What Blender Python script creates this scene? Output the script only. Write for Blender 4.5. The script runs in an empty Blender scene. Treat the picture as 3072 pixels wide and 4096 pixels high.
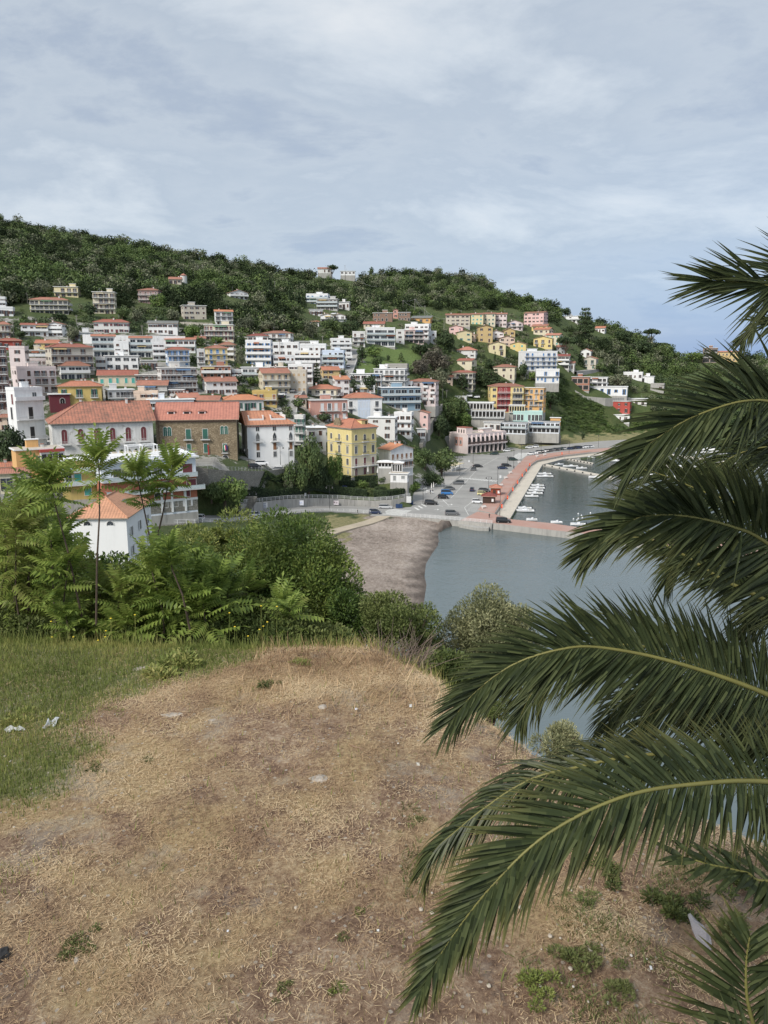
import bpy, bmesh, math, random
import numpy as np
from mathutils import Vector, Matrix, noise
random.seed(7); np.random.seed(7)
C = bpy.context.scene
COL = C.collection
F, CX, CY = 3072., 1536., 2048.
PIT = math.radians(11.2); SP, CP = math.sin(PIT), math.cos(PIT)
CZ = 50.0
R = math.radians
# ------------------------------------------------------------ camera geometry
def ray(px, py):
    a = (px-CX)/F; b = (CY-py)/F
    return Vector((a, CP+b*SP, -SP+b*CP))
def at(px, py, Y):
    r = ray(px, py); return Vector((0, 0, CZ)) + r*(Y/r.y)
def onz(px, py, z):
    r = ray(px, py); return Vector((0, 0, CZ)) + r*((z-CZ)/r.z)
def proj(X, Y, Z):
    z = Z-CZ; f = Y*CP - z*SP; u = Y*SP + z*CP
    return CX+F*X/f, CY-F*u/f
cam = bpy.data.cameras.new('camera'); co = bpy.data.objects.new('camera', cam); COL.objects.link(co)
co.location = (0, 0, CZ); co.rotation_euler = (math.pi/2-PIT, 0, 0)
cam.sensor_fit = 'HORIZONTAL'; cam.sensor_width = 36; cam.lens = 36; cam.clip_end = 30000; cam.clip_start = .05
C.camera = co
C.view_settings.view_transform = 'Standard'; C.view_settings.look = 'None'; C.view_settings.gamma = 1
C.view_settings.exposure = 0.42
# ------------------------------------------------------------ node helpers
def newmat(name):
    m = bpy.data.materials.new(name); m.use_nodes = True
    nt = m.node_tree; b = nt.nodes['Principled BSDF']
    return m, nt, b
def N(nt, t, **k):
    n = nt.nodes.new(t)
    for a, v in k.items():
        if a in n.inputs: n.inputs[a].default_value = v
        else: setattr(n, a, v)
    return n
def ramp(nt, fac, stops):
    r = nt.nodes.new('ShaderNodeValToRGB'); nt.links.new(fac, r.inputs[0])
    e = r.color_ramp.elements
    while len(e) < len(stops): e.new(.5)
    for i, (p, c) in enumerate(stops):
        e[i].position = p; e[i].color = (c[0], c[1], c[2], 1) if len(c) >= 3 else (c[0],)*3+(1,)
    return r.outputs[0]
def mixc(nt, f, a, b, mode='MIX'):
    m = nt.nodes.new('ShaderNodeMix'); m.data_type = 'RGBA'; m.blend_type = mode
    for s, v in ((m.inputs[0], f), (m.inputs[6], a), (m.inputs[7], b)):
        if hasattr(v, 'links'): nt.links.new(v, s)
        elif isinstance(v, (int, float)): s.default_value = v
        else: s.default_value = (v[0], v[1], v[2], 1)
    return m.outputs[2]
def mth(nt, op, a, b=0., c=None):
    m = nt.nodes.new('ShaderNodeMath'); m.operation = op
    for i, v in enumerate((a, b) if c is None else (a, b, c)):
        if hasattr(v, 'links'): nt.links.new(v, m.inputs[i])
        else: m.inputs[i].default_value = v
    return m.outputs[0]
def coords(nt, kind='Object', scale=(1, 1, 1)):
    t = nt.nodes.new('ShaderNodeTexCoord'); mp = nt.nodes.new('ShaderNodeMapping')
    mp.inputs['Scale'].default_value = scale; nt.links.new(t.outputs[kind], mp.inputs[0]); return mp.outputs[0]
def wpos(nt, scale=(1, 1, 1)):
    t = nt.nodes.new('ShaderNodeNewGeometry'); mp = nt.nodes.new('ShaderNodeMapping')
    mp.inputs['Scale'].default_value = scale; nt.links.new(t.outputs['Position'], mp.inputs[0]); return mp.outputs[0]
def noi(nt, vec, scale, detail=4, rough=.6):
    n = N(nt, 'ShaderNodeTexNoise', Scale=scale, Detail=detail, Roughness=rough); nt.links.new(vec, n.inputs['Vector']); return n.outputs['Fac']
def bump(nt, b, h, dist, st=1.):
    n = N(nt, 'ShaderNodeBump', Strength=st, Distance=dist); nt.links.new(h, n.inputs['Height']); nt.links.new(n.outputs[0], b.inputs['Normal'])
MC = {}
def lin(*c): return tuple(c)
WALLS = dict(white=(.80, .80, .79), offwhite=(.70, .69, .66), cream=(.70, .62, .44), beige=(.58, .52, .42), grey=(.47, .46, .43),
    palegrey=(.6, .6, .59), yellow=(.78, .60, .22), paleyellow=(.76, .65, .36), mustard=(.56, .41, .11), orange=(.76, .42, .13), ochre=(.62, .44, .18),
    pink=(.76, .50, .46), palepink=(.74, .62, .60), salmon=(.64, .32, .25), mauve=(.36, .22, .20), maroon=(.15, .018, .03), red=(.45, .055, .035), crimson=(.34,.03,.03),
    blue=(.23, .36, .46), paleblue=(.60, .69, .82), bluewhite=(.72, .77, .84), peach=(.74, .56, .42), brick=(.42, .17, .10), brown=(.28, .17, .12),
    palazzo=(.76, .62, .24), darkwood=(.09, .06, .05), teal=(.08,.32,.27), concrete=(.40,.385,.35), seafoam=(.45,.68,.62))
def wall(c, dirt=.36):
    k = ('w', c, dirt)
    if k in MC: return MC[k]
    m, nt, b = newmat('wall_'+c); col = WALLS[c]; g_ = sum(col)/3; col = tuple(x*.86+g_*.14 for x in col)
    v = coords(nt); v2 = coords(nt, 'Object', (1.3, 1.3, .16))
    g = tuple(x*.5+.05 for x in col)
    n1 = ramp(nt, noi(nt, v, .35, 5), [(.35, (0,)), (.75, (1,))]); n2 = ramp(nt, noi(nt, v2, 1.0, 5, .7), [(.48, (0,)), (.72, (1,))])
    f = mth(nt, 'MULTIPLY', mth(nt, 'ADD', mth(nt, 'MULTIPLY', n1, .4), n2), dirt)
    nt.links.new(mixc(nt, f, col, g), b.inputs['Base Color']); b.inputs['Roughness'].default_value = .85
    bump(nt, b, noi(nt, v, 6, 3), .02, .3); MC[k] = m; return m
def plain(name, col, rough=.6, metal=0, var=.15, sc=3.):
    k = ('p', name)
    if k in MC: return MC[k]
    m, nt, b = newmat(name)
    f = ramp(nt, noi(nt, coords(nt), sc, 4), [(.3, (0,)), (.7, (1,))])
    nt.links.new(mixc(nt, f, tuple(x*(1-var) for x in col), tuple(min(1, x*(1+var)) for x in col)), b.inputs['Base Color'])
    b.inputs['Roughness'].default_value = rough; b.inputs['Metallic'].default_value = metal; MC[k] = m; return m
def tiles(name, col, dark, pitch=.5, mott=.6):
    k = ('t', name)
    if k in MC: return MC[k]
    m, nt, b = newmat(name)
    t = nt.nodes.new('ShaderNodeTexCoord'); s = nt.nodes.new('ShaderNodeSeparateXYZ'); nt.links.new(t.outputs['Object'], s.inputs[0])
    sn = nt.nodes.new('ShaderNodeSeparateXYZ'); nt.links.new(t.outputs['Normal'], sn.inputs[0])
    g = mth(nt, 'GREATER_THAN', mth(nt, 'ABSOLUTE', sn.outputs[0]), mth(nt, 'ABSOLUTE', sn.outputs[1]))
    x = mth(nt, 'ADD', mth(nt, 'MULTIPLY', s.outputs[1], g), mth(nt, 'MULTIPLY', s.outputs[0], mth(nt, 'SUBTRACT', 1, g)))
    w1 = mth(nt, 'ABSOLUTE', mth(nt, 'SINE', mth(nt, 'MULTIPLY', x, math.pi/pitch)))
    w2 = mth(nt, 'ABSOLUTE', mth(nt, 'SINE', mth(nt, 'MULTIPLY', s.outputs[2], math.pi/(pitch*.55))))
    vo = N(nt, 'ShaderNodeTexVoronoi', Scale=1.0/pitch*1.2); nt.links.new(t.outputs['Object'], vo.inputs['Vector'])
    big = noi(nt, t.outputs['Object'], .45, 5, .65)
    sep = nt.nodes.new('ShaderNodeSeparateColor'); nt.links.new(vo.outputs['Color'], sep.inputs[0])
    lo = mth(nt, 'MULTIPLY', mth(nt, 'LESS_THAN', w1, .3), .45)
    lo = mth(nt, 'MAXIMUM', lo, mth(nt, 'MULTIPLY', mth(nt, 'LESS_THAN', w2, .2), .3))
    f = mth(nt, 'ADD', lo, mth(nt, 'MULTIPLY', sep.outputs[0], .35*mott))
    f = mth(nt, 'ADD', f, mth(nt, 'MULTIPLY', ramp(nt, big, [(.42, (0,)), (.72, (1,))]), .7*mott))
    nt.links.new(mixc(nt, f, col, dark), b.inputs['Base Color']); b.inputs['Roughness'].default_value = .85
    bump(nt, b, w1, .06, .8); MC[k] = m; return m
ROOFS = dict(orange=((.50, .20, .12), (.25, .115, .08)), red=((.37, .13, .09), (.19, .08, .06)), brown=((.34, .15, .10), (.15, .085, .065)),
    old=((.44, .19, .13), (.15, .09, .07)), salmon=((.50, .22, .15), (.30, .13, .095)), bright=((.58, .25, .13), (.34, .15, .09)), terra=((.58, .30, .18), (.30, .16, .10)), greyroof=((.20, .21, .20), (.11, .12, .11)),darkred=((.27,.075,.06),(.13,.05,.045)))
def roofmat(c):
    if c in ('white', 'greyslab', 'tanslab', 'darkslab'):
        return plain('slab_'+c, dict(white=(.74, .75, .75), greyslab=(.42, .42, .41), tanslab=(.48, .43, .36), darkslab=(.11, .12, .13))[c], .85, 0, .14, 1.2)
    if c == 'bigred': return tiles('roof_bigred', (.50, .21, .15), (.26, .11, .085), .9, .6)
    if c == 'bigold': return tiles('roof_bigold', (.46, .19, .125), (.17, .10, .075), .9, .9)
    if c == 'bigorange': return tiles('roof_bigorange', (.52, .24, .14), (.25, .115, .08), 1.1, .5)
    a, d = ROOFS[c]; return tiles('roof_'+c, a, d)
def glassm():
    k = 'glass'
    if k in MC: return MC[k]
    m, nt, b = newmat('window_glass'); v = coords(nt)
    oi = nt.nodes.new('ShaderNodeObjectInfo')
    nt.links.new(ramp(nt, oi.outputs['Random'], [(0, (.012, .014, .016)), (.5, (.03, .034, .04)), (.8, (.07, .08, .09)), (1, (.16, .16, .15))]), b.inputs['Base Color'])
    b.inputs['Roughness'].default_value = .12; MC[k] = m; return m
DARK = plain('dark_fill', (.018, .017, .016), .9)  # near-black fill; painted shadow where an opening has no depth
WHITEP = plain('white_paint', (.78, .78, .77), .5, 0, .06)
# ------------------------------------------------------------ mesh builder
class MB:
    def __init__(s): s.v = []; s.f = []; s.m = []; s.mats = []
    def mi(s, m):
        if m not in s.mats: s.mats.append(m)
        return s.mats.index(m)
    def poly(s, pts, m, T=None):
        i = len(s.v); s.v += [tuple(T @ Vector(p)) if T else tuple(p) for p in pts]; s.f.append(tuple(range(i, i+len(pts)))); s.m.append(s.mi(m)); return s
    def mesh(s, vs, fs, m, T=None):
        i = len(s.v); s.v += [tuple(T @ Vector(p)) if T else tuple(p) for p in vs]; k = s.mi(m)
        for f in fs: s.f.append(tuple(j+i for j in f)); s.m.append(k)
        return s
    def box(s, x0, x1, y0, y1, z0, z1, m, T=None):
        return s.mesh([(x0, y0, z0), (x1, y0, z0), (x1, y1, z0), (x0, y1, z0), (x0, y0, z1), (x1, y0, z1), (x1, y1, z1), (x0, y1, z1)],
            [(0, 3, 2, 1), (4, 5, 6, 7), (0, 1, 5, 4), (1, 2, 6, 5), (2, 3, 7, 6), (3, 0, 4, 7)], m, T)
    def tube(s, pts, rs, m, n=6, T=None, cap=True):
        if not isinstance(rs, (list, tuple)): rs = [rs]*len(pts)
        vs = []; fs = []; P = [Vector(p) for p in pts]
        for i, p in enumerate(P):
            t = (P[min(i+1, len(P)-1)]-P[max(i-1, 0)])
            t = t.normalized() if t.length > 1e-9 else Vector((0, 0, 1))
            a = t.cross(Vector((0, 0, 1))) if abs(t.z) < .95 else t.cross(Vector((1, 0, 0)))
            a.normalize(); b2 = t.cross(a)
            for k in range(n):
                w = 2*math.pi*k/n; vs.append(p+(a*math.cos(w)+b2*math.sin(w))*rs[i])
        for i in range(len(P)-1):
            for k in range(n):
                k2 = (k+1) % n; fs.append((i*n+k, i*n+k2, (i+1)*n+k2, (i+1)*n+k))
        if cap: fs.append(tuple(range(n-1, -1, -1))); fs.append(tuple((len(P)-1)*n+k for k in range(n)))
        return s.mesh(vs, fs, m, T)
    def lathe(s, prof, m, n=12, T=None):
        return s.tube([(0, 0, z) for r, z in prof], [r for r, z in prof], m, n, T)
    def prism(s, pts, z0, z1, m, mtop=None, T=None):       # plan polygon extruded
        n = len(pts)
        ar = sum(pts[i][0]*pts[(i+1) % n][1]-pts[(i+1) % n][0]*pts[i][1] for i in range(n))
        if ar < 0: pts = pts[::-1]
        zt = z1 if isinstance(z1, (list, tuple)) else [z1]*n
        if ar < 0 and isinstance(z1, (list, tuple)): zt = zt[::-1]
        vs = [(p[0], p[1], z0) for p in pts]+[(p[0], p[1], zt[i]) for i, p in enumerate(pts)]
        s.mesh(vs, [(i, (i+1) % n, n+(i+1) % n, n+i) for i in range(n)]+[tuple(range(n-1, -1, -1))], m, T)
        return s.mesh(vs[n:], [tuple(range(n))], mtop or m, T)
    def data(s, name, smooth=False):
        me = bpy.data.meshes.new(name); me.from_pydata(s.v, [], s.f)
        for m in s.mats: me.materials.append(m)
        me.polygons.foreach_set('material_index', s.m)
        if smooth: me.polygons.foreach_set('use_smooth', [True]*len(s.f))
        me.update(); return me
    def build(s, name, parent=None, smooth=False, loc=None, rot=None):
        return link(name, s.data(name, smooth), parent, loc, rot)
def link(name, me, parent=None, loc=None, rot=None):
    o = bpy.data.objects.new(name, me); COL.objects.link(o)
    if parent: o.parent = parent
    if loc is not None: o.location = loc
    if rot is not None: o.rotation_euler = rot
    return o
def npmesh(name, V, nper, mats, F4=None, midx=None, smooth=False):
    me = bpy.data.meshes.new(name); V = np.asarray(V, np.float32).reshape(-1, 3)
    nv = len(V); idx = np.arange(nv, dtype=np.int32) if F4 is None else np.asarray(F4, np.int32).ravel()
    nf = len(idx)//nper
    me.vertices.add(nv); me.vertices.foreach_set('co', V.ravel())
    me.loops.add(len(idx)); me.loops.foreach_set('vertex_index', idx)
    me.polygons.add(nf); me.polygons.foreach_set('loop_start', np.arange(0, len(idx), nper, dtype=np.int32))
    me.polygons.foreach_set('loop_total', np.full(nf, nper, np.int32))
    for m in mats: me.materials.append(m)
    if midx is not None: me.polygons.foreach_set('material_index', np.asarray(midx, np.int32))
    if smooth: me.polygons.foreach_set('use_smooth', np.ones(nf, bool))
    me.update(calc_edges=True); return me
def empty(name, loc, rz=0, label=None, cat=None, group=None):
    o = bpy.data.objects.new(name, None); COL.objects.link(o); o.location = loc; o.rotation_euler = (0, 0, rz); o.empty_display_size = .2
    return tag(o, label, cat, group)
def tag(o, label=None, cat=None, group=None, kind=None):
    if label: o['label'] = label
    if cat: o['category'] = cat
    if group: o['group'] = group
    if kind: o['kind'] = kind
    return o
KIDS = {}
def copy_tree(o, parent=None):
    c = o.copy(); COL.objects.link(c); c.parent = parent
    if parent is None:
        for k in ('label',):
            if k in c: del c[k]
    for ch in o.children: copy_tree(ch, c)
    return c
def gstruct(name, mb): return tag(mb.build(name), kind='structure')
# ------------------------------------------------------------ world and sun
w = bpy.data.worlds.new('World'); C.world = w; w.use_nodes = True; nt = w.node_tree; nt.nodes.clear()
SUNEL, SUNAZ = 42, -140     # azimuth measured from +Y clockwise; behind-left of the camera
sky = nt.nodes.new('ShaderNodeTexSky'); sky.sky_type = 'NISHITA'; sky.sun_disc = False
sky.sun_elevation = R(SUNEL); sky.sun_rotation = R(SUNAZ); sky.dust_density = 1.5; sky.ozone_density = 2.0
tc = nt.nodes.new('ShaderNodeTexCoord'); sp = nt.nodes.new('ShaderNodeSeparateXYZ'); nt.links.new(tc.outputs['Generated'], sp.inputs[0])
zz = mth(nt, 'ADD', mth(nt, 'MAXIMUM', sp.outputs[2], 0.), .24)
cb = nt.nodes.new('ShaderNodeCombineXYZ'); nt.links.new(mth(nt, 'DIVIDE', sp.outputs[0], zz), cb.inputs[0]); nt.links.new(mth(nt, 'DIVIDE', sp.outputs[1], zz), cb.inputs[1])
mp = nt.nodes.new('ShaderNodeMapping'); mp.inputs['Scale'].default_value = (.75, .95, 1); mp.inputs['Rotation'].default_value = (0, 0, R(-14)); mp.inputs['Location'].default_value = (3.1, 1.7, 0); nt.links.new(cb.outputs[0], mp.inputs[0])
n1 = N(nt, 'ShaderNodeTexNoise', Scale=2.1, Detail=10, Roughness=.62, Distortion=.25); nt.links.new(mp.outputs[0], n1.inputs['Vector'])
n2 = N(nt, 'ShaderNodeTexNoise', Scale=.7, Detail=5, Roughness=.5, Distortion=.3); nt.links.new(mp.outputs[0], n2.inputs['Vector'])
cover = mth(nt, 'ADD', mth(nt, 'MULTIPLY', n1.outputs['Fac'], .65), mth(nt, 'MULTIPLY', n2.outputs['Fac'], .45))
cloud = ramp(nt, cover, [(.38, (.36, .425, .54)), (.45, (.43, .49, .575)), (.50, (.53, .585, .645)), (.55, (.485, .545, .615)), (.63, (.64, .69, .735)), (.74, (.80, .82, .83))])
hz = ramp(nt, mth(nt, 'ADD', sp.outputs[2], mth(nt, 'MULTIPLY', mth(nt, 'SUBTRACT', n1.outputs['Fac'], .5), .07)), [(0.0, (1,)), (.055, (.75,)), (.15, (.18,)), (.26, (0,))])
xr = ramp(nt, mth(nt, 'DIVIDE', sp.outputs[0], mth(nt, 'MAXIMUM', sp.outputs[1], .2)), [(-.15, (.35,)), (.5, (1,))])
base = mixc(nt, mth(nt, 'MULTIPLY', mth(nt, 'MULTIPLY', hz, xr), .95), cloud, (.25, .40, .70))
bgc = N(nt, 'ShaderNodeBackground', Strength=.69); nt.links.new(base, bgc.inputs[0])
bgs = N(nt, 'ShaderNodeBackground', Strength=.02); nt.links.new(sky.outputs[0], bgs.inputs[0])
ad = nt.nodes.new('ShaderNodeAddShader'); nt.links.new(bgc.outputs[0], ad.inputs[0]); nt.links.new(bgs.outputs[0], ad.inputs[1])
ow = nt.nodes.new('ShaderNodeOutputWorld'); nt.links.new(ad.outputs[0], ow.inputs[0])
sl = bpy.data.lights.new('sun', 'SUN'); sl.energy = 2.8; sl.angle = R(18); sl.color = (1, .95, .88)
so = bpy.data.objects.new('sun', sl); COL.objects.link(so)
d = Vector((math.sin(R(SUNAZ))*math.cos(R(SUNEL)), math.cos(R(SUNAZ))*math.cos(R(SUNEL)), math.sin(R(SUNEL))))
so.rotation_euler = (-d).to_track_quat('-Z', 'Y').to_euler(); so.location = (0, -50, 150)
# ------------------------------------------------------------ terrain
def zc(px, lst):        # (py,Y) or ('z',z,Y)
    out = []
    for e in lst:
        if e[0] == 'z': out.append((e[2], e[1]))
        else: out.append((e[1], at(px, e[0], e[1]).z))
    return out
TAIL = lambda Y, z: [('z', z-25, Y+120), ('z', z-110, Y+500), ('z', -20, Y+1200), ('z', -20, 9000)]
ST = []
def station(px, near, lst):
    e = lst[-1]; zt = at(px, e[0], e[1]).z
    pts = zc(px, near+lst+TAIL(e[1], zt)); pts = [(0, pts[0][1])]+pts
    ST.append(((px-CX)/F/(CP+.1*SP), [p[0] for p in pts], [p[1] for p in pts]))
L = [('z', 10, 60), ('z', 10, 200)]
station(-900, L, [(1850, 225), (1600, 275), (1400, 335), (1200, 430), (1000, 600), (828, 800)])
station(0, L, [(1850, 218), (1700, 250), (1600, 275), (1500, 300), (1400, 335), (1300, 375), (1200, 430), (1100, 510), (1000, 610), (878, 760)])
station(500, [('z', 10, 60), ('z', 10, 203)], [(1862, 207), (1835, 232), (1700, 255), (1600, 280), (1500, 315), (1400, 350), (1300, 400), (1200, 460), (1100, 560), (1000, 690), (975, 760)])
station(850, [('z', 9, 60), ('z', 9, 204), ('z', 12, 206)], [(1882, 208), (1835, 232), (1700, 262), (1600, 292), (1500, 325), (1400, 368), (1300, 425), (1200, 500), (1100, 630), (1040, 750)])
station(1050, [('z', 5, 60), ('z', 6.2, 226), ('z', 8, 229)], [(1887, 234), (1850, 243), (1836, 258), (1700, 285), (1600, 312), (1500, 345), (1400, 388), (1300, 447), (1200, 540), (1100, 690), (1070, 760)])
station(1180, [('z', 2, 60), ('z', 4.4, 239), ('z', 8, 243)], [(1872, 249), (1845, 254), (1834, 266), (1700, 291), (1600, 318), (1500, 355), (1400, 401), (1300, 463), (1200, 560), (1110, 730)])
station(1300, [('z', 1, 60), ('z', 1.0, 170), ('z', 2.6, 220), ('z', 3.0, 248), ('z', 5.8, 251)], [(1900, 264), (1800, 290), (1700, 310), (1600, 335), (1500, 372), (1400, 425), (1300, 490), (1200, 590), (1110, 760)])
station(1500, [('z', -3, 60), ('z', .5, 160), ('z', 1.0, 170), ('z', 1.5, 240), ('z', 1.6, 251.5), ('z', 4.0, 254)], [(1905, 268), (1850, 285), (1700, 330), (1600, 360), (1500, 405), (1400, 455), (1300, 520), (1200, 640), (1110, 820)])
station(1590, [('z', -3, 60), ('z', .5, 160), ('z', 1.5, 252), ('z', 4.5, 255)], [(1925, 262), (1905, 275), (1850, 300), (1700, 342), (1600, 375), (1500, 420), (1400, 470), (1300, 530), (1200, 645), (1100, 825)])
station(1655, [('z', -3, 60), ('z', .5, 160), ('z', 1.5, 230), ('z', 1.5, 280), ('z', 3, 292)], [(1850, 312), (1700, 350), (1600, 390), (1500, 430), (1400, 480), (1300, 540), (1200, 650), (1100, 830)])
station(1745, [('z', -3, 60), ('z', 1.5, 200), ('z', 1.5, 345), ('z', 4, 372)], [(1765, 395), (1700, 412), (1600, 432), (1500, 462), (1400, 505), (1300, 560), (1200, 660), (1100, 840)])
station(1800, [('z', -3, 60), ('z', 1.5, 200), ('z', 1.5, 424)], [(1748, 432), (1700, 440), (1600, 455), (1500, 475), (1400, 515), (1300, 570), (1200, 670), (1105, 845)])
station(1900, [('z', -3, 60), ('z', 1.5, 210), ('z', 1.5, 432)], [(1755, 438), (1700, 450), (1600, 465), (1500, 490), (1400, 530), (1300, 590), (1200, 690), (1120, 850)])
station(2150, [('z', -3, 60), ('z', 1.5, 250), ('z', 1.5, 468)], [(1740, 472), (1700, 478), (1600, 492), (1500, 518), (1400, 560), (1300, 630), (1228, 720)])
station(2350, [('z', -3, 60), ('z', 1.5, 300), ('z', 1.5, 500)], [(1735, 506), (1700, 512), (1600, 528), (1500, 560), (1400, 620), (1305, 740)])
station(2550, [('z', -3, 60), ('z', 1.5, 400), ('z', 1.5, 515)], [(1720, 522), (1640, 535), (1560, 560), (1470, 620), (1390, 700), (1365, 740)])
station(2690, [('z', -3, 60), ('z', 1.5, 400), ('z', 1.5, 515)], [(1720, 522), (1640, 537), (1560, 565), (1500, 610), (1445, 690), (1440, 720)])
station(2900, [('z', -3, 60), ('z', 1.5, 400), ('z', 1.5, 520)], [(1720, 530), (1600, 550), (1500, 590), (1460, 640), (1440, 700)])
station(3700, [('z', -3, 60), ('z', 1.5, 400), ('z', 1.5, 520)], [(1720, 530), (1600, 550), (1500, 600), (1450, 700)])
SU = np.array([s[0] for s in ST])
# mound (near ground) edge in plan
EX = [-40, -14, -7.2, -3.5, -.2, 1.0, 1.6, 2.2, 2.8, 3.9, 5.2, 8, 14, 40]
EY = [17, 16.6, 16.0, 15.2, 14.5, 12.9, 11.6, 10.6, 9.9, 9.4, 8.6, 7.5, 5, 2]
# bay polygon in plan (water inside)
def pz(l, z=0): return [tuple(onz(x, y, z)[:2]) for x, y in l]
BAY = pz([(1838, 2092), (1777, 2116), (1757, 2132), (1763, 2166), (1728, 2215), (1704, 2255), (1698, 2305), (1706, 2340), (1690, 2450), (1620, 2640)]) + [(0, 70), (-40, 52), (-90, 20), (-400, -200), (900, -200), (1500, 300), (900, 505)] + \
      pz([(2700, 1772), (2560, 1800)], 0) + pz([(2385, 1833), (2253, 1843), (2172, 1868), (2040, 2095), (1990, 2112)], 0)
BP = np.array(BAY)
def sdf(X, Y):
    X = np.asarray(X, float); Y = np.asarray(Y, float); d = np.full(X.shape, 1e9); ins = np.zeros(X.shape, bool)
    for i in range(len(BP)):
        ax, ay = BP[i]; bx, by = BP[(i+1) % len(BP)]
        t = np.clip(((X-ax)*(bx-ax)+(Y-ay)*(by-ay))/((bx-ax)**2+(by-ay)**2+1e-9), 0, 1)
        d = np.minimum(d, np.hypot(X-ax-t*(bx-ax), Y-ay-t*(by-ay)))
        c = ((ay > Y) != (by > Y)) & (X < (bx-ax)*(Y-ay)/(by-ay+1e-12)+ax); ins ^= c
    return np.where(ins, -d, d)
def pY(px, Y, z):
    lo_, hi_ = 1500., 2600.
    for _ in range(40):
        m_ = (lo_+hi_)/2
        if at(px, m_, Y).z > z: lo_ = m_
        else: hi_ = m_
    return tuple(at(px, m_, Y))
RDL = [(-115, 183, 10), (-60, 193, 10)]+[pY(*a) for a in ((760, 195, 9.6), (900, 203, 8.1), (1000, 211.5, 6.8), (1100, 226, 5.4), (1200, 235.5, 4.2), (1300, 243, 3.0), (1400, 246.5, 2.2), (1500, 246.5, 1.6), (1580, 247, 1.5))]
def road_cut(X, Y, Z):
    d = np.full(X.shape, 1e9); zr = np.zeros(X.shape)
    for i in range(len(RDL)-1):
        ax, ay, az = RDL[i]; bx, by, bz = RDL[i+1]; t = np.clip(((X-ax)*(bx-ax)+(Y-ay)*(by-ay))/((bx-ax)**2+(by-ay)**2), 0, 1)
        q = np.hypot(X-ax-t*(bx-ax), Y-ay-t*(by-ay)); m = q < d; d = np.where(m, q, d); zr = np.where(m, az+t*(bz-az), zr)
    return np.where(d < 6.3, zr-.25, np.where((d < 12) & (Y < 262), np.clip(Z, zr-.25-(d-6.3)*.6, zr-.25+(d-6.3)*9.), Z))
def tzn(X, Y):
    X = np.asarray(X, float); Y = np.asarray(Y, float); u = np.clip(X/np.maximum(Y, .5), SU[0], SU[-1]-1e-6)
    i = np.clip(np.searchsorted(SU, u, 'right')-1, 0, len(SU)-2)
    t = (u-SU[i])/(SU[i+1]-SU[i]); t = np.where(Y < 300, t, t*t*(3-2*t)*.6+t*.4)
    Z = np.zeros(X.shape)
    for k in range(len(ST)):
        zk = np.interp(Y, ST[k][1], ST[k][2]); Z += np.where(i == k, zk*(1-t), 0)+np.where(i+1 == k, zk*t, 0)
    d = sdf(X, Y); sl = np.where((X > .075*Y) & (Y > 120), 2.5, .13)
    Z = np.where((Y < 520) | (d > 0), np.minimum(Z, np.where(d > 0, d*sl+np.maximum(0, d-16)*2.5, np.maximum(d*sl, -4))), Z)
    Z = np.where((X > .09*Y) & (Y > 180) & (Y < 520) & (np.abs(d) < 17), np.minimum(Z, .6), Z)
    if np.any((Y > 170) & (Y < 265)): Z = road_cut(X, Y, Z)
    ey = np.interp(X, EX, EY); e = Y-ey
    md = 44.5+.25*np.sin(X*.35+1)*np.clip((Y-4)/10, 0, 1)-.10*np.clip(X, 0, 9)**1.2*.5
    mound = np.where(e < 0, md-.35*np.exp(np.minimum(e, 0)/.8), md-.35-np.maximum(e, 0)*.86)
    return np.where(Y < 120, np.maximum(Z, mound), Z)
def tz(x, y): return float(tzn(np.array([x]), np.array([y]))[0])
GY = np.concatenate([np.arange(120, 460, .8), np.arange(460, 950, 1.6)])
def hit(px, py, lo=150):
    r = ray(px, py); X = r.x/r.y*GY; Zr = CZ+r.z/r.y*GY; Zt = tzn(X, GY)
    k = np.where((Zt >= Zr) & (GY >= lo))[0]
    if len(k) == 0: return GY[int(np.argmin(Zr-Zt))]
    return GY[k[0]]
def ground(px, py, lo=150):
    Y = hit(px, py, lo); r = ray(px, py); x = r.x/r.y*Y; return Vector((x, Y, tz(x, Y)))
def inpoly(x, y, P):
    x = np.asarray(x, float); y = np.asarray(y, float); c = np.zeros(x.shape, bool)
    for i in range(len(P)):
        ax, ay = P[i]; bx, by = P[(i+1) % len(P)]
        c ^= ((ay > y) != (by > y)) & (x < (bx-ax)*(y-ay)/(by-ay+1e-12)+ax)
    return c
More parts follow.
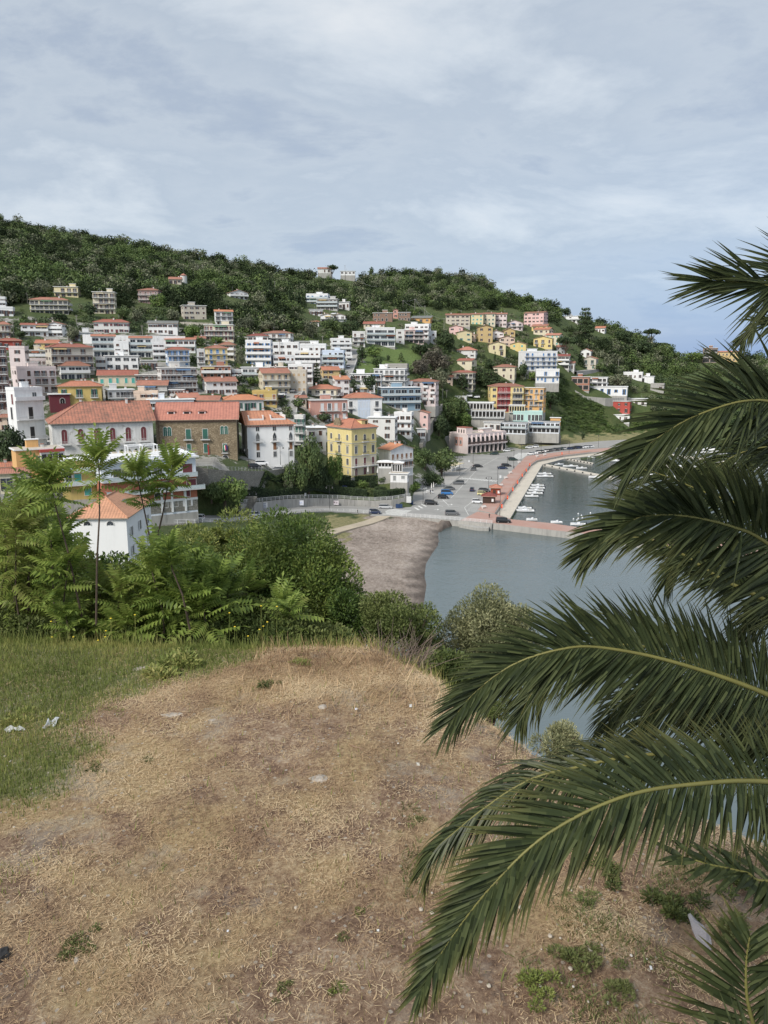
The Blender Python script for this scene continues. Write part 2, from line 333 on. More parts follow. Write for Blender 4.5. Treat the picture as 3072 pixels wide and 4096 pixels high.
def terrain_mesh():
    us = np.linspace(-.78, .80, 420); ys = np.concatenate([np.linspace(16, 60, 34)[:-1], np.linspace(60, 150, 50)[:-1], np.linspace(150, 560, 300)[:-1], np.geomspace(560, 1000, 90)[:-1], np.geomspace(1000, 8000, 12)])
    U, Yg = np.meshgrid(us, ys); X = U*Yg; Z = tzn(X, Yg)
    rng = np.random.RandomState(3)
    ph = rng.rand(12, 4)*6.28
    wob = sum(np.sin(X*.11*(k*.6+1)+ph[k, 0]+np.sin(Yg*.07+ph[k, 1]))*np.sin(Yg*.1*(k*.5+1)+ph[k, 2]) for k in range(6))/6
    Z = Z+wob*np.clip((Yg-470)/150, 0, 1)*2.5; bb = (sdf(X, Yg) > 4) & (Yg > 140) & (Yg < 245) & (X > -22) & (X < 20); Z = Z+np.where(bb, .05*np.sin(X*1.9+np.sin(Yg*.8)*2)*np.sin(Yg*1.1+np.sin(X*.9)*2)+.07*np.sin(X*.7+3)*np.sin(Yg*.31+np.sin(X*.3)), 0)
    V = np.stack([X, Yg, Z], -1).reshape(-1, 3); nr, nc = X.shape
    i = np.arange(nr*nc).reshape(nr, nc); Fq = np.stack([i[:-1, :-1], i[:-1, 1:], i[1:, 1:], i[1:, :-1]], -1).reshape(-1, 4)
    m, nt, b = newmat('terrain')
    me = npmesh('ground', V, 4, [m], Fq, smooth=True)
    f = V[:, 1]*CP-(V[:, 2]-CZ)*SP; px = CX+F*V[:, 0]/f; py = CY-F*(V[:, 1]*SP+(V[:, 2]-CZ)*CP)/f
    jx = 22*np.sin(V[:, 0]*.5+V[:, 1]*.23)+14*np.sin(V[:, 0]*1.3-V[:, 1]*.9)+8*np.sin(V[:, 1]*2.1); px = px+jx; py = py+jx*.35
    def attr(n, v): a = me.attributes.new(n, 'FLOAT', 'POINT'); a.data.foreach_set('value', v.astype(np.float32))
    town = inpoly(px, py, [(-700, 1230), (100, 1270), (500, 1290), (760, 1280), (900, 1310), (1100, 1370), (1400, 1370), (1600, 1390), (1420, 1500), (1700, 1530), (1660, 1760), (1500, 1850), (1350, 1780), (1200, 1800), (1180, 1890), (800, 1900), (-700, 1900)])
    town |= inpoly(px, py, [(1640, 1850), (1790, 1830), (2030, 1790), (2600, 1745), (2600, 2000), (1850, 2110), (1480, 2090), (1500, 2030), (1640, 2000)])
    beach = inpoly(px, py, [(1480, 2062), (1850, 2062), (1850, 2120), (1790, 2200), (1790, 2600), (1290, 2600), (1310, 2190), (1380, 2120), (1440, 2090)])
    dry = inpoly(px, py, [(1290, 2200), (1290, 2070), (1520, 2060), (1430, 2095), (1340, 2180)]) | inpoly(px, py, [(2050, 1755), (2700, 1725), (2700, 1770), (2060, 1790)])
    attr('town', town*1.); attr('beach', beach*1.); mead = inpoly(px, py, [(1420, 1500), (1440, 1400), (1500, 1385), (1640, 1390), (1760, 1360), (1720, 1420), (1660, 1470), (1650, 1500), (1530, 1470), (1440, 1520)]); attr('mead', mead*1.); attr('dry', dry*1.)
    attr('wet', np.clip(1-sdf(V[:, 0], V[:, 1])/5+.3*np.sin(V[:, 1]*.9)*np.sin(V[:, 0]*.7), 0, 1))
    at_ = lambda n: N(nt, 'ShaderNodeAttribute', attribute_name=n).outputs['Fac']
    v = wpos(nt); na = noi(nt, v, .06, 6, .7); nb = noi(nt, v, .9, 5, .75)
    green = ramp(nt, mth(nt, 'ADD', mth(nt, 'MULTIPLY', na, .5), mth(nt, 'MULTIPLY', nb, .5)), [(.35, (.03, .05, .014)), (.5, (.065, .095, .025)), (.65, (.11, .12, .04))])
    tw = ramp(nt, na, [(.36, (.30, .29, .26)), (.46, (.40, .39, .36)), (.5, (.07, .09, .035)), (.6, (.06, .09, .03)), (.66, (.34, .33, .30))])
    bc = ramp(nt, mth(nt, 'ADD', mth(nt, 'MULTIPLY', noi(nt, wpos(nt), .07, 5), .45), mth(nt, 'MULTIPLY', noi(nt, wpos(nt, (1, .6, 1)), 1.1, 8, .75), .55)), [(.40, (.20, .16, .13)), (.48, (.34, .28, .235)), (.54, (.43, .36, .305)), (.62, (.55, .47, .41))]); bc = mixc(nt, mth(nt, 'MULTIPLY', at_('wet'), .8), bc, (.055, .042, .034))
    dr = ramp(nt, nb, [(.35, (.15, .16, .06)), (.6, (.34, .30, .15))])
    c = mixc(nt, at_('town'), green, tw); c = mixc(nt, at_('beach'), c, bc); c = mixc(nt, at_('mead'), c, ramp(nt, nb, [(.35, (.085, .14, .03)), (.65, (.16, .22, .06))])); c = mixc(nt, at_('dry'), c, dr)
    nt.links.new(c, b.inputs['Base Color']); b.inputs['Roughness'].default_value = .95
    bump(nt, b, mth(nt, 'ADD', noi(nt, v, .8, 8, .8), noi(nt, v, 3.5, 5, .7)), .5, 1.)
    return me
tag(link('ground', terrain_mesh()), kind='structure')
GBX = [2, 8, 11, 13, 14, 15, 16]; GBV = [-5.6, -4.9, -4.3, -3.9, -2.4, -.4, .3]
def greenness(X, Y): return np.clip((np.interp(Y, GBX, GBV)-X+.45*np.sin(X*1.7+Y)+.4*np.sin(Y*2.3-X*.9)+.3*np.sin(X*4.1)*np.sin(Y*3.7))*.75+.35, 0, 1)
def lawnz(X, Y):
    Z = tzn(X, Y)+.012
    for k, (s, a) in enumerate(((.6, .05), (1.7, .022), (4.1, .010), (9., .006))): Z = Z+a*np.sin(X*s+k+1.3*np.sin(Yg_(Y)*s*.7+k*2))*np.sin(Y*s*1.1+k*3+np.sin(X*s*.8))
    return Z
def Yg_(Y): return Y
# near ground: the dry lawn on top of the slope
def mound():
    xs = np.linspace(-26, 20, 300); ys = np.concatenate([np.linspace(.6, 18, 190)])
    X, Yg = np.meshgrid(xs, ys); Z = lawnz(X, Yg)
    V = np.stack([X, Yg, Z], -1).reshape(-1, 3); nr, nc = X.shape
    i = np.arange(nr*nc).reshape(nr, nc); Fq = np.stack([i[:-1, :-1], i[:-1, 1:], i[1:, 1:], i[1:, :-1]], -1).reshape(-1, 4)
    m, nt, b = newmat('dry_lawn'); v = wpos(nt)
    nA = noi(nt, v, .55, 5, .6); nB = noi(nt, v, 16, 9, .85); nC = noi(nt, v, 2.2, 6, .7)
    s = nt.nodes.new('ShaderNodeSeparateXYZ'); nt.links.new(v, s.inputs[0])
    soil = ramp(nt, mth(nt, 'ADD', mth(nt, 'MULTIPLY', nB, .6), mth(nt, 'MULTIPLY', nC, .4)), [(.38, (.085, .048, .030)), (.46, (.205, .125, .078)), (.53, (.34, .235, .15)), (.62, (.56, .46, .34))])
    straw = ramp(nt, nB, [(.38, (.24, .155, .065)), (.62, (.60, .45, .23))])
    sf = ramp(nt, mth(nt, 'ADD', nA, mth(nt, 'MULTIPLY', mth(nt, 'SUBTRACT', s.outputs[1], 9), .022)), [(.46, (0,)), (.6, (1,))])
    c = mixc(nt, mth(nt, 'MULTIPLY', sf, .75), soil, straw)
    gf = ramp(nt, mth(nt, 'ADD', N(nt, 'ShaderNodeAttribute', attribute_name='green').outputs['Fac'], mth(nt, 'MULTIPLY', mth(nt, 'SUBTRACT', nC, .5), 1.2)), [(.3, (0,)), (.7, (1,))])
    c = mixc(nt, mth(nt, 'MULTIPLY', gf, .85), c, (.15, .175, .06))
    gr = ramp(nt, noi(nt, wpos(nt), .9, 6, .7), [(.54, (0,)), (.66, (1,))])
    c = mixc(nt, mth(nt, 'MULTIPLY', gr, .55), c, (.36, .32, .26))
    vo = N(nt, 'ShaderNodeTexVoronoi', Scale=16.); nt.links.new(v, vo.inputs['Vector']); vs = nt.nodes.new('ShaderNodeSeparateColor'); nt.links.new(vo.outputs['Color'], vs.inputs[0])
    c = mixc(nt, mth(nt, 'MULTIPLY', mth(nt, 'GREATER_THAN', vs.outputs[0], .9), mth(nt, 'MULTIPLY', mth(nt, 'LESS_THAN', vo.outputs['Distance'], .33), .8)), c, (.46, .41, .34))
    nt.links.new(c, b.inputs['Base Color']); b.inputs['Roughness'].default_value = .95
    bump(nt, b, mth(nt, 'ADD', nB, nC), .05, .9)
    me = npmesh('lawn', V, 4, [m], Fq, smooth=True); a = me.attributes.new('green', 'FLOAT', 'POINT'); a.data.foreach_set('value', greenness(V[:, 0], V[:, 1]).astype(np.float32)); return me
tag(link('lawn', mound()), kind='structure')
def zl(x, y): return tz(x, y)
# water
m, nt, b = newmat('sea_water')
v = wpos(nt); geo = nt.nodes.new('ShaderNodeSeparateXYZ'); nt.links.new(v, geo.inputs[0])
na = noi(nt, wpos(nt, (1, 1.6, 1)), .02, 4)
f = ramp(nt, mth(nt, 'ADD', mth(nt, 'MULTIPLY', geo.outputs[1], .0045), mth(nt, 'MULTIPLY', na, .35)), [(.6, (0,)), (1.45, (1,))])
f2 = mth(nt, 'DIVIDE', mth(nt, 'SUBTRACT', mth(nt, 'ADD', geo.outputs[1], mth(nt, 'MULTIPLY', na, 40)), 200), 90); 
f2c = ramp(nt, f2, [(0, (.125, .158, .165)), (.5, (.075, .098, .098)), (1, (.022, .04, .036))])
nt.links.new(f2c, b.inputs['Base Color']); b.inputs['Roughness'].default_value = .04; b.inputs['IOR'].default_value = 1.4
bump(nt, b, mth(nt, 'ADD', noi(nt, wpos(nt, (1, 2.0, 1)), .9, 3, .5), mth(nt, 'MULTIPLY', noi(nt, wpos(nt, (1, 1.5, 1)), .12, 2), 1.2)), .09, 1.)
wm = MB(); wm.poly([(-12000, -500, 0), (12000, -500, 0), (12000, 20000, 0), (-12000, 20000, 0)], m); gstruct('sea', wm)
# far headland beyond the pass
hm = MB(); fm = plain('far_hill', (.035, .055, .035), .95, 0, .35, .02)
xs = [2240, 2330, 2420, 2480, 2530, 2590, 2650, 2720]; yt = [1330, 1300, 1302, 1312, 1330, 1352, 1392, 1440]
top = [at(x, y, 1800) for x, y in zip(xs, yt)]; bot = [at(x, 1490, 1500) for x in xs]; bk = [(p.x, p.y+600, 0) for p in top]
n = len(xs); hm.mesh(bot+top+bk, [(i, i+1, n+i+1, n+i) for i in range(n-1)]+[(n+i, n+i+1, 2*n+i+1, 2*n+i) for i in range(n-1)], fm); gstruct('far_headland', hm)
# ------------------------------------------------------------ quay, car park, promenade, mole
def asphalt(nm='asphalt', c=(.29, .285, .27)):
    m, nt, b = newmat(nm); v = wpos(nt)
    f = ramp(nt, mth(nt, 'ADD', mth(nt, 'MULTIPLY', noi(nt, v, .12, 6, .65), .6), mth(nt, 'MULTIPLY', noi(nt, v, 3, 4), .4)), [(.35, tuple(x*.8 for x in c)), (.65, tuple(x*1.22 for x in c))])
    nt.links.new(f, b.inputs['Base Color']); b.inputs['Roughness'].default_value = .9; return m
ASP = asphalt(); PAV = asphalt('pavement_grey', (.35, .34, .32)); CONC = wall('concrete', .8)
m, nt, b = newmat('red_paving'); v = wpos(nt); br = N(nt, 'ShaderNodeTexBrick', Scale=1.1); nt.links.new(v, br.inputs['Vector'])
br.inputs['Color1'].default_value = (.38, .20, .155, 1); br.inputs['Color2'].default_value = (.43, .245, .19, 1); br.inputs['Mortar'].default_value = (.36, .2, .16, 1)
nt.links.new(mixc(nt, ramp(nt, noi(nt, v, .12, 5), [(.4, (.15,)), (.7, (.7,))]), br.outputs[0], (.42, .33, .29)), b.inputs['Base Color']); b.inputs['Roughness'].default_value = .85; REDP = m
def P2(l, z): return [tuple(onz(x, y, z)[:2]) for x, y in l]
lot = P2([(1480, 2062), (1520, 2030), (1640, 2012), (1730, 1995), (1897, 1852), (1813, 1826), (1965, 1818), (2181, 1784), (2398, 1764), (2700, 1748), (2700, 1772), (2398, 1794), (2253, 1806), (2106, 1824), (2027, 1903), (1911, 2040), (1965, 2092), (1840, 2082), (1700, 2072), (1600, 2064)], 1.65)
mb = MB(); mb.prism(lot, -1, 1.65, CONC, ASP); gstruct('road', mb)
mb = MB(); mb.prism(P2([(1640, 2012), (1730, 1998), (1897, 1855), (1860, 1838), (1790, 1870), (1720, 1915), (1660, 1960)], 1.8), -1, 1.8, CONC, PAV); gstruct('pavement', mb)
prom = P2([(1911, 2040), (2027, 1903), (2106, 1824), (2253, 1806), (2398, 1794), (2700, 1772), (2700, 1785), (2362, 1809), (2253, 1822), (2148, 1842), (2121, 1860), (2052, 1951), (1979, 2054)], 1.85)
mb = MB(); mb.prism(prom, -2, 1.85, CONC, REDP); gstruct('promenade', mb)
lq = P2([(1979, 2054), (2052, 1951), (2121, 1860), (2148, 1842), (2253, 1822), (2362, 1809), (2700, 1785), (2700, 1795), (2380, 1822), (2253, 1836), (2170, 1858), (2040, 2074)], 1.0)
mb = MB(); mb.prism(lq, -3, 1.0, CONC, wall('beige', .7)); gstruct('lower_quay', mb)
mole = P2([(1911, 2046), (1979, 2056), (2046, 2077), (2200, 2092), (2307, 2108), (2600, 2135), (2900, 2168), (3400, 2240), (3400, 2275), (2800, 2200), (2405, 2142), (2200, 2119), (1969, 2092), (1840, 2082)], 1.9)
mb = MB(); mb.prism(mole, -4, 1.9, wall('concrete', .9), REDP); gstruct('mole', mb)
mb = MB(); mb.prism(P2([(1838, 2087), (1880, 2090), (1960, 2098), (1955, 2113), (1900, 2110), (1836, 2098)], .9), -3, .9, wall('concrete', .9)); gstruct('landing_steps', mb)
# floating jetties
JM = wall('beige', .6)
for k, (a, b_) in enumerate((((2168, 1853, 2166, 1860), (2460, 1908, 2450, 1916)), ((2255, 1831, 2253, 1835), (2375, 1851, 2370, 1857)), ((2560, 1800, 2560, 1804), (2960, 1850, 2955, 1857)), ((2500, 1830, 2500, 1835), (2900, 1900, 2895, 1908)))):
    q = P2([(a[0], a[1]), (b_[0], b_[1]), (b_[2], b_[3]), (a[2], a[3])], .6); mb = MB(); mb.prism(q, -.5, .6, CONC, JM)
    for j in range(9):
        t = (j+.5)/9; x = q[3][0]*(1-t)+q[2][0]*t; y = q[3][1]*(1-t)+q[2][1]*t; mb.box(x-.25, x+.25, y-.1, y+.4, .6, 1.1, DARK)
    tag(mb.build('jetty'), ['long pale floating jetty nearest the open basin', 'short jetty at the bend of the quay', 'far jetty behind the palm leaves', 'middle jetty seen through the palm leaves'][k], 'jetty', 'jetties of the harbour')
# painted markings
MK = plain('road_paint', (.66, .66, .63), .8, 0, .15, .8)
mk = MB()
def pstrip(px0, py0, px1, py1, wd, z=1.656):
    a = onz(px0, py0, z); b_ = onz(px1, py1, z); t = (b_-a); t.z = 0
    if t.length < .01: return
    s = Vector((-t.y, t.x, 0)).normalized()*wd/2; mk.poly([a-s, b_-s, b_+s, a+s], MK)
def zebra(c0, c1, n, ln, z=1.656):   # stripes spread between two points, each running along the car direction
    a = onz(*c0, z); b_ = onz(*c1, z); d_ = (b_-a); u = d_.normalized(); s = Vector((-u.y, u.x, 0))
    for i in range(n):
        p = a+d_*(i+.5)/n; h = u*(d_.length/n*.27); mk.poly([p-h-s*ln/2, p+h-s*ln/2, p+h+s*ln/2, p-h+s*ln/2], MK)
zebra((1560, 2060), (1605, 2038), 8, 7.5); zebra((1840, 1912), (1990, 1925), 14, 3.2); zebra((2062, 1835), (2098, 1812), 9, 6)
for i in range(4): pstrip(1659+i*14, 2030-i*7, 1676+i*14, 2040-i*7, .7)
for i in range(7):
    t = i/6; pstrip(1868+20*t, 2042-26*t, 1905+20*t, 2046-26*t, .18)
pstrip(1858, 2030, 1874, 2060, .15); pstrip(1858, 2030, 1890, 2006, .15)
for a in ((1770, 1998, 1795, 2022), (1745, 2020, 1772, 2026), (1790, 2025, 1835, 2025), (1762, 2044, 1810, 2042), (1745, 2010, 1790, 2000)): pstrip(*a, .2)
for i in range(9): pstrip(1800+i*11+2, 1993-i*12, 1800+i*11+16, 1981-i*12, .13)
pstrip(1900, 1880, 1990, 1830, .15); pstrip(1990, 1830, 2180, 1800, .15); pstrip(1930, 1842, 1944, 1841, .3); pstrip(2180, 1800, 2400, 1778, .15)
for (x, y) in ((1800, 2018), (1745, 2038)):
    pstrip(x-8, y, x+4, y, .3); mk.poly([onz(x+4, y-3, 1.656), onz(x+4, y+3, 1.656), onz(x+12, y, 1.656)], MK)
gstruct('road_markings', mk)
# ribbons of road laid on the ground
def ribbon(name, pts, wd, mat_, lift=.25, edge=True):
    ps = []
    for i in range(len(pts)-1):
        a, b_ = Vector(pts[i]), Vector(pts[i+1]); n_ = max(2, int((b_-a).length/2.5))
        for k in range(n_): ps.append(a.lerp(b_, k/n_))
    ps.append(Vector(pts[-1])); 
    for _ in range(6): ps = [ps[0]]+[(ps[i-1]+ps[i]*2+ps[i+1])/4 for i in range(1, len(ps)-1)]+[ps[-1]]
    mb = MB(); vs = []; 
    for i, p in enumerate(ps):
        t = ps[min(i+1, len(ps)-1)]-ps[max(i-1, 0)]; s = Vector((-t.y, t.x, 0)).normalized()*wd/2
        for o in (-1, 1): vs.append(Vector((p.x+s.x*o, p.y+s.y*o, p.z+lift)))
        for o in (1, -1): vs.append(Vector((p.x+s.x*o, p.y+s.y*o, p.z-2.5)))
    fs = []
    for i in range(len(ps)-1):
        for k in range(4): fs.append((i*4+k, i*4+(k+1) % 4, i*4+4+(k+1) % 4, i*4+4+k))
    mb.mesh(vs, fs, mat_)
    if edge:
        for o in (-1, 1):
            e = []
            for i, p in enumerate(ps):
                t = ps[min(i+1, len(ps)-1)]-ps[max(i-1, 0)]; s = Vector((-t.y, t.x, 0)).normalized()
                e.append((p+s*(wd/2*o-.3*o)+Vector((0, 0, lift+.006)), p+s*(wd/2*o-.42*o)+Vector((0, 0, lift+.006))))
            for i in range(len(e)-1): mb.poly([e[i][0], e[i+1][0], e[i+1][1], e[i][1]], MK)
    gstruct(name, mb); return ps
RL = ribbon('coast_road', RDL, 11.4, ASP, .06)
def gp(l): return [tuple(ground(x, y)) for x, y in l]
ribbon('street', gp([(1165, 1790), (1150, 1650), (1175, 1570), (1215, 1552)]), 7, ASP, .5)
ribbon('ramp_street', gp([(1370, 1520), (1385, 1490), (1400, 1450), (1420, 1400)]), 7, ASP, .5)
ribbon('upper_road', gp([(2290, 1492), (2400, 1480), (2520, 1462), (2600, 1440), (2680, 1428)]), 7, ASP, .5)

PTH = asphalt('sand_track', (.42, .36, .27))
ribbon('path', [tuple(onz(x, y, tz(*onz(x, y, 1.3)[:2]))) for x, y in ((1240, 2160), (1310, 2135), (1380, 2113), (1450, 2098), (1510, 2080), (1540, 2064))], 4.2, PTH, .16, False)
# ------------------------------------------------------------ buildings
BR = []      # (x0,x1,y0,y1,Y) picture rectangles of the buildings, used to keep trees off their fronts
BC = []      # plan circles
WC = {}
SH = dict(brown=(.10, .045, .03), green=(.03, .12, .09), blue=(.06, .20, .45), teal=(.08, .38, .33), grey=(.28, .29, .29), red=(.16, .04, .045), white=(.7, .7, .7), dark=(.04, .04, .045), wood=(.25, .12, .06), black=(.02, .02, .02), tan=(.45, .33, .2))  # black doubles as painted shadow inside loggias, arches and ruin openings
def shm(c): return plain('shutter_or_shadow_'+c, SH[c], .6, 0, .15, 8)
FR = lambda: plain('window_frame', (.66, .65, .62), .6, 0, .08)
def win_mesh(w, h, kind, c):
    k = (round(w, 2), round(h, 2), kind, c)
    if k in WC: return WC[k]
    a = MB(); p = MB(); t = .11; fr = FR() if c != 'stone' else wall('grey'); G = glassm()
    sc = c if c in SH else 'brown'
    if kind in ('arch', 'lancet', 'round'):
        n = 8; hh = h-w/2 if kind != 'lancet' else h-w
        arc = []
        for i in range(n+1):
            th = math.pi*i/n
            if kind == 'lancet':
                q = i/n*2-1; arc.append((w/2*q*-1 if False else -w/2*q, hh+w*(1-abs(q)**1.7)))
            else: arc.append((w/2*math.cos(th), hh+w/2*math.sin(th)))
        pr = [(-w/2, 0), (w/2, 0)]+arc
        nn = len(pr); p.mesh([(x, -.03, z) for x, z in pr]+[(x, 0, z) for x, z in pr], [tuple(range(nn))]+[(i, nn+i, nn+(i+1) % nn, (i+1) % nn) for i in range(nn)], shm(sc) if c not in ('glass', 'stone') else G)
        out = [(-w/2-t, 0)]+[(x*(1+2*t/w), hh+(z-hh)*(1+2*t/w)) for x, z in arc][::-1]+[(w/2+t, 0)]
        inn = [(-w/2, 0)]+arc[::-1]+[(w/2, 0)]
        for i in range(len(out)-1):
            (x0, z0), (x1, z1), (x2, z2), (x3, z3) = out[i], out[i+1], inn[i+1], inn[i]
            a.mesh([(x0, -.1, z0), (x1, -.1, z1), (x2, -.1, z2), (x3, -.1, z3), (x0, 0, z0), (x1, 0, z1), (x2, 0, z2), (x3, 0, z3)], [(0, 3, 2, 1), (0, 1, 5, 4), (2, 3, 7, 6)], fr if c != 'wine' else shm('red'))
        a.box(-.03, .03, -.07, -.03, 0, hh, fr)
    else:
        if kind == 'open' or kind == 'glass':
            p.box(-w/2, w/2, -.02, 0, 0, h, G)
        else: p.box(-w/2, w/2, -.035, 0, 0, h, shm(sc))
        for x0, x1, z0, z1 in ((-w/2-t, -w/2, -t, h+t), (w/2, w/2+t, -t, h+t), (-w/2, w/2, h, h+t), (-w/2, w/2, -t, 0)): a.box(x0, x1, -.09, 0, z0, z1, fr)
        if kind == 'glass':
            for i in range(1, max(2, int(w/1.1))): x = -w/2+w*i/max(2, int(w/1.1)); a.box(x-.04, x+.04, -.06, -.02, 0, h, fr)
        elif kind == 'open' and w < 2.2:
            a.box(-.03, .03, -.06, -.02, 0, h, fr)
            if w < 1.7:
                for sx in (-1, 1): a.box(sx*(w/2+.02)-(.42 if sx < 0 else 0), sx*(w/2+.02)+(.42 if sx > 0 else 0), -.13, -.09, -.03, h+.02, shm(sc))
    WC[k] = (a.data('window'), p.data('pane' if kind in ('open', 'glass') else 'shutter'), 'pane' if kind in ('open', 'glass') or c in ('glass',) else 'shutter'); return WC[k]  # black infill also serves as painted shadow in open bays and arches
def add_win(root, T, x, y, z, rz, w, h, kind, c, nm='window'):
    a, p, pn = win_mesh(w, h, kind, c)
    o = link(nm, a, root); o.location = (x, y, z); o.rotation_euler = (0, 0, rz)
    q = link(pn, p, o); return o
def rail_mesh(L, dp, kind, c='white'):
    k = ('r', round(L, 1), round(dp, 1), kind, c)
    if k in WC: return WC[k]
    s = MB(); r = MB(); wm_ = wall(c) if c in WALLS else WHITEP
    s.box(-L/2, L/2, -dp, 0, -.22, 0, wall('palegrey') if kind != 'p' else wm_)
    if kind == 'p':
        r.box(-L/2, L/2, -dp-.003, -dp+.15, -.2, .95, wm_); r.box(-L/2, -L/2+.15, -dp+.15, 0, .0, .95, wm_); r.box(L/2-.15, L/2, -dp+.15, 0, .0, .95, wm_)
    else:
        m_ = plain('rail_'+('dark' if kind == 'k' else 'white'), (.05, .05, .05) if kind == 'k' else (.55, .55, .54), .5)
        if kind == 'g': m_ = plain('rail_glass', (.50, .56, .57), .15)
        for z in ((.95,) if kind != 'g' else (.95, .1)): r.box(-L/2, L/2, -dp, -dp+.06, z-.05, z, m_); r.box(-L/2, -L/2+.05, -dp+.06, 0, z-.05, z, m_); r.box(L/2-.05, L/2, -dp+.06, 0, z-.05, z, m_)
        if kind == 'g': r.box(-L/2, L/2, -dp+.02, -dp+.04, .1, .9, m_)
        else:
            n_ = max(2, int(L/.28)); 
            for i in range(n_+1): x = -L/2+L*i/n_; r.box(x-.03, x+.03, -dp+.01, -dp+.05, 0, .9, m_)
    WC[k] = (s.data('balcony'), r.data('railing')); return WC[k]
def add_bal(root, x, y, z, rz, L, dp, kind, c='white'):
    a, r_ = rail_mesh(L, dp, kind, c); o = link('balcony', a, root); o.location = (x, y, z); o.rotation_euler = (0, 0, rz); link('railing', r_, o); return o
def roof_mesh(w, d, kind, pitch, ov, mt, edge):
    s = MB(); x, y = w/2+ov, d/2+ov
    if kind == 'f':
        s.box(-w/2-ov, w/2+ov, -d/2-ov, d/2+ov, 0, .25, edge); s.box(-w/2-ov+.3, w/2+ov-.3, -d/2-ov+.3, d/2+ov-.3, .25, .28, mt); return s, .28
    if kind == 'p':       # parapet roof
        t = .25; H = .8
        s.box(-w/2+t, w/2-t, -d/2+t, d/2-t, 0, .12, mt)
        for a in ((-w/2-.06, w/2+.06, -d/2-.06, -d/2+t), (-w/2-.06, w/2+.06, d/2-t, d/2+.06), (-w/2-.06, -w/2+t, -d/2+t, d/2-t), (w/2-t, w/2+.06, -d/2+t, d/2-t)): s.box(*a, -.12, H, edge)
        return s, .12
    T_ = .16
    if kind in ('h', 'hl', 'hr'):
        m_ = min(x, y); h = m_*pitch; rx, ry = x-m_, y-m_; xl, xr = (-rx if kind != 'hr' else -x), (rx if kind != 'hl' else x)
        top = [(xl, -ry, h), (xr, -ry, h), (xr, ry, h), (xl, ry, h)]
        s.mesh([(-x, -y, 0), (x, -y, 0), (x, y, 0), (-x, y, 0)]+top, [(0, 1, 5, 4), (1, 2, 6, 5), (2, 3, 7, 6), (3, 0, 4, 7)], mt)
        s.mesh([(-x, -y, -T_), (x, -y, -T_), (x, y, -T_), (-x, y, -T_), (-x, -y, 0), (x, -y, 0), (x, y, 0), (-x, y, 0)], [(0, 3, 2, 1), (0, 1, 5, 4), (1, 2, 6, 5), (2, 3, 7, 6), (3, 0, 4, 7)], edge)
        rg = [Vector((xl, -ry if ry else 0, h+.05)), Vector((xr, ry if ry else 0, h+.05))]
        s.tube(rg, .13, mt, 5)
        for c_, t_ in (((-x, -y), (xl, -ry)), ((x, -y), (xr, -ry)), ((x, y), (xr, ry)), ((-x, y), (xl, ry))): s.tube([(c_[0], c_[1], .05), (t_[0], t_[1], h+.05)], .11, mt, 5)
        return s, h
    if kind in ('g', 'G'):
        a = kind == 'g'; h = (y if a else x)*pitch
        q = (lambda u, v, z: (u, v, z)) if a else (lambda u, v, z: (v, u, z))
        U, V_ = (x, y) if a else (y, x); f = 1 if a else -1
        vs = [q(-U, -V_, 0), q(U, -V_, 0), q(U, 0, h), q(-U, 0, h), q(U, V_, 0), q(-U, V_, 0)]
        vb = [(p[0], p[1], p[2]-T_) for p in vs]
        fs = [(0, 1, 2, 3), (3, 2, 4, 5)]; s.mesh(vs, fs if a else [g[::-1] for g in fs], mt)
        s.mesh(vs+vb, [(0, 6, 7, 1), (4, 10, 11, 5), (1, 7, 8, 2), (2, 8, 10, 4), (0, 3, 9, 6), (3, 5, 11, 9), (6, 9, 8, 7), (9, 11, 10, 8)], edge)
        s.tube([q(-U, 0, h+.04), q(U, 0, h+.04)], .13, mt, 5)
        return s, h
    if kind == 's':
        h = 2*y*pitch; s.mesh([(-x, -y, 0), (x, -y, 0), (x, y, h), (-x, y, h)], [(0, 1, 2, 3)], mt)
        s.mesh([(-x, -y, 0), (x, -y, 0), (x, y, h), (-x, y, h), (-x, -y, -T_), (x, -y, -T_), (x, y, h-T_), (-x, y, h-T_)], [(4, 7, 6, 5), (0, 4, 5, 1), (1, 5, 6, 2), (2, 6, 7, 3), (3, 7, 4, 0)], edge); return s, h
RN = random.Random(11)
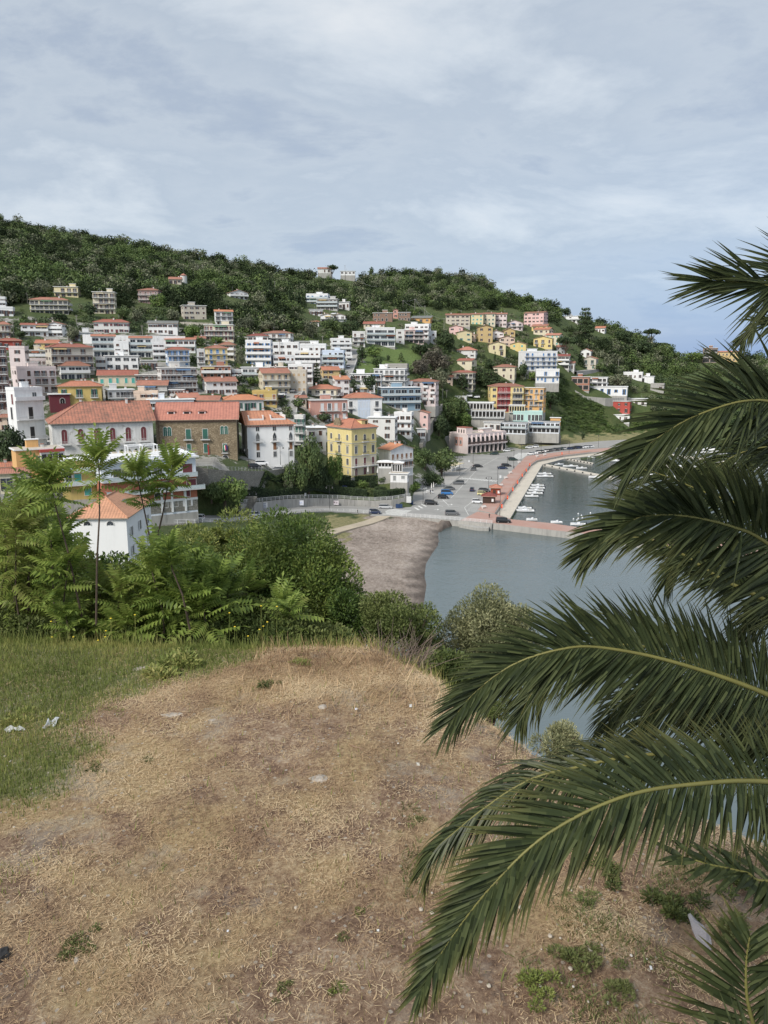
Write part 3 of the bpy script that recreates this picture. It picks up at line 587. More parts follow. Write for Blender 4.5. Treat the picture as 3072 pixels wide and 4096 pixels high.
def bld(x0, x1, yt, yb, label, wl='white', yaw=0, r=.8, roof='p', rc=None, fl=3, cols=4, sc=2, bal='', sh='brown', name='house', cat='house', Y=None, pitch=None, ov=None,
        wk=None, wins=None, skip=.06, chim=1, low=5, mat=None, balcol='white', wsc=1., root=None, pitchk=.45, bdep=1.2, lo=150, gf=None):
    pxc = (x0+x1)/2
    if Y is None: Y = hit(pxc, yb, lo)
    rr = ray(pxc, yb); th = math.atan2(rr.x, rr.y); ya = R(yaw); ct = math.cos(th)
    W = (x1-x0)/F*Y*ct*CP; w = W/(abs(math.cos(ya))+r*abs(math.sin(ya))); dd = r*w; half = (w*abs(math.sin(ya))+dd*abs(math.cos(ya)))/2
    k = 1+half*.0/Y; w *= k; dd *= k
    b0 = at(pxc, yb, Y); z0 = b0.z; h = at(pxc, yt, Y).z-z0
    cx = b0.x+math.sin(th)*half; cy = Y+math.cos(th)*half; rz = ya-th
    isroot = root is None
    if isroot:
        root = empty(name, (cx, cy, z0), rz, label, cat)
        M = Matrix.Identity(4)
    BR.append((x0-4, x1+4, yt-10, yb, Y)); BC.append((cx, cy, max(w, dd)*.55))
    wm_ = mat or wall(wl); o = MB(); rkind = roof if len(roof) > 1 else roof[0]; mp_ = pitch or pitchk
    fz_ = -low if name == 'palace' else -.5; o.box(-w/2, w/2, -dd/2, dd/2, fz_, h, wm_)
    fo = MB(); fo.box(-w/2-.06, w/2+.06, -dd/2-.06, dd/2+.06, -low-1, fz_, wall('concrete', .9))
    ovh = ov if ov is not None else {'f': .45, 'p': 0}.get(rkind, .55)
    if rkind in ('g', 'G'):
        a = rkind == 'g'; hh = ((dd if a else w)/2)*mp_
        if a: o.mesh([(-w/2, -dd/2, h), (-w/2, dd/2, h), (-w/2, 0, h+hh), (w/2, -dd/2, h), (w/2, dd/2, h), (w/2, 0, h+hh)], [(0, 2, 1), (3, 4, 5)], wm_)
        else: o.mesh([(-w/2, -dd/2, h), (w/2, -dd/2, h), (0, -dd/2, h+hh), (-w/2, dd/2, h), (w/2, dd/2, h), (0, dd/2, h+hh)], [(0, 1, 2), (3, 5, 4)], wm_)
    if rkind == 's': hh = dd*mp_; o.mesh([(-w/2, -dd/2, h), (-w/2, dd/2, h), (-w/2, dd/2, h+hh), (w/2, -dd/2, h), (w/2, dd/2, h), (w/2, dd/2, h+hh)], [(0, 2, 1), (3, 4, 5), (1, 2, 5, 4)], wm_)
    wo = o.build('wall', root); fo.build('foundation', root)
    rc = rc or {'f': 'white', 'p': 'greyslab'}.get(rkind, 'orange')
    edge = wm_ if rkind == 'p' else (WHITEP if rkind == 'f' else plain('eaves', (.36, .27, .2), .8))
    s, rh = roof_mesh(w, dd, rkind, mp_, ovh, roofmat(rc), edge); ro = s.build('roof', root, loc=(0, 0, h+(.16 if rkind not in ('f', 'p') else 0)-(ovh*mp_ if rkind not in ('f', 'p') else 0)))
    if chim:
        for i in range(chim):
            c_ = MB(); hx = RN.uniform(-.3, .3)*w; hy = RN.uniform(-.1, .3)*dd; cz = .1 if rkind in ('f', 'p') else rh*.35; ch = .9 if rkind in ('f', 'p') else rh*.65+.7
            c_.box(-.3, .3, -.3, .3, 0, ch, wall('offwhite')); c_.box(-.4, .4, -.4, .4, ch, ch+.12, wall('brick')); c_.build('chimney', ro, loc=(hx, hy, cz))
        if rkind in ('f', 'p') and w > 7:
            c_ = MB(); c_.box(-w*.13, w*.13, -dd*.12, dd*.12, .1, 2.1, wm_); c_.box(-w*.15, w*.15, -dd*.14, dd*.14, 2.1, 2.3, WHITEP); c_.build('stair_head', root, loc=(RN.uniform(-.25, .25)*w, dd*.22, h+.0))
            tp = TV if TV else None
    fh = h/fl; faces = [('F', 0, w, cols)]
    if yaw > 4: faces.append(('L', -math.pi/2, dd, sc))
    if yaw < -4: faces.append(('R', math.pi/2, dd, sc))
    def place(fc, u, z, ww, hh, kind, c, nm='window'):
        a = dict(F=(u, -dd/2-.001, 0), L=(-w/2-.001, -u, -math.pi/2), R=(w/2+.001, u, math.pi/2))[fc]
        return add_win(root, None, a[0], a[1], z, a[2], ww, hh, kind, c, nm)
    def bplace(fc, u, z, L_, kind, dp=1.2):
        a = dict(F=(u, -dd/2, 0), L=(-w/2, -u, -math.pi/2), R=(w/2, u, math.pi/2))[fc]
        return add_bal(root, a[0], a[1], z, a[2], L_, dp, kind, balcol)
    if wins is not None: wins(place, bplace, w, dd, h, root)
    else:
        for fc, _, L_, nc in faces:
            if nc <= 0: continue
            sp_ = L_/nc
            for f_ in range(fl):
                zf = f_*fh; hasb = bal and f_ > 0 and (fc == 'F' or 's' in bal)
                if hasb and bal[0] != 'c': bplace(fc, 0, zf, L_+(.2 if fc == 'F' else 0), bal[0], bdep)
                for i in range(nc):
                    if RN.random() < skip: continue
                    u = -L_/2+sp_*(i+.5+RN.uniform(-.09, .09)); kk = wk or RN.choice(['open', 'open', 'shut', 'open'])
                    if f_ == 0 and gf: kk = gf
                    ww = min(1.15*wsc, sp_*.6); tall = hasb or (f_ == 0 and RN.random() < .4)
                    if kk == 'glass': ww = sp_*.8; tall = True
                    if kk == 'loggia': ww = sp_*.86; tall = True; kk = 'shut'; c_ = 'black'  # shaded loggia depth is painted as a flat black panel
                    else: c_ = sh
                    ww *= RN.choice([.8, 1, 1]); hh = fh*.66 if tall else fh*RN.choice([.42, .42, .34])
                    place(fc, u, zf+(.06*fh if tall else fh*.32), ww, hh, kk if kk != 'arch' else 'arch', c_)
                    if hasb and bal[0] == 'c' and RN.random() < .8: bplace(fc, u, zf+.04*fh, min(sp_*.85, 2.6), bal[1] if len(bal) > 1 else 'r', .9)
    if wins is None and bal and w > 6:
        ar = random.Random(int(x0*7+yt))
        for f_ in range(1, fl):
            if ar.random() < .45:
                L_ = ar.uniform(.2, .45)*w; u = ar.uniform(-.5, .5)*(w-L_); z = (f_+.9)*fh; c_ = MB(); mm = plain('awning_%d' % (int(x0) % 5), [(.30, .12, .07), (.42, .38, .28), (.10, .17, .28), (.46, .36, .18), (.13, .22, .14)][int(x0) % 5], .85)
                c_.mesh([(-L_/2, 0, 0), (L_/2, 0, 0), (L_/2, -1.3, -.6), (-L_/2, -1.3, -.6), (-L_/2, 0, -.06), (L_/2, 0, -.06), (L_/2, -1.3, -.66), (-L_/2, -1.3, -.66)], [(0, 3, 2, 1), (4, 5, 6, 7), (2, 3, 7, 6), (0, 4, 7, 3), (1, 2, 6, 5)], mm); c_.build('awning', root, loc=(u, -dd/2, z))
    if wins is None and w > 5:
        c_ = MB(); ax = (x0*.37 % 1-.5)*.6*w; c_.tube([(ax, 0, h), (ax, 0, h+rh+2.2)], .035, plain('antenna_metal', (.3, .3, .3), .5), 4)
        for k in range(3): c_.box(ax-.5+.1*k, ax+.5-.1*k, -.02, .02, h+rh+1.4+k*.3, h+rh+1.44+k*.3, plain('antenna_metal', (.3, .3, .3), .5))
        c_.build('antenna', root)
    return root, (cx, cy, z0, rz, w, dd, h)
TV = None
B = bld
AP = dict(name='apartment_building', cat='apartment block')
# ---- upper left slope
B(219, 325, 1147, 1190, 'yellow flat-roofed house, highest house on the left slope above the brown loggia house', 'paleyellow', -12, .6, 'f', 'tanslab', 2, 4, bal='r')
B(124, 285, 1198, 1257, 'long house with brown loggia openings on two floors under a low red hip roof', 'paleyellow', -10, .45, 'h', 'old', 3, 8, 2, bal='rs', wk='loggia', skip=0, pitch=.3, sh='brown')
B(376, 470, 1168, 1257, 'narrow cream apartment house with balconies and a red awning on its top floor', 'cream', -8, .7, 'f', 'greyslab', 4, 4, bal='r', **AP)
B(556, 648, 1160, 1218, 'pinkish villa with an arched loggia under a brown roof, left of the dark trees', 'mauve', -14, .7, 'h', 'brown', 3, 4, bal='r', wk='arch', pitch=.3)
B(-20, 32, 1192, 1264, 'white stepped apartment block cut by the left edge, beside the long loggia house', 'white', -8, .8, 'p', None, 4, 3, bal='p', **AP)
B(-20, 62, 1232, 1266, 'low white terrace block under the stepped white flats at the left edge', 'white', -8, .8, 'p', None, 1, 4, chim=0)
B(-10, 48, 1296, 1352, 'cream house with a brown hip roof at the left edge below the white terraces', 'cream', -10, .8, 'h', 'old', 2, 3, bal='r')
B(88, 200, 1300, 1346, 'white house with long balconies and low red roofs, left half of a joined pair', 'white', -5, .6, 'g', 'red', 2, 4, bal='p', pitch=.22)
B(192, 268, 1296, 1347, 'white gabled house with dark red roof, right half of the joined pair', 'white', -18, .9, 'G', 'red', 3, 3, bal='p', pitch=.28)
B(378, 522, 1288, 1334, 'wide white two-storey house under a long orange-red hip roof with a porch roof', 'offwhite', -6, .45, 'h', 'red', 2, 7, sh='red', pitch=.35)
B(595, 716, 1292, 1338, 'white farmhouse with a grey-green roof and a dark glazed porch', 'white', -5, .5, 'g', 'greyroof', 2, 6, pitch=.3)
B(-10, 92, 1362, 1402, 'low red house with a red tiled roof at the left edge', 'red', -6, .6, 'h', 'red', 1, 4, pitch=.3)
B(146, 245, 1372, 1412, 'bright yellow house with an orange roof behind the big cream block', 'yellow', -10, .8, 'g', 'orange', 2, 3, pitch=.35)
B(188, 382, 1388, 1510, 'big cream apartment block with twin balcony stacks and brown shutters', 'beige', 16, .5, 'h', 'red', 4, 6, 2, bal='r', pitch=.3, chim=3, **AP)
B(373, 464, 1345, 1428, 'white terraced house with large glass fronts and an orange roof edge, left of three', 'white', 0, .7, 'g', 'orange', 3, 3, bal='g', wk='glass', pitch=.2)
B(523, 610, 1352, 1430, 'white terraced house with glass fronts and orange roof edge, middle of three', 'white', 0, .7, 'g', 'orange', 3, 3, bal='g', wk='glass', pitch=.2)
B(664, 788, 1358, 1412, 'white terraced house with orange roof edge above the light blue house, right of three', 'white', -5, .6, 'g', 'orange', 2, 5, bal='p', pitch=.2)
B(422, 562, 1424, 1480, 'long plain white two-storey house with a deep flat roof slab', 'white', -6, .5, 'f', 'white', 2, 4, sh='dark', wk='open', skip=0)
B(46, 125, 1392, 1520, 'tall pinkish-white block with a blank wall beside the mauve block', 'palepink', -20, .7, 'p', None, 4, 1, 2, chim=0, **AP)
B(-24, 48, 1388, 1640, 'tall dark mauve apartment block at the left edge with stacked balconies', 'mauve', -6, .7, 'f', 'greyslab', 7, 3, bal='r', **AP)
B(55, 236, 1474, 1605, 'pinkish-white apartment block with planted roof terrace behind the white cube flats', 'palepink', 12, .7, 'p', 'tanslab', 4, 5, bal='cr', **AP)
B(232, 362, 1462, 1518, 'white house with glazed veranda and brown roof before the big cream block', 'white', 10, .6, 'h', 'brown', 2, 4, bal='p', wk='glass')
B(394, 557, 1500, 1548, 'low cream house with a long dark red roof and turquoise shutters', 'cream', -4, .5, 'g', 'red', 1, 5, sh='teal', wk='shut')
B(424, 540, 1560, 1622, 'pale grey two-storey block with a bright white flat roof', 'palegrey', 8, .6, 'f', 'white', 2, 4, 2, sh='dark', bal='r', **AP)
B(537, 640, 1572, 1622, 'peach-coloured low house beside the pale grey block', 'peach', -6, .6, 'p', 'white', 2, 4, sh='brown')
B(-14, 37, 1668, 1720, 'pinkish house with an old orange roof at the left edge under the mauve block', 'peach', -8, .8, 'g', 'old', 2, 2)
B(677, 728, 1116, 1136, 'low white house with brown roof in the woods beside the small round tower', 'beige', -5, .8, 'g', 'old', 1, 3)
B(903, 992, 1170, 1195, 'white chalet with two stepped gables half hidden in dark trees', 'white', 18, .8, 'G', 'old', 2, 4, 2, pitch=.3, bal='p')
B(726, 826, 1222, 1280, 'boxy cream house with few windows, left of the white orange-roofed house', 'beige', 10, .6, 'f', 'greyslab', 3, 4, 2)
B(859, 932, 1246, 1300, 'tall narrow white house with an orange gabled roof at the wood edge', 'white', 4, .8, 'g', 'bright', 3, 3, bal='r', pitch=.25)
B(819, 940, 1300, 1364, 'beige semi-detached house with tall windows and pink shutters above a green bank', 'cream', -6, .5, 'f', 'greyslab', 3, 6, bal='r', sh='red')
B(664, 760, 1398, 1468, 'light blue-white house with a red roof and blue awnings', 'bluewhite', 8, .6, 'h', 'red', 3, 4, bal='r', sh='blue', pitch=.3)
B(632, 792, 1472, 1575, 'long greyish-white apartment block with many small windows and a roof slab', 'offwhite', 10, .6, 'f', 'tanslab', 4, 7, 2, bal='r', **AP)
B(823, 912, 1392, 1462, 'yellow apartment house with blue doors, long balconies and a red roof', 'yellow', 10, .8, 'h', 'old', 3, 3, 2, bal='rs', sh='blue', wk='shut', pitch=.3, **AP)
B(880, 945, 1378, 1440, 'cream house with hip roof standing behind the yellow apartment house', 'cream', -12, .7, 'h', 'brown', 3, 3, bal='p', Y=None)
B(803, 923, 1466, 1515, 'unfinished brick block with bare red walls under the yellow apartment house', 'brick', 4, .5, 'f', 'greyslab', 2, 4, sh='black', wk='shut', bal='p', **AP)
B(810, 950, 1525, 1580, 'white house with an old brown tiled roof and wooden pergola', 'white', 14, .5, 'g', 'old', 2, 5, 2)
B(991, 1076, 1343, 1368, 'white house with a dark red hip roof on top of the stack of white flats', 'white', -5, .6, 'h', 'darkred', 1, 4, pitch=.3)
B(1052, 1176, 1332, 1370, 'two-storey house with brick-orange upper wall and low brown hip roof', 'offwhite', -12, .6, 'h', 'brown', 2, 4, bal='r', pitch=.25)
B(985, 1093, 1366, 1464, 'four-level white apartment block with wide parapet balconies and blue glass', 'white', -8, .6, 'p', 'white', 4, 4, bal='p', wk='open', sh='blue', **AP)
B(1093, 1200, 1374, 1425, 'white annex with stairs beside the four-level white block', 'white', -4, .6, 'p', 'white', 2, 4)
B(1178, 1308, 1380, 1425, 'long low white building with a glass roof balustrade', 'white', -4, .5, 'p', 'white', 1, 5)
B(1178, 1290, 1408, 1470, 'white apartment block with recessed dark balconies left of the pale blue block', 'white', -8, .6, 'p', None, 3, 5, bal='p', **AP)
B(1290, 1382, 1406, 1468, 'pale blue apartment block with full-width balconies beside the steep street', 'paleblue', -8, .6, 'p', None, 3, 4, bal='g', sh='dark', **AP)
B(1320, 1406, 1358, 1412, 'white stepped house with a glazed top room at the head of the steep street', 'white', 6, .7, 'p', 'white', 3, 3, bal='p')
B(966, 1085, 1470, 1525, 'modern white house with big windows beside the cream house', 'white', -6, .6, 'f', 'white', 2, 4, bal='g', wk='glass')
B(1033, 1160, 1492, 1575, 'old cream house with sloping top floor, left of a joined pair', 'cream', 14, .7, 'g', 'old', 3, 4, 2, bal='r', sh='tan')
B(1150, 1232, 1486, 1572, 'cream house with rows of narrow tan-shuttered windows, right of the joined pair', 'beige', -6, .7, 'p', 'tanslab', 3, 4, bal='', sh='tan', wk='shut', **AP)
B(1154, 1256, 1462, 1530, 'white three-storey house with recessed balconies behind the tall araucaria tree', 'white', -5, .6, 'p', None, 3, 4, bal='p')
B(1281, 1358, 1480, 1518, 'small ochre house with an orange gabled roof and a timber pergola', 'ochre', 12, .8, 'g', 'orange', 2, 3, 1)
B(1331, 1398, 1518, 1590, 'white house with dark solar panels on an orange roof', 'white', 14, .8, 's', 'bright', 3, 2, 2, pitch=.25)
B(1224, 1320, 1178, 1220, 'white hillside hotel of stacked terraces, left part with roof frame', 'white', -10, .6, 'p', 'white', 3, 5, bal='g', sh='blue', cat='hotel', name='hotel')
B(1268, 1356, 1196, 1240, 'grey-fronted lower wing of the hillside hotel with a long glass balcony', 'grey', -10, .5, 'f', 'greyslab', 3, 5, bal='g', wk='open', cat='hotel', name='hotel')
B(1283, 1340, 1262, 1288, 'white house with two small gables on the slope under the hotel, left half', 'white', -8, .8, 'G', 'old', 2, 3, bal='r', pitch=.3)
B(1338, 1386, 1262, 1290, 'white house with a gable and balcony under the hotel, right half', 'white', -8, .8, 'G', 'old', 2, 2, bal='r', pitch=.3)
B(1240, 1278, 1286, 1304, 'little white cottage with an orange hip roof among the olive trees', 'white', -5, .8, 'h', 'orange', 1, 2, pitch=.3, chim=0)
B(1363, 1421, 1084, 1099, 'long low white villa on the ridge right of the umbrella pine', 'white', -3, .4, 'f', 'tanslab', 1, 4, chim=0)
B(1272, 1324, 1074, 1090, 'low white house on the ridge left of the umbrella pine', 'offwhite', -3, .4, 'g', 'old', 1, 3, chim=0)
B(1492, 1572, 1252, 1285, 'low stone ruin with bare walls and dark openings beside the orange tower', 'brown', -5, .5, 'f', 'tanslab', 2, 5, wk='shut', sh='black', skip=.3)
B(1572, 1592, 1240, 1272, 'small orange tower-like house between two low ruins', 'salmon', 0, .8, 'G', 'orange', 2, 1, chim=0)
B(1594, 1642, 1250, 1285, 'low stone wing right of the orange tower', 'brown', -5, .6, 'f', 'tanslab', 2, 4, wk='shut', sh='black', chim=0)
B(1644, 1730, 1272, 1290, 'low house with a slanting yellow and grey roof', 'orange', -10, .7, 's', 'greyroof', 1, 3, chim=0, pitch=.2)
B(1455, 1540, 1295, 1325, 'cream house with a red roof and a centre gable behind the modern white villa', 'cream', -4, .6, 'g', 'red', 2, 4, pitch=.35)
B(1460, 1580, 1314, 1384, 'modern white villa with a dark central panel and a wide glazed top floor', 'white', 6, .6, 'p', 'white', 3, 4, bal='g', wk='glass', cat='villa', name='villa')
B(1620, 1724, 1300, 1356, 'white block with square recessed balconies behind the pink-fronted flats', 'white', -12, .5, 'p', None, 3, 5, 2, bal='p', **AP)
B(1617, 1697, 1320, 1374, 'pink-fronted flats with dark awnings and balconies', 'pink', -3, .6, 'f', 'tanslab', 3, 4, bal='r', wk='loggia', **AP)
# ---- row houses on the right hill
B(1783, 1880, 1260, 1304, 'long grey-pink row house with a plum roof, leftmost of the hilltop row', 'mauve' if 0 else 'beige', -2, .4, 'g', 'brown', 3, 5, sh='brown', pitch=.3)
B(1884, 1933, 1257, 1300, 'yellow row house with green shutters right of the grey-pink row house', 'paleyellow', -2, .6, 'g', 'brown', 3, 3, sh='teal', wk='shut', pitch=.3)
B(1933, 1981, 1255, 1303, 'cream and yellow row house with turquoise shutters', 'cream', -2, .6, 'g', 'brown', 3, 3, sh='green', wk='shut', pitch=.3)
B(1981, 2027, 1256, 1307, 'pale pink row house at the right end of the hilltop row', 'palepink', -4, .6, 'g', 'old', 3, 3, pitch=.3)
B(1796, 1855, 1308, 1343, 'dusty pink house with a low gable left of the yellow gabled house', 'pink', -6, .8, 'G', 'old', 2, 2, pitch=.25)
B(1823, 1887, 1328, 1368, 'yellow low-gabled house with teal shutters below the left row houses', 'paleyellow', 10, .8, 'G', 'old', 2, 2, 1, sh='teal', pitch=.25)
B(1905, 1970, 1308, 1370, 'tall orange-yellow gabled house on the hill with small windows', 'ochre', 8, .9, 'G', 'orange', 3, 2, 2, pitch=.25)
B(1948, 2014, 1330, 1362, 'white gabled house among the yellow gabled houses', 'white', 8, .8, 'G', 'old', 2, 3, 1, pitch=.28)
B(2027, 2094, 1290, 1320, 'small pink gabled house left of the tall pink block', 'palepink', -6, .8, 'G', 'brown', 2, 3, pitch=.3, bal='r')
B(2094, 2190, 1250, 1320, 'tall plain pink apartment block with scattered small windows, highest on the right hill', 'pink', -24, .5, 'g', 'brown', 5, 5, 3, bal='', skip=.2, pitch=.2, **AP)
B(2126, 2200, 1304, 1335, 'yellow gabled house under the tall pink block', 'yellow', -18, .8, 'g', 'old', 2, 3, 2, pitch=.3)
B(2133, 2213, 1318, 1352, 'cream gabled house stepping down below the yellow one', 'cream', -20, .8, 'g', 'orange', 2, 3, 2, pitch=.3)
B(2180, 2250, 1340, 1382, 'cream house with tall turquoise shutters at the right of the gabled cluster', 'cream', -18, .8, 'g', 'salmon', 3, 3, 2, sh='teal', wk='shut', pitch=.28)
B(2133, 2214, 1354, 1394, 'orange-yellow gabled house right above the blue and white hotel', 'yellow', -6, .8, 'G', 'orange', 2, 3, 2, pitch=.25, bal='cr')
B(1991, 2058, 1352, 1385, 'salmon-orange gabled house between two yellow ones', 'peach', 8, .8, 'G', 'orange', 2, 3, 1, pitch=.28)
B(1950, 2022, 1376, 1423, 'yellow gabled house with a tall cypress in front', 'paleyellow', 6, .8, 'G', 'old', 2, 2, 1, pitch=.28, bal='cr')
B(2040, 2110, 1376, 1411, 'yellow gabled house with one turquoise shutter left of the orange-yellow one', 'yellow', -8, .8, 'G', 'old', 2, 2, 2, pitch=.28, sh='teal', wk='shut')
B(1827, 1910, 1400, 1430, 'white house with an orange hip roof and a small dormer', 'offwhite', -8, .8, 'h', 'salmon', 2, 3, 2, pitch=.4)
B(1828, 1907, 1442, 1488, 'pale yellow house with a bright red gabled roof below the white dormered house', 'cream', -26, .7, 'g', 'red', 2, 1, 2, pitch=.3)
B(1806, 1903, 1490, 1556, 'cream veranda building with columns and a bright red roof', 'cream', -14, .6, 'h', 'red', 3, 5, 2, bal='r', wk='loggia', pitch=.25)
B(1780, 1812, 1508, 1545, 'small salmon-roofed annex beside the red-roofed veranda building', 'peach', -5, .8, 'g', 'orange', 2, 1, chim=0)
B(1972, 2066, 1468, 1516, 'cream villa with a low brown hip roof left of the blue and white hotel', 'cream', -8, .7, 'h', 'brown', 2, 3, 2, pitch=.3, cat='villa', name='villa')
B(2070, 2228, 1408, 1480, 'big white hotel with blue shutters and rows of balconies on the right hill', 'white', 22, .5, 'p', 'white', 4, 6, 1, bal='r', sh='blue', skip=.05, cat='hotel', name='hotel', Y=508)
B(2140, 2236, 1480, 1530, 'lower wing of the blue-shuttered hotel with an arcade of dark arches', 'white', 4, .4, 'p', 'white', 2, 6, 1, bal='r', sh='blue', gf='arch', cat='hotel', name='hotel', Y=500, chim=0)
B(2225, 2261, 1388, 1416, 'small white house left of the umbrella pine on the right hill', 'white', -5, .8, 'g', 'salmon', 2, 2, chim=0)
B(2228, 2280, 1424, 1475, 'white restaurant with red tiled roofs beside the blue-shuttered hotel', 'offwhite', -10, .6, 'g', 'darkred', 3, 3, bal='p', wk='loggia')
B(2321, 2368, 1404, 1430, 'small white gabled house behind the cypress on the right hill', 'white', -10, .8, 'G', 'salmon', 1, 2, chim=0)
B(2331, 2391, 1434, 1482, 'old cream gabled house with green balcony near the right end of the hill', 'beige', -14, .7, 'G', 'orange', 2, 2, 1, sh='green', bal='cr', pitch=.3)
B(2252, 2330, 1264, 1290, 'white villa half hidden by trees high on the right shoulder', 'white', -8, .6, 'f', 'white', 2, 4, bal='p', cat='villa', name='villa', skip=.2)
B(2381, 2424, 1312, 1332, 'small white house with a red roof among trees at the right shoulder', 'white', -12, .8, 'g', 'orange', 1, 3, chim=0)
B(2808, 2868, 1392, 1450, 'old brown stone building with dark balconies at the right pass, taller part', 'brown', -4, .7, 'f', 'old', 3, 2, wk='loggia', bal='r')
B(2866, 2960, 1408, 1450, 'old ochre building with arched gallery at the right pass, longer part', 'ochre', -4, .4, 'g', 'salmon', 2, 6, wk='arch', sh='black', pitch=.2)
# ---- lower centre
B(855, 945, 1552, 1580, 'small ochre house with crossing orange gables behind the white veranda house', 'ochre', 12, .8, 'G', 'salmon', 1, 2, pitch=.35, chim=0)
B(874, 1058, 1600, 1650, 'white house with roof terrace and wide orange hip roof behind the stone palace', 'offwhite', 12, .6, 'h', 'bright', 1, 6, 2, bal='', sh='green', pitch=.34)
B(1010, 1115, 1570, 1628, 'mustard-yellow flat-roofed block with a white room on top beside the curved street', 'mustard', -6, .7, 'p', 'white', 2, 4, sh='wood', bal='r')
B(586, 780, 1600, 1640, 'low white flat-roofed building behind the white palace roof', 'bluewhite', 4, .5, 'f', 'white', 1, 5)
B(700, 800, 1590, 1625, 'low house with an orange gabled roof among the grey flats', 'offwhite', 18, .8, 'g', 'salmon', 1, 4, chim=2)
B(790, 890, 1600, 1640, 'low house with a weathered brown roof right of the orange gabled roof', 'grey', -14, .7, 'g', 'old', 1, 4, chim=1)
B(552, 680, 1540, 1585, 'grey two-storey house with plants along its balcony', 'grey', -8, .6, 'g', 'old', 2, 4, bal='r')
B(1225, 1366, 1556, 1606, 'cream three-storey villa with an orange hip roof beside the curved street', 'cream', -14, .7, 'h', 'orange', 2, 4, 3, bal='rs', sh='dark', pitch=.32, cat='villa', name='villa')
B(1225, 1393, 1602, 1690, 'salmon-pink old palace with a glazed maroon bay in the middle', 'salmon', 14, .5, 'f', 'greyslab', 2, 5, 2, bal='cr', sh='white', skip=.1)
def w98(place, bal, w, d, h, root):
    for u in (-.36, .36):
        for z in (.15, .55): place('F', u*w, z*h, 1.4, h*.28, 'glass', 'grey')
        bal('F', u*w, .5*h, w*.2, 'r', .8)
    for i in range(4): place('F', (-.12+.08*i)*w, .52*h, w*.055, h*.3, 'arch', 'glass')
    for i in range(3): place('F', (-.1+.1*i)*w, .14*h, w*.07, h*.26, 'arch', 'glass')
    for z in (.2, .6): place('L', 0, z*h, 1.0, 1.4, 'round', 'glass')
    q = MB(); q.box(-w*.17, w*.17, -.12, 0, 0, h*.9, wall('paleblue')); q.build('blue_bay', root, loc=(0, -d/2+.05, .02))
B(1359, 1530, 1592, 1675, 'white villa with pale blue centre bay of arched windows and orange hip roof', 'white', 12, .75, 'h', 'orange', 2, 4, wins=w98, pitch=.3, cat='villa', name='villa', chim=2)
B(1507, 1684, 1552, 1640, 'blue-grey apartment block with long pale glass balconies', 'blue', 16, .45, 'f', 'white', 3, 6, 1, bal='g', wk='glass', sh='wood', **AP)
B(1495, 1630, 1476, 1545, 'modern white villa with open colonnaded floors below the green meadow', 'white', -10, .5, 'f', 'white', 3, 6, 2, bal='rs', wk='open', sh='grey', cat='villa', name='villa')
B(1402, 1530, 1496, 1545, 'long low white wing with a roof terrace left of the colonnaded villa', 'white', -6, .4, 'f', 'white', 2, 6, bal='r')
B(1632, 1756, 1526, 1622, 'pink apartment house with a hip roof and white bay windows', 'palepink', -12, .6, 'h', 'brown', 4, 4, 2, bal='cp', pitch=.25, **AP)
B(1540, 1636, 1460, 1490, 'roofless grey concrete shell overgrown with creeper in the meadow', 'concrete', -8, .6, 'p', 'greyslab', 1, 3, wk='shut', sh='black', chim=0)
B(1470, 1592, 1672, 1755, 'plain white block with a pale metal roof behind the yellow palazzo', 'offwhite', -10, .6, 'f', 'white', 3, 2, 2, **AP)
B(1575, 1655, 1656, 1750, 'white building with a stair terrace beside the pink church-like house', 'white', -10, .7, 'p', 'tanslab', 3, 3, bal='p')
B(1652, 1722, 1652, 1715, 'pink house with an arched front and a cross-shaped mast', 'pink', -12, .8, 'G', 'orange', 2, 2, 1, wk='arch', sh='dark', pitch=.3)
B(1180, 1224, 1668, 1795, 'narrow white house with green shutters and washing between the white palace and trees', 'offwhite', -16, .8, 'p', None, 4, 2, 2, sh='green', bal='r')
B(1222, 1306, 1712, 1800, 'white house with a domed metal roof left of the yellow palazzo', 'offwhite', 6, .8, 'h', 'white', 2, 2, pitch=.12)
B(199, 285, 1578, 1650, 'block with a dark wine-red wall and white roof beside the white cube flats', 'maroon', 4, .6, 'f', 'white', 2, 1, wins=lambda p, b, w, d, h, r_: p('F', w*.12, h*.5, 1.5, 1.8, 'round', 'glass'), chim=0, **AP)
B(237, 421, 1544, 1640, 'mustard-yellow villa with a wide orange hip roof and recessed centre', 'mustard', -5, .55, 'h', 'orange', 2, 3, 1, bal='cr', sh='green', pitch=.36, chim=3, cat='villa', name='villa')
# ---- far right cluster
B(2285, 2360, 1508, 1560, 'half-finished brick and cream house with open floors, left part', 'brick', -6, .6, 'f', 'greyslab', 2, 3, bal='', wk='loggia')
B(2350, 2432, 1510, 1548, 'white open-framed house with teal doors joined to the brick house', 'white', -6, .6, 'f', 'white', 2, 4, bal='r', wk='loggia', chim=0)
B(2338, 2512, 1547, 1580, 'long low white house with blue shutters on the right slope', 'white', -4, .35, 'f', 'white', 1, 6, sh='blue', wk='open', wsc=1.3, skip=0)
B(2428, 2526, 1606, 1652, 'small brick-red house with white base above the harbour', 'red', -8, .6, 'f', 'greyslab', 2, 3, chim=0)
B(2492, 2572, 1492, 1520, 'white terrace house with a rail on its roof among trees', 'white', -6, .5, 'p', 'white', 1, 4)
B(2560, 2618, 1506, 1532, 'white veranda house right of the white terrace house', 'white', -6, .6, 'f', 'white', 1, 3, wk='loggia')
B(2600, 2658, 1538, 1570, 'bare concrete building behind the palm leaf tips', 'concrete', -6, .6, 'p', None, 1, 2, chim=0)
B(2505, 2590, 1596, 1620, 'low pale shed with a white roof right of the brick-red house', 'offwhite', -4, .6, 'f', 'white', 1, 3, chim=0, name='shed', cat='shed')
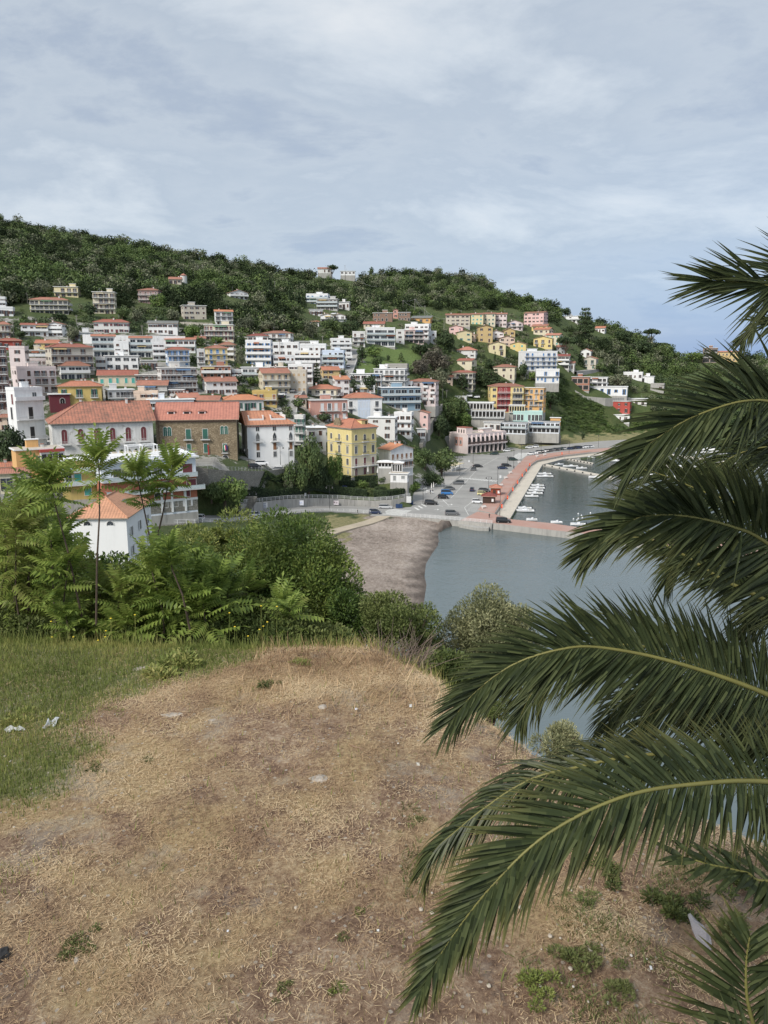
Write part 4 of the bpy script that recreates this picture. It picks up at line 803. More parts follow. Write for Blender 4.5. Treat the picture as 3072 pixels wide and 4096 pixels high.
B(2440, 2520, 1660, 1690, 'white boathouse shed above the far quay', 'white', -4, .5, 'f', 'white', 1, 3, chim=0, name='shed', cat='shed')
# ---- smaller infill houses between the larger ones
for a in ((458, 522, 1370, 1434, 'narrow white terrace house squeezed between the first two glass-front houses', 'white', 'p', 3, 2), (612, 662, 1374, 1442, 'white stepped house between the middle glass-front house and the light blue house', 'white', 'p', 3, 2), (385, 424, 1434, 1484, 'small white annex left of the plain white two-storey house', 'offwhite', 'p', 2, 2),
    (566, 632, 1442, 1482, 'grey garage-like block with a flat roof right of the plain white house', 'grey', 'f', 1, 3), (790, 822, 1402, 1475, 'narrow grey-white block left of the yellow apartment house', 'palegrey', 'p', 3, 1), (1085, 1180, 1426, 1476, 'wide white block below the white annex', 'white', 'p', 2, 5), (1062, 1152, 1468, 1500, 'low dusty ruin-like building above the joined cream houses', 'beige', 'f', 1, 4),
    (925, 966, 1484, 1530, 'small grey house right of the unfinished brick block', 'palegrey', 'p', 2, 2), (545, 634, 1500, 1548, 'greyish flat-roofed house left of the long greyish-white block', 'grey', 'f', 2, 4), (100, 192, 1402, 1446, 'cream flat-roofed house left of the big cream block', 'cream', 'f', 2, 4), (122, 192, 1440, 1480, 'pinkish house with a pergola above the planted roof terrace', 'palepink', 'p', 2, 3),
    (1382, 1408, 1414, 1446, 'little white block between the pale blue flats and the steep street', 'white', 'p', 2, 1), (272, 374, 1330, 1366, 'low white terrace house behind the big cream block', 'white', 'f', 1, 5), (1410, 1460, 1330, 1384, 'white side wing with grey base left of the modern white villa', 'offwhite', 'p', 3, 2), (1583, 1618, 1322, 1376, 'white house squeezed between the modern villa and the pink-fronted flats', 'offwhite', 'p', 3, 1),
    (1700, 1745, 1328, 1372, 'white stepped house right of the pink-fronted flats', 'white', 'p', 2, 2), (1236, 1292, 1238, 1264, 'white base terrace under the hillside hotel', 'white', 'f', 1, 5), (1356, 1402, 1208, 1240, 'low white annex at the right end of the hillside hotel', 'offwhite', 'f', 1, 3), (1418, 1500, 1548, 1592, 'white lower house with arches behind the round-headed pine', 'white', 'p', 2, 3),
    (1666, 1702, 1716, 1760, 'small white garden house below the pink arched house', 'white', 'f', 1, 2), (1590, 1652, 1532, 1560, 'white roof pavilion between the blue-grey flats and the colonnaded villa', 'white', 'p', 1, 3), (424, 470, 1484, 1502, 'low white shed under the plain white two-storey house', 'offwhite', 'f', 1, 2), (640, 700, 1340, 1362, 'low white terrace below the white farmhouse', 'white', 'f', 1, 4),
    (780, 822, 1352, 1378, 'low cream outbuilding left of the semi-detached beige house', 'beige', 'g', 1, 2), (1180, 1240, 1366, 1384, 'grey flat-roofed room above the long low white building', 'grey', 'f', 1, 2), (0, 50, 1520, 1560, 'pinkish block at the left edge in front of the mauve block', 'palepink', 'f', 2, 2), (680, 740, 1560, 1600, 'white flat-roofed house right of the grey two-storey house', 'palegrey', 'f', 2, 3),
    (1180, 1226, 1590, 1625, 'low stone house under the inside of the street bend', 'beige', 'g', 1, 2), (1398, 1412, 1560, 1600, 'slim white house right of the solar-panel house', 'white', 'p', 2, 1), (2262, 2300, 1452, 1486, 'white garden house right of the red-roofed restaurant', 'offwhite', 'g', 1, 2), (2010, 2060, 1322, 1344, 'small ochre house behind the salmon-orange gabled house', 'ochre', 'G', 1, 2), (1870, 1905, 1340, 1366, 'little peach house between two yellow gabled houses', 'peach', 'G', 2, 1)):
    B(a[0], a[1], a[2], a[3], a[4], a[5], RN.uniform(-14, 12), .7, a[6], 'old' if a[6] in 'gG' else RN.choice(['white', 'greyslab', 'tanslab']), a[7], a[8], bal=RN.choice(['', 'r', 'p']) if a[7] > 1 else '', chim=RN.choice([0, 1]))
# ------------------------------------------------------------ the larger buildings in front
def stone(nm, c1, c2, c3, sc=2.2):
    k = ('st', nm)
    if k in MC: return MC[k]
    m, nt, b = newmat(nm); v = coords(nt, 'Object', (1, 1, 1.6))
    vo = N(nt, 'ShaderNodeTexVoronoi', Scale=sc); nt.links.new(v, vo.inputs['Vector']); s = nt.nodes.new('ShaderNodeSeparateColor'); nt.links.new(vo.outputs['Color'], s.inputs[0])
    c = ramp(nt, s.outputs[0], [(0, c1), (.5, c2), (1, c3)])
    c = mixc(nt, ramp(nt, vo.outputs['Distance'], [(.32, (0,)), (.5, (.65,))]), c, tuple(x*.62 for x in c2))
    c = mixc(nt, ramp(nt, noi(nt, v, .3, 5), [(.45, (0,)), (.7, (.4,))]), c, tuple(x*.6 for x in c1))
    hl = N(nt, 'ShaderNodeTexVoronoi', Scale=.7); nt.links.new(v, hl.inputs['Vector'])
    c = mixc(nt, ramp(nt, hl.outputs['Distance'], [(.09, (.8,)), (.13, (0,))]), c, (.05, .04, .03))
    nt.links.new(c, b.inputs['Base Color']); b.inputs['Roughness'].default_value = .95; bump(nt, b, s.outputs[0], .08, .6); MC[k] = m; return m
STONE = stone('rubble_stone', (.20, .15, .09), (.31, .245, .16), (.42, .34, .23))
GSTONE = stone('grey_stone', (.20, .19, .16), (.30, .285, .25), (.40, .38, .33), 3)
def plaster():
    m, nt, b = newmat('peeling_plaster'); v = coords(nt); v2 = coords(nt, 'Object', (1.2, 1.2, .25))
    f = ramp(nt, noi(nt, v2, .5, 7, .7), [(.42, (0,)), (.6, (1,))]); g = ramp(nt, noi(nt, v, .8, 6, .75), [(.56, (0,)), (.62, (1,))])
    c = mixc(nt, mth(nt, 'MULTIPLY', f, .5), (.74, .735, .71), (.42, .41, .39)); c = mixc(nt, mth(nt, 'MULTIPLY', g, .55), c, (.34, .31, .27))
    nt.links.new(c, b.inputs['Base Color']); b.inputs['Roughness'].default_value = .9; return m
def corbels(root, w, d, h, faces='F', col='grey'):
    q = MB(); m_ = wall(col)
    n = int(w/.75)
    for i in range(n):
        x = -w/2+w*(i+.5)/n; q.box(x-.16, x+.16, -d/2-.4, -d/2, h-.75, h-.35, m_)
    q.box(-w/2, w/2, -d/2-.2, -d/2, h-.95, h-.75, m_)
    q.build('cornice', root)
def dorm(root, x, y, z, w, hh, wm_, gl=True):
    q = MB(); q.box(-w/2, w/2, 0, 2.6, 0, hh, wm_); q.mesh([(-w/2-.25, -.2, hh), (w/2+.25, -.2, hh), (0, -.2, hh+.55), (-w/2-.25, 2.8, hh), (w/2+.25, 2.8, hh), (0, 2.8, hh+.55)], [(0, 2, 5, 3), (2, 1, 4, 5), (0, 1, 2), (3, 5, 4), (0, 3, 4, 1)], roofmat('salmon'))
    o = q.build('dormer', root, loc=(x, y, z)); p = MB(); p.box(-w*.33, w*.33, -.03, 0, .2, hh-.15, DARK); p.build('pane', o)
def w_left(p, b, w, d, h, root):
    for i in range(6):
        u = -w/2+w*(i+.72)/6.35
        p('F', u, h*.46, 1.5, h*.36, 'arch', 'wine2' if 0 else 'red'); b('F', u, h*.44, 2.9, 'r', .9)
        if i in (0, 1): p('F', u+.2, h*.02, 1.7, 1.6, 'shut', 'dark')
    for i in range(3):
        p('L', (i-1)*d*.3, h*.46, 1.3, h*.36, 'arch', 'red')
    b('L', -.3*d, h*.44, 2.6, 'r', .9)
    corbels(root, w, d, h)
PL = plaster()
B(190, 632, 1686, 1842, 'old white palace with peeling plaster, wine-red arched windows and a weathered tile roof', yaw=6, r=.62, roof='hl', rc='bigold', fl=2, wins=w_left, name='palace', cat='palace', Y=222, mat=PL, pitch=.58, chim=2, ov=.8, low=12)
def w_mid(p, b, w, d, h, root):
    X = lambda px: (px-800)/172.*w/2
    for u in (667, 684): p('F', X(u), h*.63, 1.15, h*.2, 'arch', 'green')
    for u in (910, 926): p('F', X(u), h*.655, 1.1, h*.18, 'arch', 'green')
    for u in (764, 836): p('F', X(u), h*.555, 1.5, h*.22, 'shut', 'green'); b('F', X(u), h*.55, 2.9, 'k', .9)
    for u in (764, 836, 918): p('F', X(u), h*.25, 1.2, h*.2, 'shut', 'green')
    b('F', X(918), h*.245, 2, 'k', .6)
    for u in (837, 866, 680): p('F', X(u), h*.06, 1.15, h*.11, 'glass', 'dark')
    p('F', X(918), .0, 1.9, h*.19, 'arch', 'dark', 'door'); corbels(root, w, d, h, col='brown')
    q = MB(); q.tube([(X(640), -d/2-.12, 0), (X(640), -d/2-.12, h-.5)], .08, plain('drainpipe', (.12, .06, .04))); q.build('drainpipe', root)
r_, g_ = B(628, 978, 1676, 1858, 'brown rubble-stone palace with green shutters, arched door and three small dormers in its red roof', yaw=-5, r=.72, roof='g', rc='bigred', fl=3, wins=w_mid, name='palace', cat='palace', Y=234, mat=STONE, pitch=.5, chim=0, ov=.8)
for px in (683, 751, 817): dorm(r_, (px-803)/175.*g_[4]/2+.6, -g_[5]*.36, g_[6]+.75, 2.3, 1.35, wall('palepink'))
# banner and flags on the stone palace
def flag(lab, cols, px, dz, ww, hh, tilt):
    t = Matrix.Rotation(g_[3], 4, 'Z'); p = Vector((g_[0], g_[1], g_[2]))+t @ Vector(((px-803)/175.*g_[4]/2, -g_[5]/2-.4, dz)); q = MB()
    nseg = len(cols)
    for i, c in enumerate(cols):
        x0, x1 = -ww/2+ww*i/nseg, -ww/2+ww*(i+1)/nseg
        q.mesh([(x0, .05*math.sin(i*2), 0), (x1, .05*math.sin(i*2+2), 0), (x1+.1, -.05, -hh), (x0+.1, .05, -hh), (x0, .05*math.sin(i*2)+.02, 0), (x1, .05*math.sin(i*2+2)+.02, 0), (x1+.1, -.03, -hh), (x0+.1, .07, -hh)], [(0, 3, 2, 1), (4, 5, 6, 7)], plain('cloth_%s%d' % (lab[:4], i), c))
    root = empty('flag', p, g_[3], lab, 'flag'); q.build('cloth', root); q = MB(); q.tube([(-ww/2-.03, .4, .1), (-ww/2, -.05, .25), (ww/2, -.3, .5)], .03, WHITEP); q.build('pole', root)
flag('green white and red flag hanging from the small balcony above the arched door', [(.02, .22, .07), (.7, .7, .7), (.5, .02, .02)], 922, 9.2*.62, .9, 1.7, 0)
flag('dark blue flag hanging beside the three-coloured one on the stone palace', [(.02, .03, .15)], 931, 5.8, .5, 1.6, 0)
flag('long red banner hanging on the stone wall between two windows', [(.35, .03, .03)], 850, 5.9, .35, 3.0, 0)
def w_right(p, b, w, d, h, root):
    for u in (-.28, .08, .43):
        x = u*w
        p('F', x, h*.80, 1.0, h*.12, 'glass', 'dark'); p('F', x, h*.52, 1.0, h*.22, 'lancet', 'stone'); b('F', x, h*.50, 2.6, 'r', .9)
        p('F', x, h*.26, 1.0, h*.2, 'shut', 'wood'); p('F', x, h*.06, 1.0, h*.15, 'glass', 'dark')
    p('R', 0, h*.5, 1, 2, 'shut', 'dark'); corbels(root, w, d, h, col='salmon')
r3, g3 = B(962, 1182, 1696, 1838, 'big white building with pointed-arch windows, thin balconies and roof terraces cut into an orange roof', yaw=10, r=.85, roof='hr', rc='bigorange', fl=4, wins=w_right, name='palace', cat='palace', Y=243, mat=wall('white', .12), pitch=.55, chim=2, ov=.7)
for px in (992, 1096):
    q = MB(); x = (px-1072)/110.*g3[4]/2+1.2; q.box(x-2.4, x+2.4, -.1, .1, 0, 1.0, WHITEP); q.box(x-2.4, x-2.2, .1, 4.2, 0, 2.0, WHITEP); q.box(x+2.2, x+2.4, .1, 4.2, 0, 2.0, WHITEP); q.box(x-2.2, x+2.2, 4.1, 4.3, .8, 2.6, wall('white')); q.box(x-1.8, x+1.2, 4.02, 4.09, .9, 2.4, DARK)
    q.build('roof_terrace', r3, loc=(0, -g3[5]*.37, g3[6]+.55))
# yellow palazzo
def w_yel(p, b, w, d, h, root):
    hb = h
    for fc, us in (('L', (-.33, 0, .33)), ('F', (-.33, 0.02, .36))):
        L_ = d if fc == 'L' else w
        for k, u in enumerate(us):
            x = (u if fc == 'F' else u)*L_
            p(fc, x, h*.73, .95, h*.12, 'arch', 'glass'); p(fc, x, h*.46, 1.1, h*.15, 'glass', 'dark')
            q = MB(); q.box(-.9, .9, -.22, 0, 0, .22, wall('grey')); o = q.build('lintel', root); o.location = (x, -d/2, h*.635) if fc == 'F' else (-w/2, -x, h*.635); o.rotation_euler = (0, 0, 0 if fc == 'F' else -math.pi/2)
            if k == 1: b(fc, x, h*.70, 2.6, 'k', .9); b(fc, x, h*.43, 2.6, 'k', .9)
            if fc == 'L': p(fc, x, h*.22, 1.1, h*.13, 'glass', 'dark')
            else: p(fc, x, h*.2, 1.0, h*.16, 'shut', 'red'); p(fc, x, 0, 1.1, h*.15, 'arch', 'red', 'door')
    p('L', -.25*d, .02*h, 2.2, h*.1, 'shut', 'red')
    b('F', 0, h*.19, w, 'r', 1.2)
    q = MB()
    for z in (.68, .41, .17): q.box(-w/2-.1, w/2+.1, -d/2-.1, d/2+.1, h*z-.12, h*z+.08, wall('grey')); 
    q.box(-w/2-.35, w/2+.35, -d/2-.35, d/2+.35, h*.965, h+.02, wall('grey'))
    for sx in (-1, 1): q.box(sx*w/2-.25, sx*w/2+.25, -d/2-.08, -d/2+.3, 0, h*.4, wall('beige')) if 0 else None
    q.build('cornice', root)
    q = MB(); q.box(-w/2-.02, w/2+.02, -d/2-.02, -d/2+.5, 0, h*.41, wall('cream')); q.build('pale_base', root)
    q = MB(); q.box(-1.9, 1.9, -.3, .3, 0, 2.2, STONE); q.box(-1.3, 1.3, -.25, .25, 2.2, 2.9, STONE); q.build('roof_gable', root, loc=(-w/2+.6, d*.12, h)).rotation_euler = (0, 0, -math.pi/2)
    q = MB(); q.box(-1.4, 1.4, 0, 3.5, 0, 1.9, wall('palazzo')); q.box(-1.6, 1.6, -.2, 3.6, 1.9, 2.05, roofmat('orange')); q.box(.2, .9, -.03, 0, .4, 1.6, DARK); q.build('roof_room', root, loc=(w*.15, -d/2+1.6, h+.3))
B(1305, 1511, 1712, 1904, 'tall yellow palazzo with grey cornices, arched top windows, iron balconies and an orange hip roof', 'palazzo', yaw=38, r=1.28, roof='h', rc='orange', fl=4, wins=w_yel, name='palazzo', cat='palazzo', Y=262, pitch=.42, chim=1, ov=.6)
# stone/white house right of it
def w_st(p, b, w, d, h, root):
    for i in range(5):
        for z, kk in ((.62, 'shut'), (.3, 'open')): p('R', -d/2+d*(i+.5)/5, z*h, .9, h*.2, kk, 'wood')
    b('R', 0, h*.6, d*.9, 'r', 1); b('R', 0, h*.28, d*.9, 'r', 1.)
    p('F', -w*.2, h*.3, 1, 1.2, 'open', 'wood')
B(1513, 1655, 1800, 1905, 'narrow deep house with a rubble-stone end wall and white side under a bright orange roof', yaw=-52, r=1.5, roof='g', rc='bright', fl=3, wins=w_st, Y=275, mat=wall('white', .5), pitch=.3, chim=2)
# restaurant with white awnings, in front
def w_re(p, b, w, d, h, root):
    q = MB(); q.box(-w/2+.1, w/2-.1, -d/2-.02, -d/2, h*.1, h*.8, DARK); q.build('shadow_panel', root)  # flat dark panel, the shadow under the canopy painted on a solid front
    for i in range(5): q = MB(); q.box(-.1, .1, -.2, 0, 0, h, WHITEP); q.build('post', root, loc=(-w/2+w*i/4, -d/2, 0))
B(1512, 1570, 1850, 1868, 'white canvas canopy of the restaurant terrace, left one beside the yellow palazzo', yaw=-6, r=.6, roof='h', rc='white', fl=1, wins=w_re, Y=262, chim=0, pitch=.25, name='canopy', cat='canopy')
B(1570, 1612, 1853, 1888, 'white canvas canopy of the restaurant terrace, right one with a dark opening', yaw=-6, r=.8, roof='h', rc='white', fl=1, wins=w_re, Y=262, chim=0, pitch=.25, name='canopy', cat='canopy')
B(1560, 1636, 1896, 1925, 'low white restaurant kitchen building with a red edge under the canopies', 'white', yaw=-10, r=.5, roof='f', rc='tanslab', fl=1, cols=2, wk='shut', sh='grey', Y=258, chim=0, name='restaurant', cat='restaurant')
# white building with wide orange roof, bottom left
def w_or(p, b, w, d, h, root):
    for i in range(3):
        for z in (.62, .28): p('R', -d/2+d*(i+.5)/3, z*h, 1.0, 1.5, 'open', 'white')
    for i in (1, 3): p('F', -w/2+w*(i+.6)/5, h*.86, 1.1, .7, 'round', 'glass')
rw, gw = B(282, 648, 2072, 2300, 'white building with a wide orange-tiled hip roof and a skylight, behind the saplings', yaw=-18, r=1.6, roof='h', rc='terra', fl=2, wins=w_or, Y=122, mat=wall('white', .12), pitch=.52, chim=0, ov=.45)
q = MB(); q.box(-.45, .45, -.75, .75, 0, .14, plain('skylight_frame', (.2, .2, .2))); q.box(-.3, .3, -.6, .6, .14, .17, glassm()); q.build('skylight', rw, loc=(gw[4]*.27, -gw[5]*.02, gw[6]+1.35), rot=(0, R(27), 0))
# modern white block with roof terrace, brick floor, stone base
def w_bl(p, b, w, d, h, root):
    X = lambda px: (px-590)/228.*w/2
    for u, ww in ((440, 2.8), (480, 2.8), (561, 3.0), (629, 2.6)): p('F', X(u), h*.73, ww*.8, h*.14, 'glass', 'dark')
    p('F', X(775), h*.71, 2.4, h*.17, 'shut', 'red'); p('F', X(800)-.4, h*.44, 2.3, h*.15, 'shut', 'red'); p('F', X(767), h*.27, 1.5, h*.16, 'shut', 'red'); p('F', X(768), h*.09, 1.6, h*.12, 'open', 'white')
    p('F', X(700), h*.1, 1.8, h*.1, 'open', 'white'); p('F', X(650), h*.1, 1.8, h*.1, 'open', 'white'); p('F', X(560), h*.44, 2.2, h*.15, 'shut', 'red'); p('F', X(660), h*.44, 1.8, h*.15, 'shut', 'red'); p('F', X(620), h*.27, 1.4, h*.14, 'shut', 'dark'); p('F', X(500), h*.27, 1.4, h*.14, 'shut', 'dark')
    b('F', 0, h*.665, w, 'g', 1.4); b('F', 1.2, h*.42, w+1, 'g', 1.6)
    q = MB(); q.box(-w/2-.02, w/2+.02, -d/2-.03, d/2, h*.24, h*.64, plain('brick_red', (.42, .15, .09), .9, 0, .2, 5)); q.build('brick_facing', root)
    q = MB(); q.box(-w/2-.05, w/2+.05, -d/2-.06, d/2, 0, h*.2, GSTONE); q.box(-w/2-.1, w/2+.1, -d/2-.12, d/2, h*.2, h*.245, WHITEP); q.build('stone_base', root)
    for u in (540, 640, 690, 757): q = MB(); q.box(-.25, .25, -.3, 0, 0, h*.42, WHITEP); q.build('column', root, loc=(X(u), -d/2, 0))
    q = MB(); q.box(-w/2-1, w/2+.7, -d/2-1, d/2, h-.02, h+.35, WHITEP); q.build('roof_edge', root)
rb, gb = B(346, 812, 1846, 2066, 'modern white flats with a big roof terrace above brick and stone floors', 'bluewhite', yaw=13, r=.72, roof='p', rc='white', fl=4, wins=w_bl, Y=182, chim=0, name='apartment_building', cat='apartment block', low=3)
T_ = Matrix.Translation((gb[0], gb[1], gb[2])) @ Matrix.Rotation(gb[3], 4, 'Z')
q = MB()
for y in (-3.2, 0):
    for x in (-3.6, 0, 3.6): q.box(x-.1, x+.1, y-.1, y+.1, 0, 2.3, WHITEP)
    q.box(-3.8, 3.8, y-.09, y+.09, 2.3, 2.5, WHITEP)
for x in (-3.6, 0, 3.6): q.box(x-.08, x+.08, -3.1, -.1, 2.31, 2.49, WHITEP)
tag(q.build('pergola', loc=T_ @ Vector((.5, 3.2, gb[6]+.3)), rot=(0, 0, gb[3])), 'open white pergola frame standing on the big roof terrace', 'pergola')
PT = plain('planter', (.52, .46, .36)); LEAFD = None
q = MB(); q.box(-1.1, 1.1, -.8, .8, 0, .75, plain('hot_tub_side', (.5, .52, .52))); q.box(-1.2, 1.2, -.9, .9, .75, .85, wall('palegrey')); tag(q.build('hot_tub', loc=T_ @ Vector((.5, .2, gb[6]+.3)), rot=(0, 0, gb[3])), 'grey covered box beside the white pergola on the roof terrace', 'tub')
PLANTERS = [T_ @ Vector((x, gb[5]/2-1.3, gb[6]+.3)) for x in (-5, -3.2, -1.4, .4, 2.2, 4.0, 5.8, 8.2)]
BUILDROT = gb[3]
def railing(label, pts, hgt=1.0, col='white', step=2.0, rails=3, rad=.035, z=None):
    P_ = [Vector(p) for p in pts]; m_ = plain('rail_paint_'+col, (.72, .72, .71) if col == 'white' else (.3, .31, .32), .5, 0, .08)
    root = empty('railing', P_[0], 0, label, 'railing'); s = MB(); o0 = P_[0]
    for i in range(len(P_)-1):
        for k in range(rails): hz_ = Vector((0, 0, hgt*(k+1)/rails)); s.tube([P_[i]-o0+hz_, P_[i+1]-o0+hz_], rad, m_, 4)
    s.build('rails', root); pm = MB(); pm.box(-.045, .045, -.045, .045, -.2, hgt+.03, m_); me = pm.data('post'); nn = 0
    for i in range(len(P_)-1):
        n_ = max(1, round((P_[i+1]-P_[i]).length/step))
        for k in range(n_+(i == len(P_)-2)):
            if nn < 95: link('post', me, root, P_[i].lerp(P_[i+1], k/n_)-o0); nn += 1
    return root
e = [T_ @ Vector(p) for p in ((-6, gb[5]/2-.3, gb[6]+.35), (gb[4]/2+.3, gb[5]/2-.3, gb[6]+.35), (gb[4]/2+.3, -gb[5]/2-.6, gb[6]+.35), (-gb[4]/2, -gb[5]/2-.6, gb[6]+.35))]
railing('thin pale railing round the edge of the big white roof terrace', e, 1.0, 'grey', 2.4, 2, .025)
# orange-yellow house, left
def w_ol(p, b, w, d, h, root):
    p('F', -w*.02, h*.55, 1.2, h*.28, 'shut', 'dark')
    q = MB(); q.box(0, w*.52, -.9, 0, h*.50, h*.93, wall('offwhite')); q.box(.2, w*.52-.2, -.94, -.9, h*.66, h*.88, glassm()); q.box(-.1, w*.52+.1, -1.1, 0, h*.93, h, wall('red'))
    for i in range(5): q.box(.2+(w*.52-.4)*i/4-.05, .2+(w*.52-.4)*i/4+.05, -.98, -.94, h*.66, h*.88, WHITEP)
    q.build('glazed_veranda', root, loc=(0, -d/2, 0))
B(54, 268, 1800, 1955, 'orange house with a pale flat roof and a glazed white veranda, near the left edge', 'orange', yaw=10, r=.6, roof='f', rc='tanslab', fl=2, wins=w_ol, Y=188, chim=1, low=3)
def w_mu(p, b, w, d, h, root):
    b('F', 0, h*.72, w, 'g', 1.3); b('F', 0, h*.36, w, 'g', 1.3)
    p('F', -w*.05, h*.40, 1.5, h*.24, 'shut', 'teal2' if 0 else 'teal'); p('F', w*.2, h*.05, 1.5, h*.24, 'shut', 'teal'); p('F', -w*.3, h*.42, 1.3, h*.2, 'open', 'white')
B(250, 400, 1842, 1990, 'mustard wing with long balconies and turquoise doors, right of the orange house', 'mustard', yaw=0, r=.6, roof='f', rc='white', fl=3, wins=w_mu, Y=184, chim=0, low=3)
B(0, 134, 1892, 1965, 'small yellow-beige house with a low brown roof at the left edge below the orange house', 'cream', yaw=-6, r=.7, roof='g', rc='old', fl=1, cols=2, Y=178, chim=0, sh='dark', wk='open', pitch=.3, low=3, wsc=1.4)
B(-20, 60, 1866, 1895, 'low red-tiled roof at the far left edge behind the yellow-beige house', 'peach', yaw=4, r=.7, roof='g', rc='orange', fl=1, cols=2, Y=196, chim=1)
# white cube flats
def w_cu(p, b, w, d, h, root):
    for i, z in enumerate((.02, .30, .58)):
        p('F', w*.02, z*h+.1, 1.3, h*.17, 'shut', 'black'); p('L', 0, z*h+.1, 1.2, h*.17, 'shut', 'dark')
        b('F', 0, z*h, w, 'r', 1.2)
    b('F', 0, .86*h, w+.4, 'p', 1.2)
    p('L', d*.2, h*.8, 1, h*.14, 'shut', 'red'); p('F', w*.2, h*.87, 1.2, h*.09, 'glass', 'dark')
B(46, 196, 1560, 1842, 'tall white cube-like flats with black doors and thin balconies, left of the old palace', 'white', yaw=24, r=.7, roof='p', rc='white', fl=4, wins=w_cu, Y=231, chim=1, name='apartment_building', cat='apartment block')
# ---- hotel with red and yellow bays, orange wing, terraces
def w_ry(p, b, w, d, h, root):
    X = lambda px: (px-2020)/73.*w/2
    q = MB(); q.box(X(1975), X(2034), -.06, 0, 0, h-.02, wall('crimson')); q.build('red_bay', root, loc=(0, -d/2, 0))
    for k in range(4):
        z = h*k/4
        for u in (1990, 2012, 2052, 2066, 2080): p('F', X(u), z+.1*h/4, 1.3, h*.16, 'arch' if k == 3 else 'open', 'dark')
        b('F', X(2004), z+.02, w*.38, 'r', 1.4) if k else None; b('F', X(2066), z+.02, w*.34, 'r', 1.4) if k else None
        p('F', X(1962), z+h*.07, 1.1, h*.1, 'open', 'dark'); p('L', 0, z+h*.07, 1.0, 1.8, 'open', 'dark')
B(1947, 2093, 1546, 1648, 'hotel block with dark red and yellow bays and rows of white balconies', 'yellow', yaw=12, r=.5, roof='h', rc='brown', fl=4, wins=w_ry, Y=462, pitch=.3, chim=2, name='hotel', cat='hotel', ov=.5)
B(2093, 2182, 1552, 1648, 'orange hotel wing with a glazed corner room joined to the red and yellow block', 'orange', yaw=-14, r=.5, roof='f', rc='tanslab', fl=4, cols=4, bal='cr', Y=464, name='hotel', cat='hotel', chim=0, sh='grey')
def terr(n):
    def f(p, b, w, d, h, root):
        q = MB(); q.box(-w/2+.2, w/2-.2, -d/2-.02, -d/2, h*.08, h*.86, DARK); q.build('shadow_panel', root)  # flat dark panel paints the shadow inside the open terrace
        for i in range(n+1):
            x = -w/2+w*i/n; q = MB(); q.box(-.18, .18, -.5, 0, 0, h*.95, WHITEP if n != 6 else wall('paleyellow')); q.build('column', root, loc=(x, -d/2, 0))
        b('F', 0, .1, w, 'r', 1.2)
    return f
B(1866, 1976, 1612, 1640, 'upper white hotel terrace with curtains between its posts, left of the red and yellow block', 'white', yaw=-4, r=.6, roof='f', fl=1, wins=terr(8), Y=452, chim=0, name='terrace_pavilion', cat='pavilion')
B(1884, 2022, 1643, 1672, 'middle white hotel terrace with ochre edge and curtained posts', 'white', yaw=-4, r=.5, roof='f', rc='tanslab', fl=1, wins=terr(9), Y=446, chim=0, name='terrace_pavilion', cat='pavilion')
B(2036, 2100, 1622, 1650, 'white pergola terrace in front of the yellow hotel bay', 'white', yaw=-4, r=.5, roof='f', fl=1, wins=terr(6), Y=455, chim=0, name='terrace_pavilion', cat='pavilion')
B(2050, 2172, 1650, 1684, 'pale glass-walled dining room with a roof balustrade above the dark verandas', 'seafoam', yaw=-4, r=.4, roof='p', rc='white', fl=1, cols=8, wk='glass', Y=450, chim=0, name='dining_room', cat='pavilion')
B(1934, 2004, 1690, 1726, 'low white service building beside the left dark-roofed veranda', 'offwhite', yaw=-4, r=.5, roof='f', rc='greyslab', fl=1, cols=3, Y=440, chim=0)
B(2000, 2112, 1692, 1734, 'left dark-roofed glass veranda on yellow pillars above the stone wall', 'bluewhite', yaw=-10, r=.5, roof='f', rc='darkslab', fl=2, cols=6, bal='g', wk='glass', Y=438, chim=0, name='restaurant', cat='restaurant', gf='loggia')
B(2112, 2240, 1688, 1730, 'right dark-roofed glass veranda on yellow pillars above the stone wall', 'bluewhite', yaw=-4, r=.4, roof='f', rc='darkslab', fl=2, cols=7, bal='g', wk='glass', Y=444, chim=0, name='restaurant', cat='restaurant', gf='loggia')
B(2200, 2242, 1672, 1700, 'orange terrace wall at the right end of the restaurant', 'orange', yaw=-4, r=.5, roof='f', fl=1, cols=0, Y=455, chim=0, name='terrace_wall', cat='wall')
B(1816, 1868, 1586, 1605, 'low white and yellow gatehouse next to the hotel driveway', 'white', yaw=-12, r=.6, roof='f', rc='greyslab', fl=1, cols=2, Y=458, chim=0)
# long arcade building by the car park
def w_ar(p, b, w, d, h, root):
    n = 9
    for i in range(n):
        x = -d/2+d*(i+.5)/n
        p('R', x, h*.50, d/n*.72, h*.38, 'arch', 'black'); p('R', x, h*.02, d/n*.72, h*.36, 'shut', 'black'); q = MB(); q.box(0, .9, -.14, .14, 0, h, wall('palepink')); q.build('pier', root, loc=(w/2, -d/2+d*i/n, 0))  # black panels in the arches paint the shadow within the arcade
    q = MB(); q.box(0, 1.2, -d/2, d/2, h*.44, h*.49, wall('palepink')); q.box(1.0, 1.1, -d/2, d/2, h*.52, h*.62, plain('dark_rail', (.10, .07, .06))); q.build('gallery', root, loc=(w/2, 0, 0))
    q = MB(); q.box(w*-.18, w*.02, -.05, 0, h*.38, h*.86, wall('salmon')); q.box(w*.06, w*.26, -.05, 0, h*.38, h*.86, wall('salmon')); q.build('pink_panel', root, loc=(0, -d/2, 0))
    for u in (-.08, .16): p('F', u*w, h*.5, 1.2, 1.8, 'glass', 'dark').location.y -= .06
ra, ga = B(1790, 2030, 1742, 1815, 'long pale pink building with a two-storey arcade of arches facing the car park', 'palepink', yaw=-46, r=2.1, roof='p', rc='tanslab', fl=2, wins=w_ar, Y=402, chim=3, name='arcade_building', cat='building')
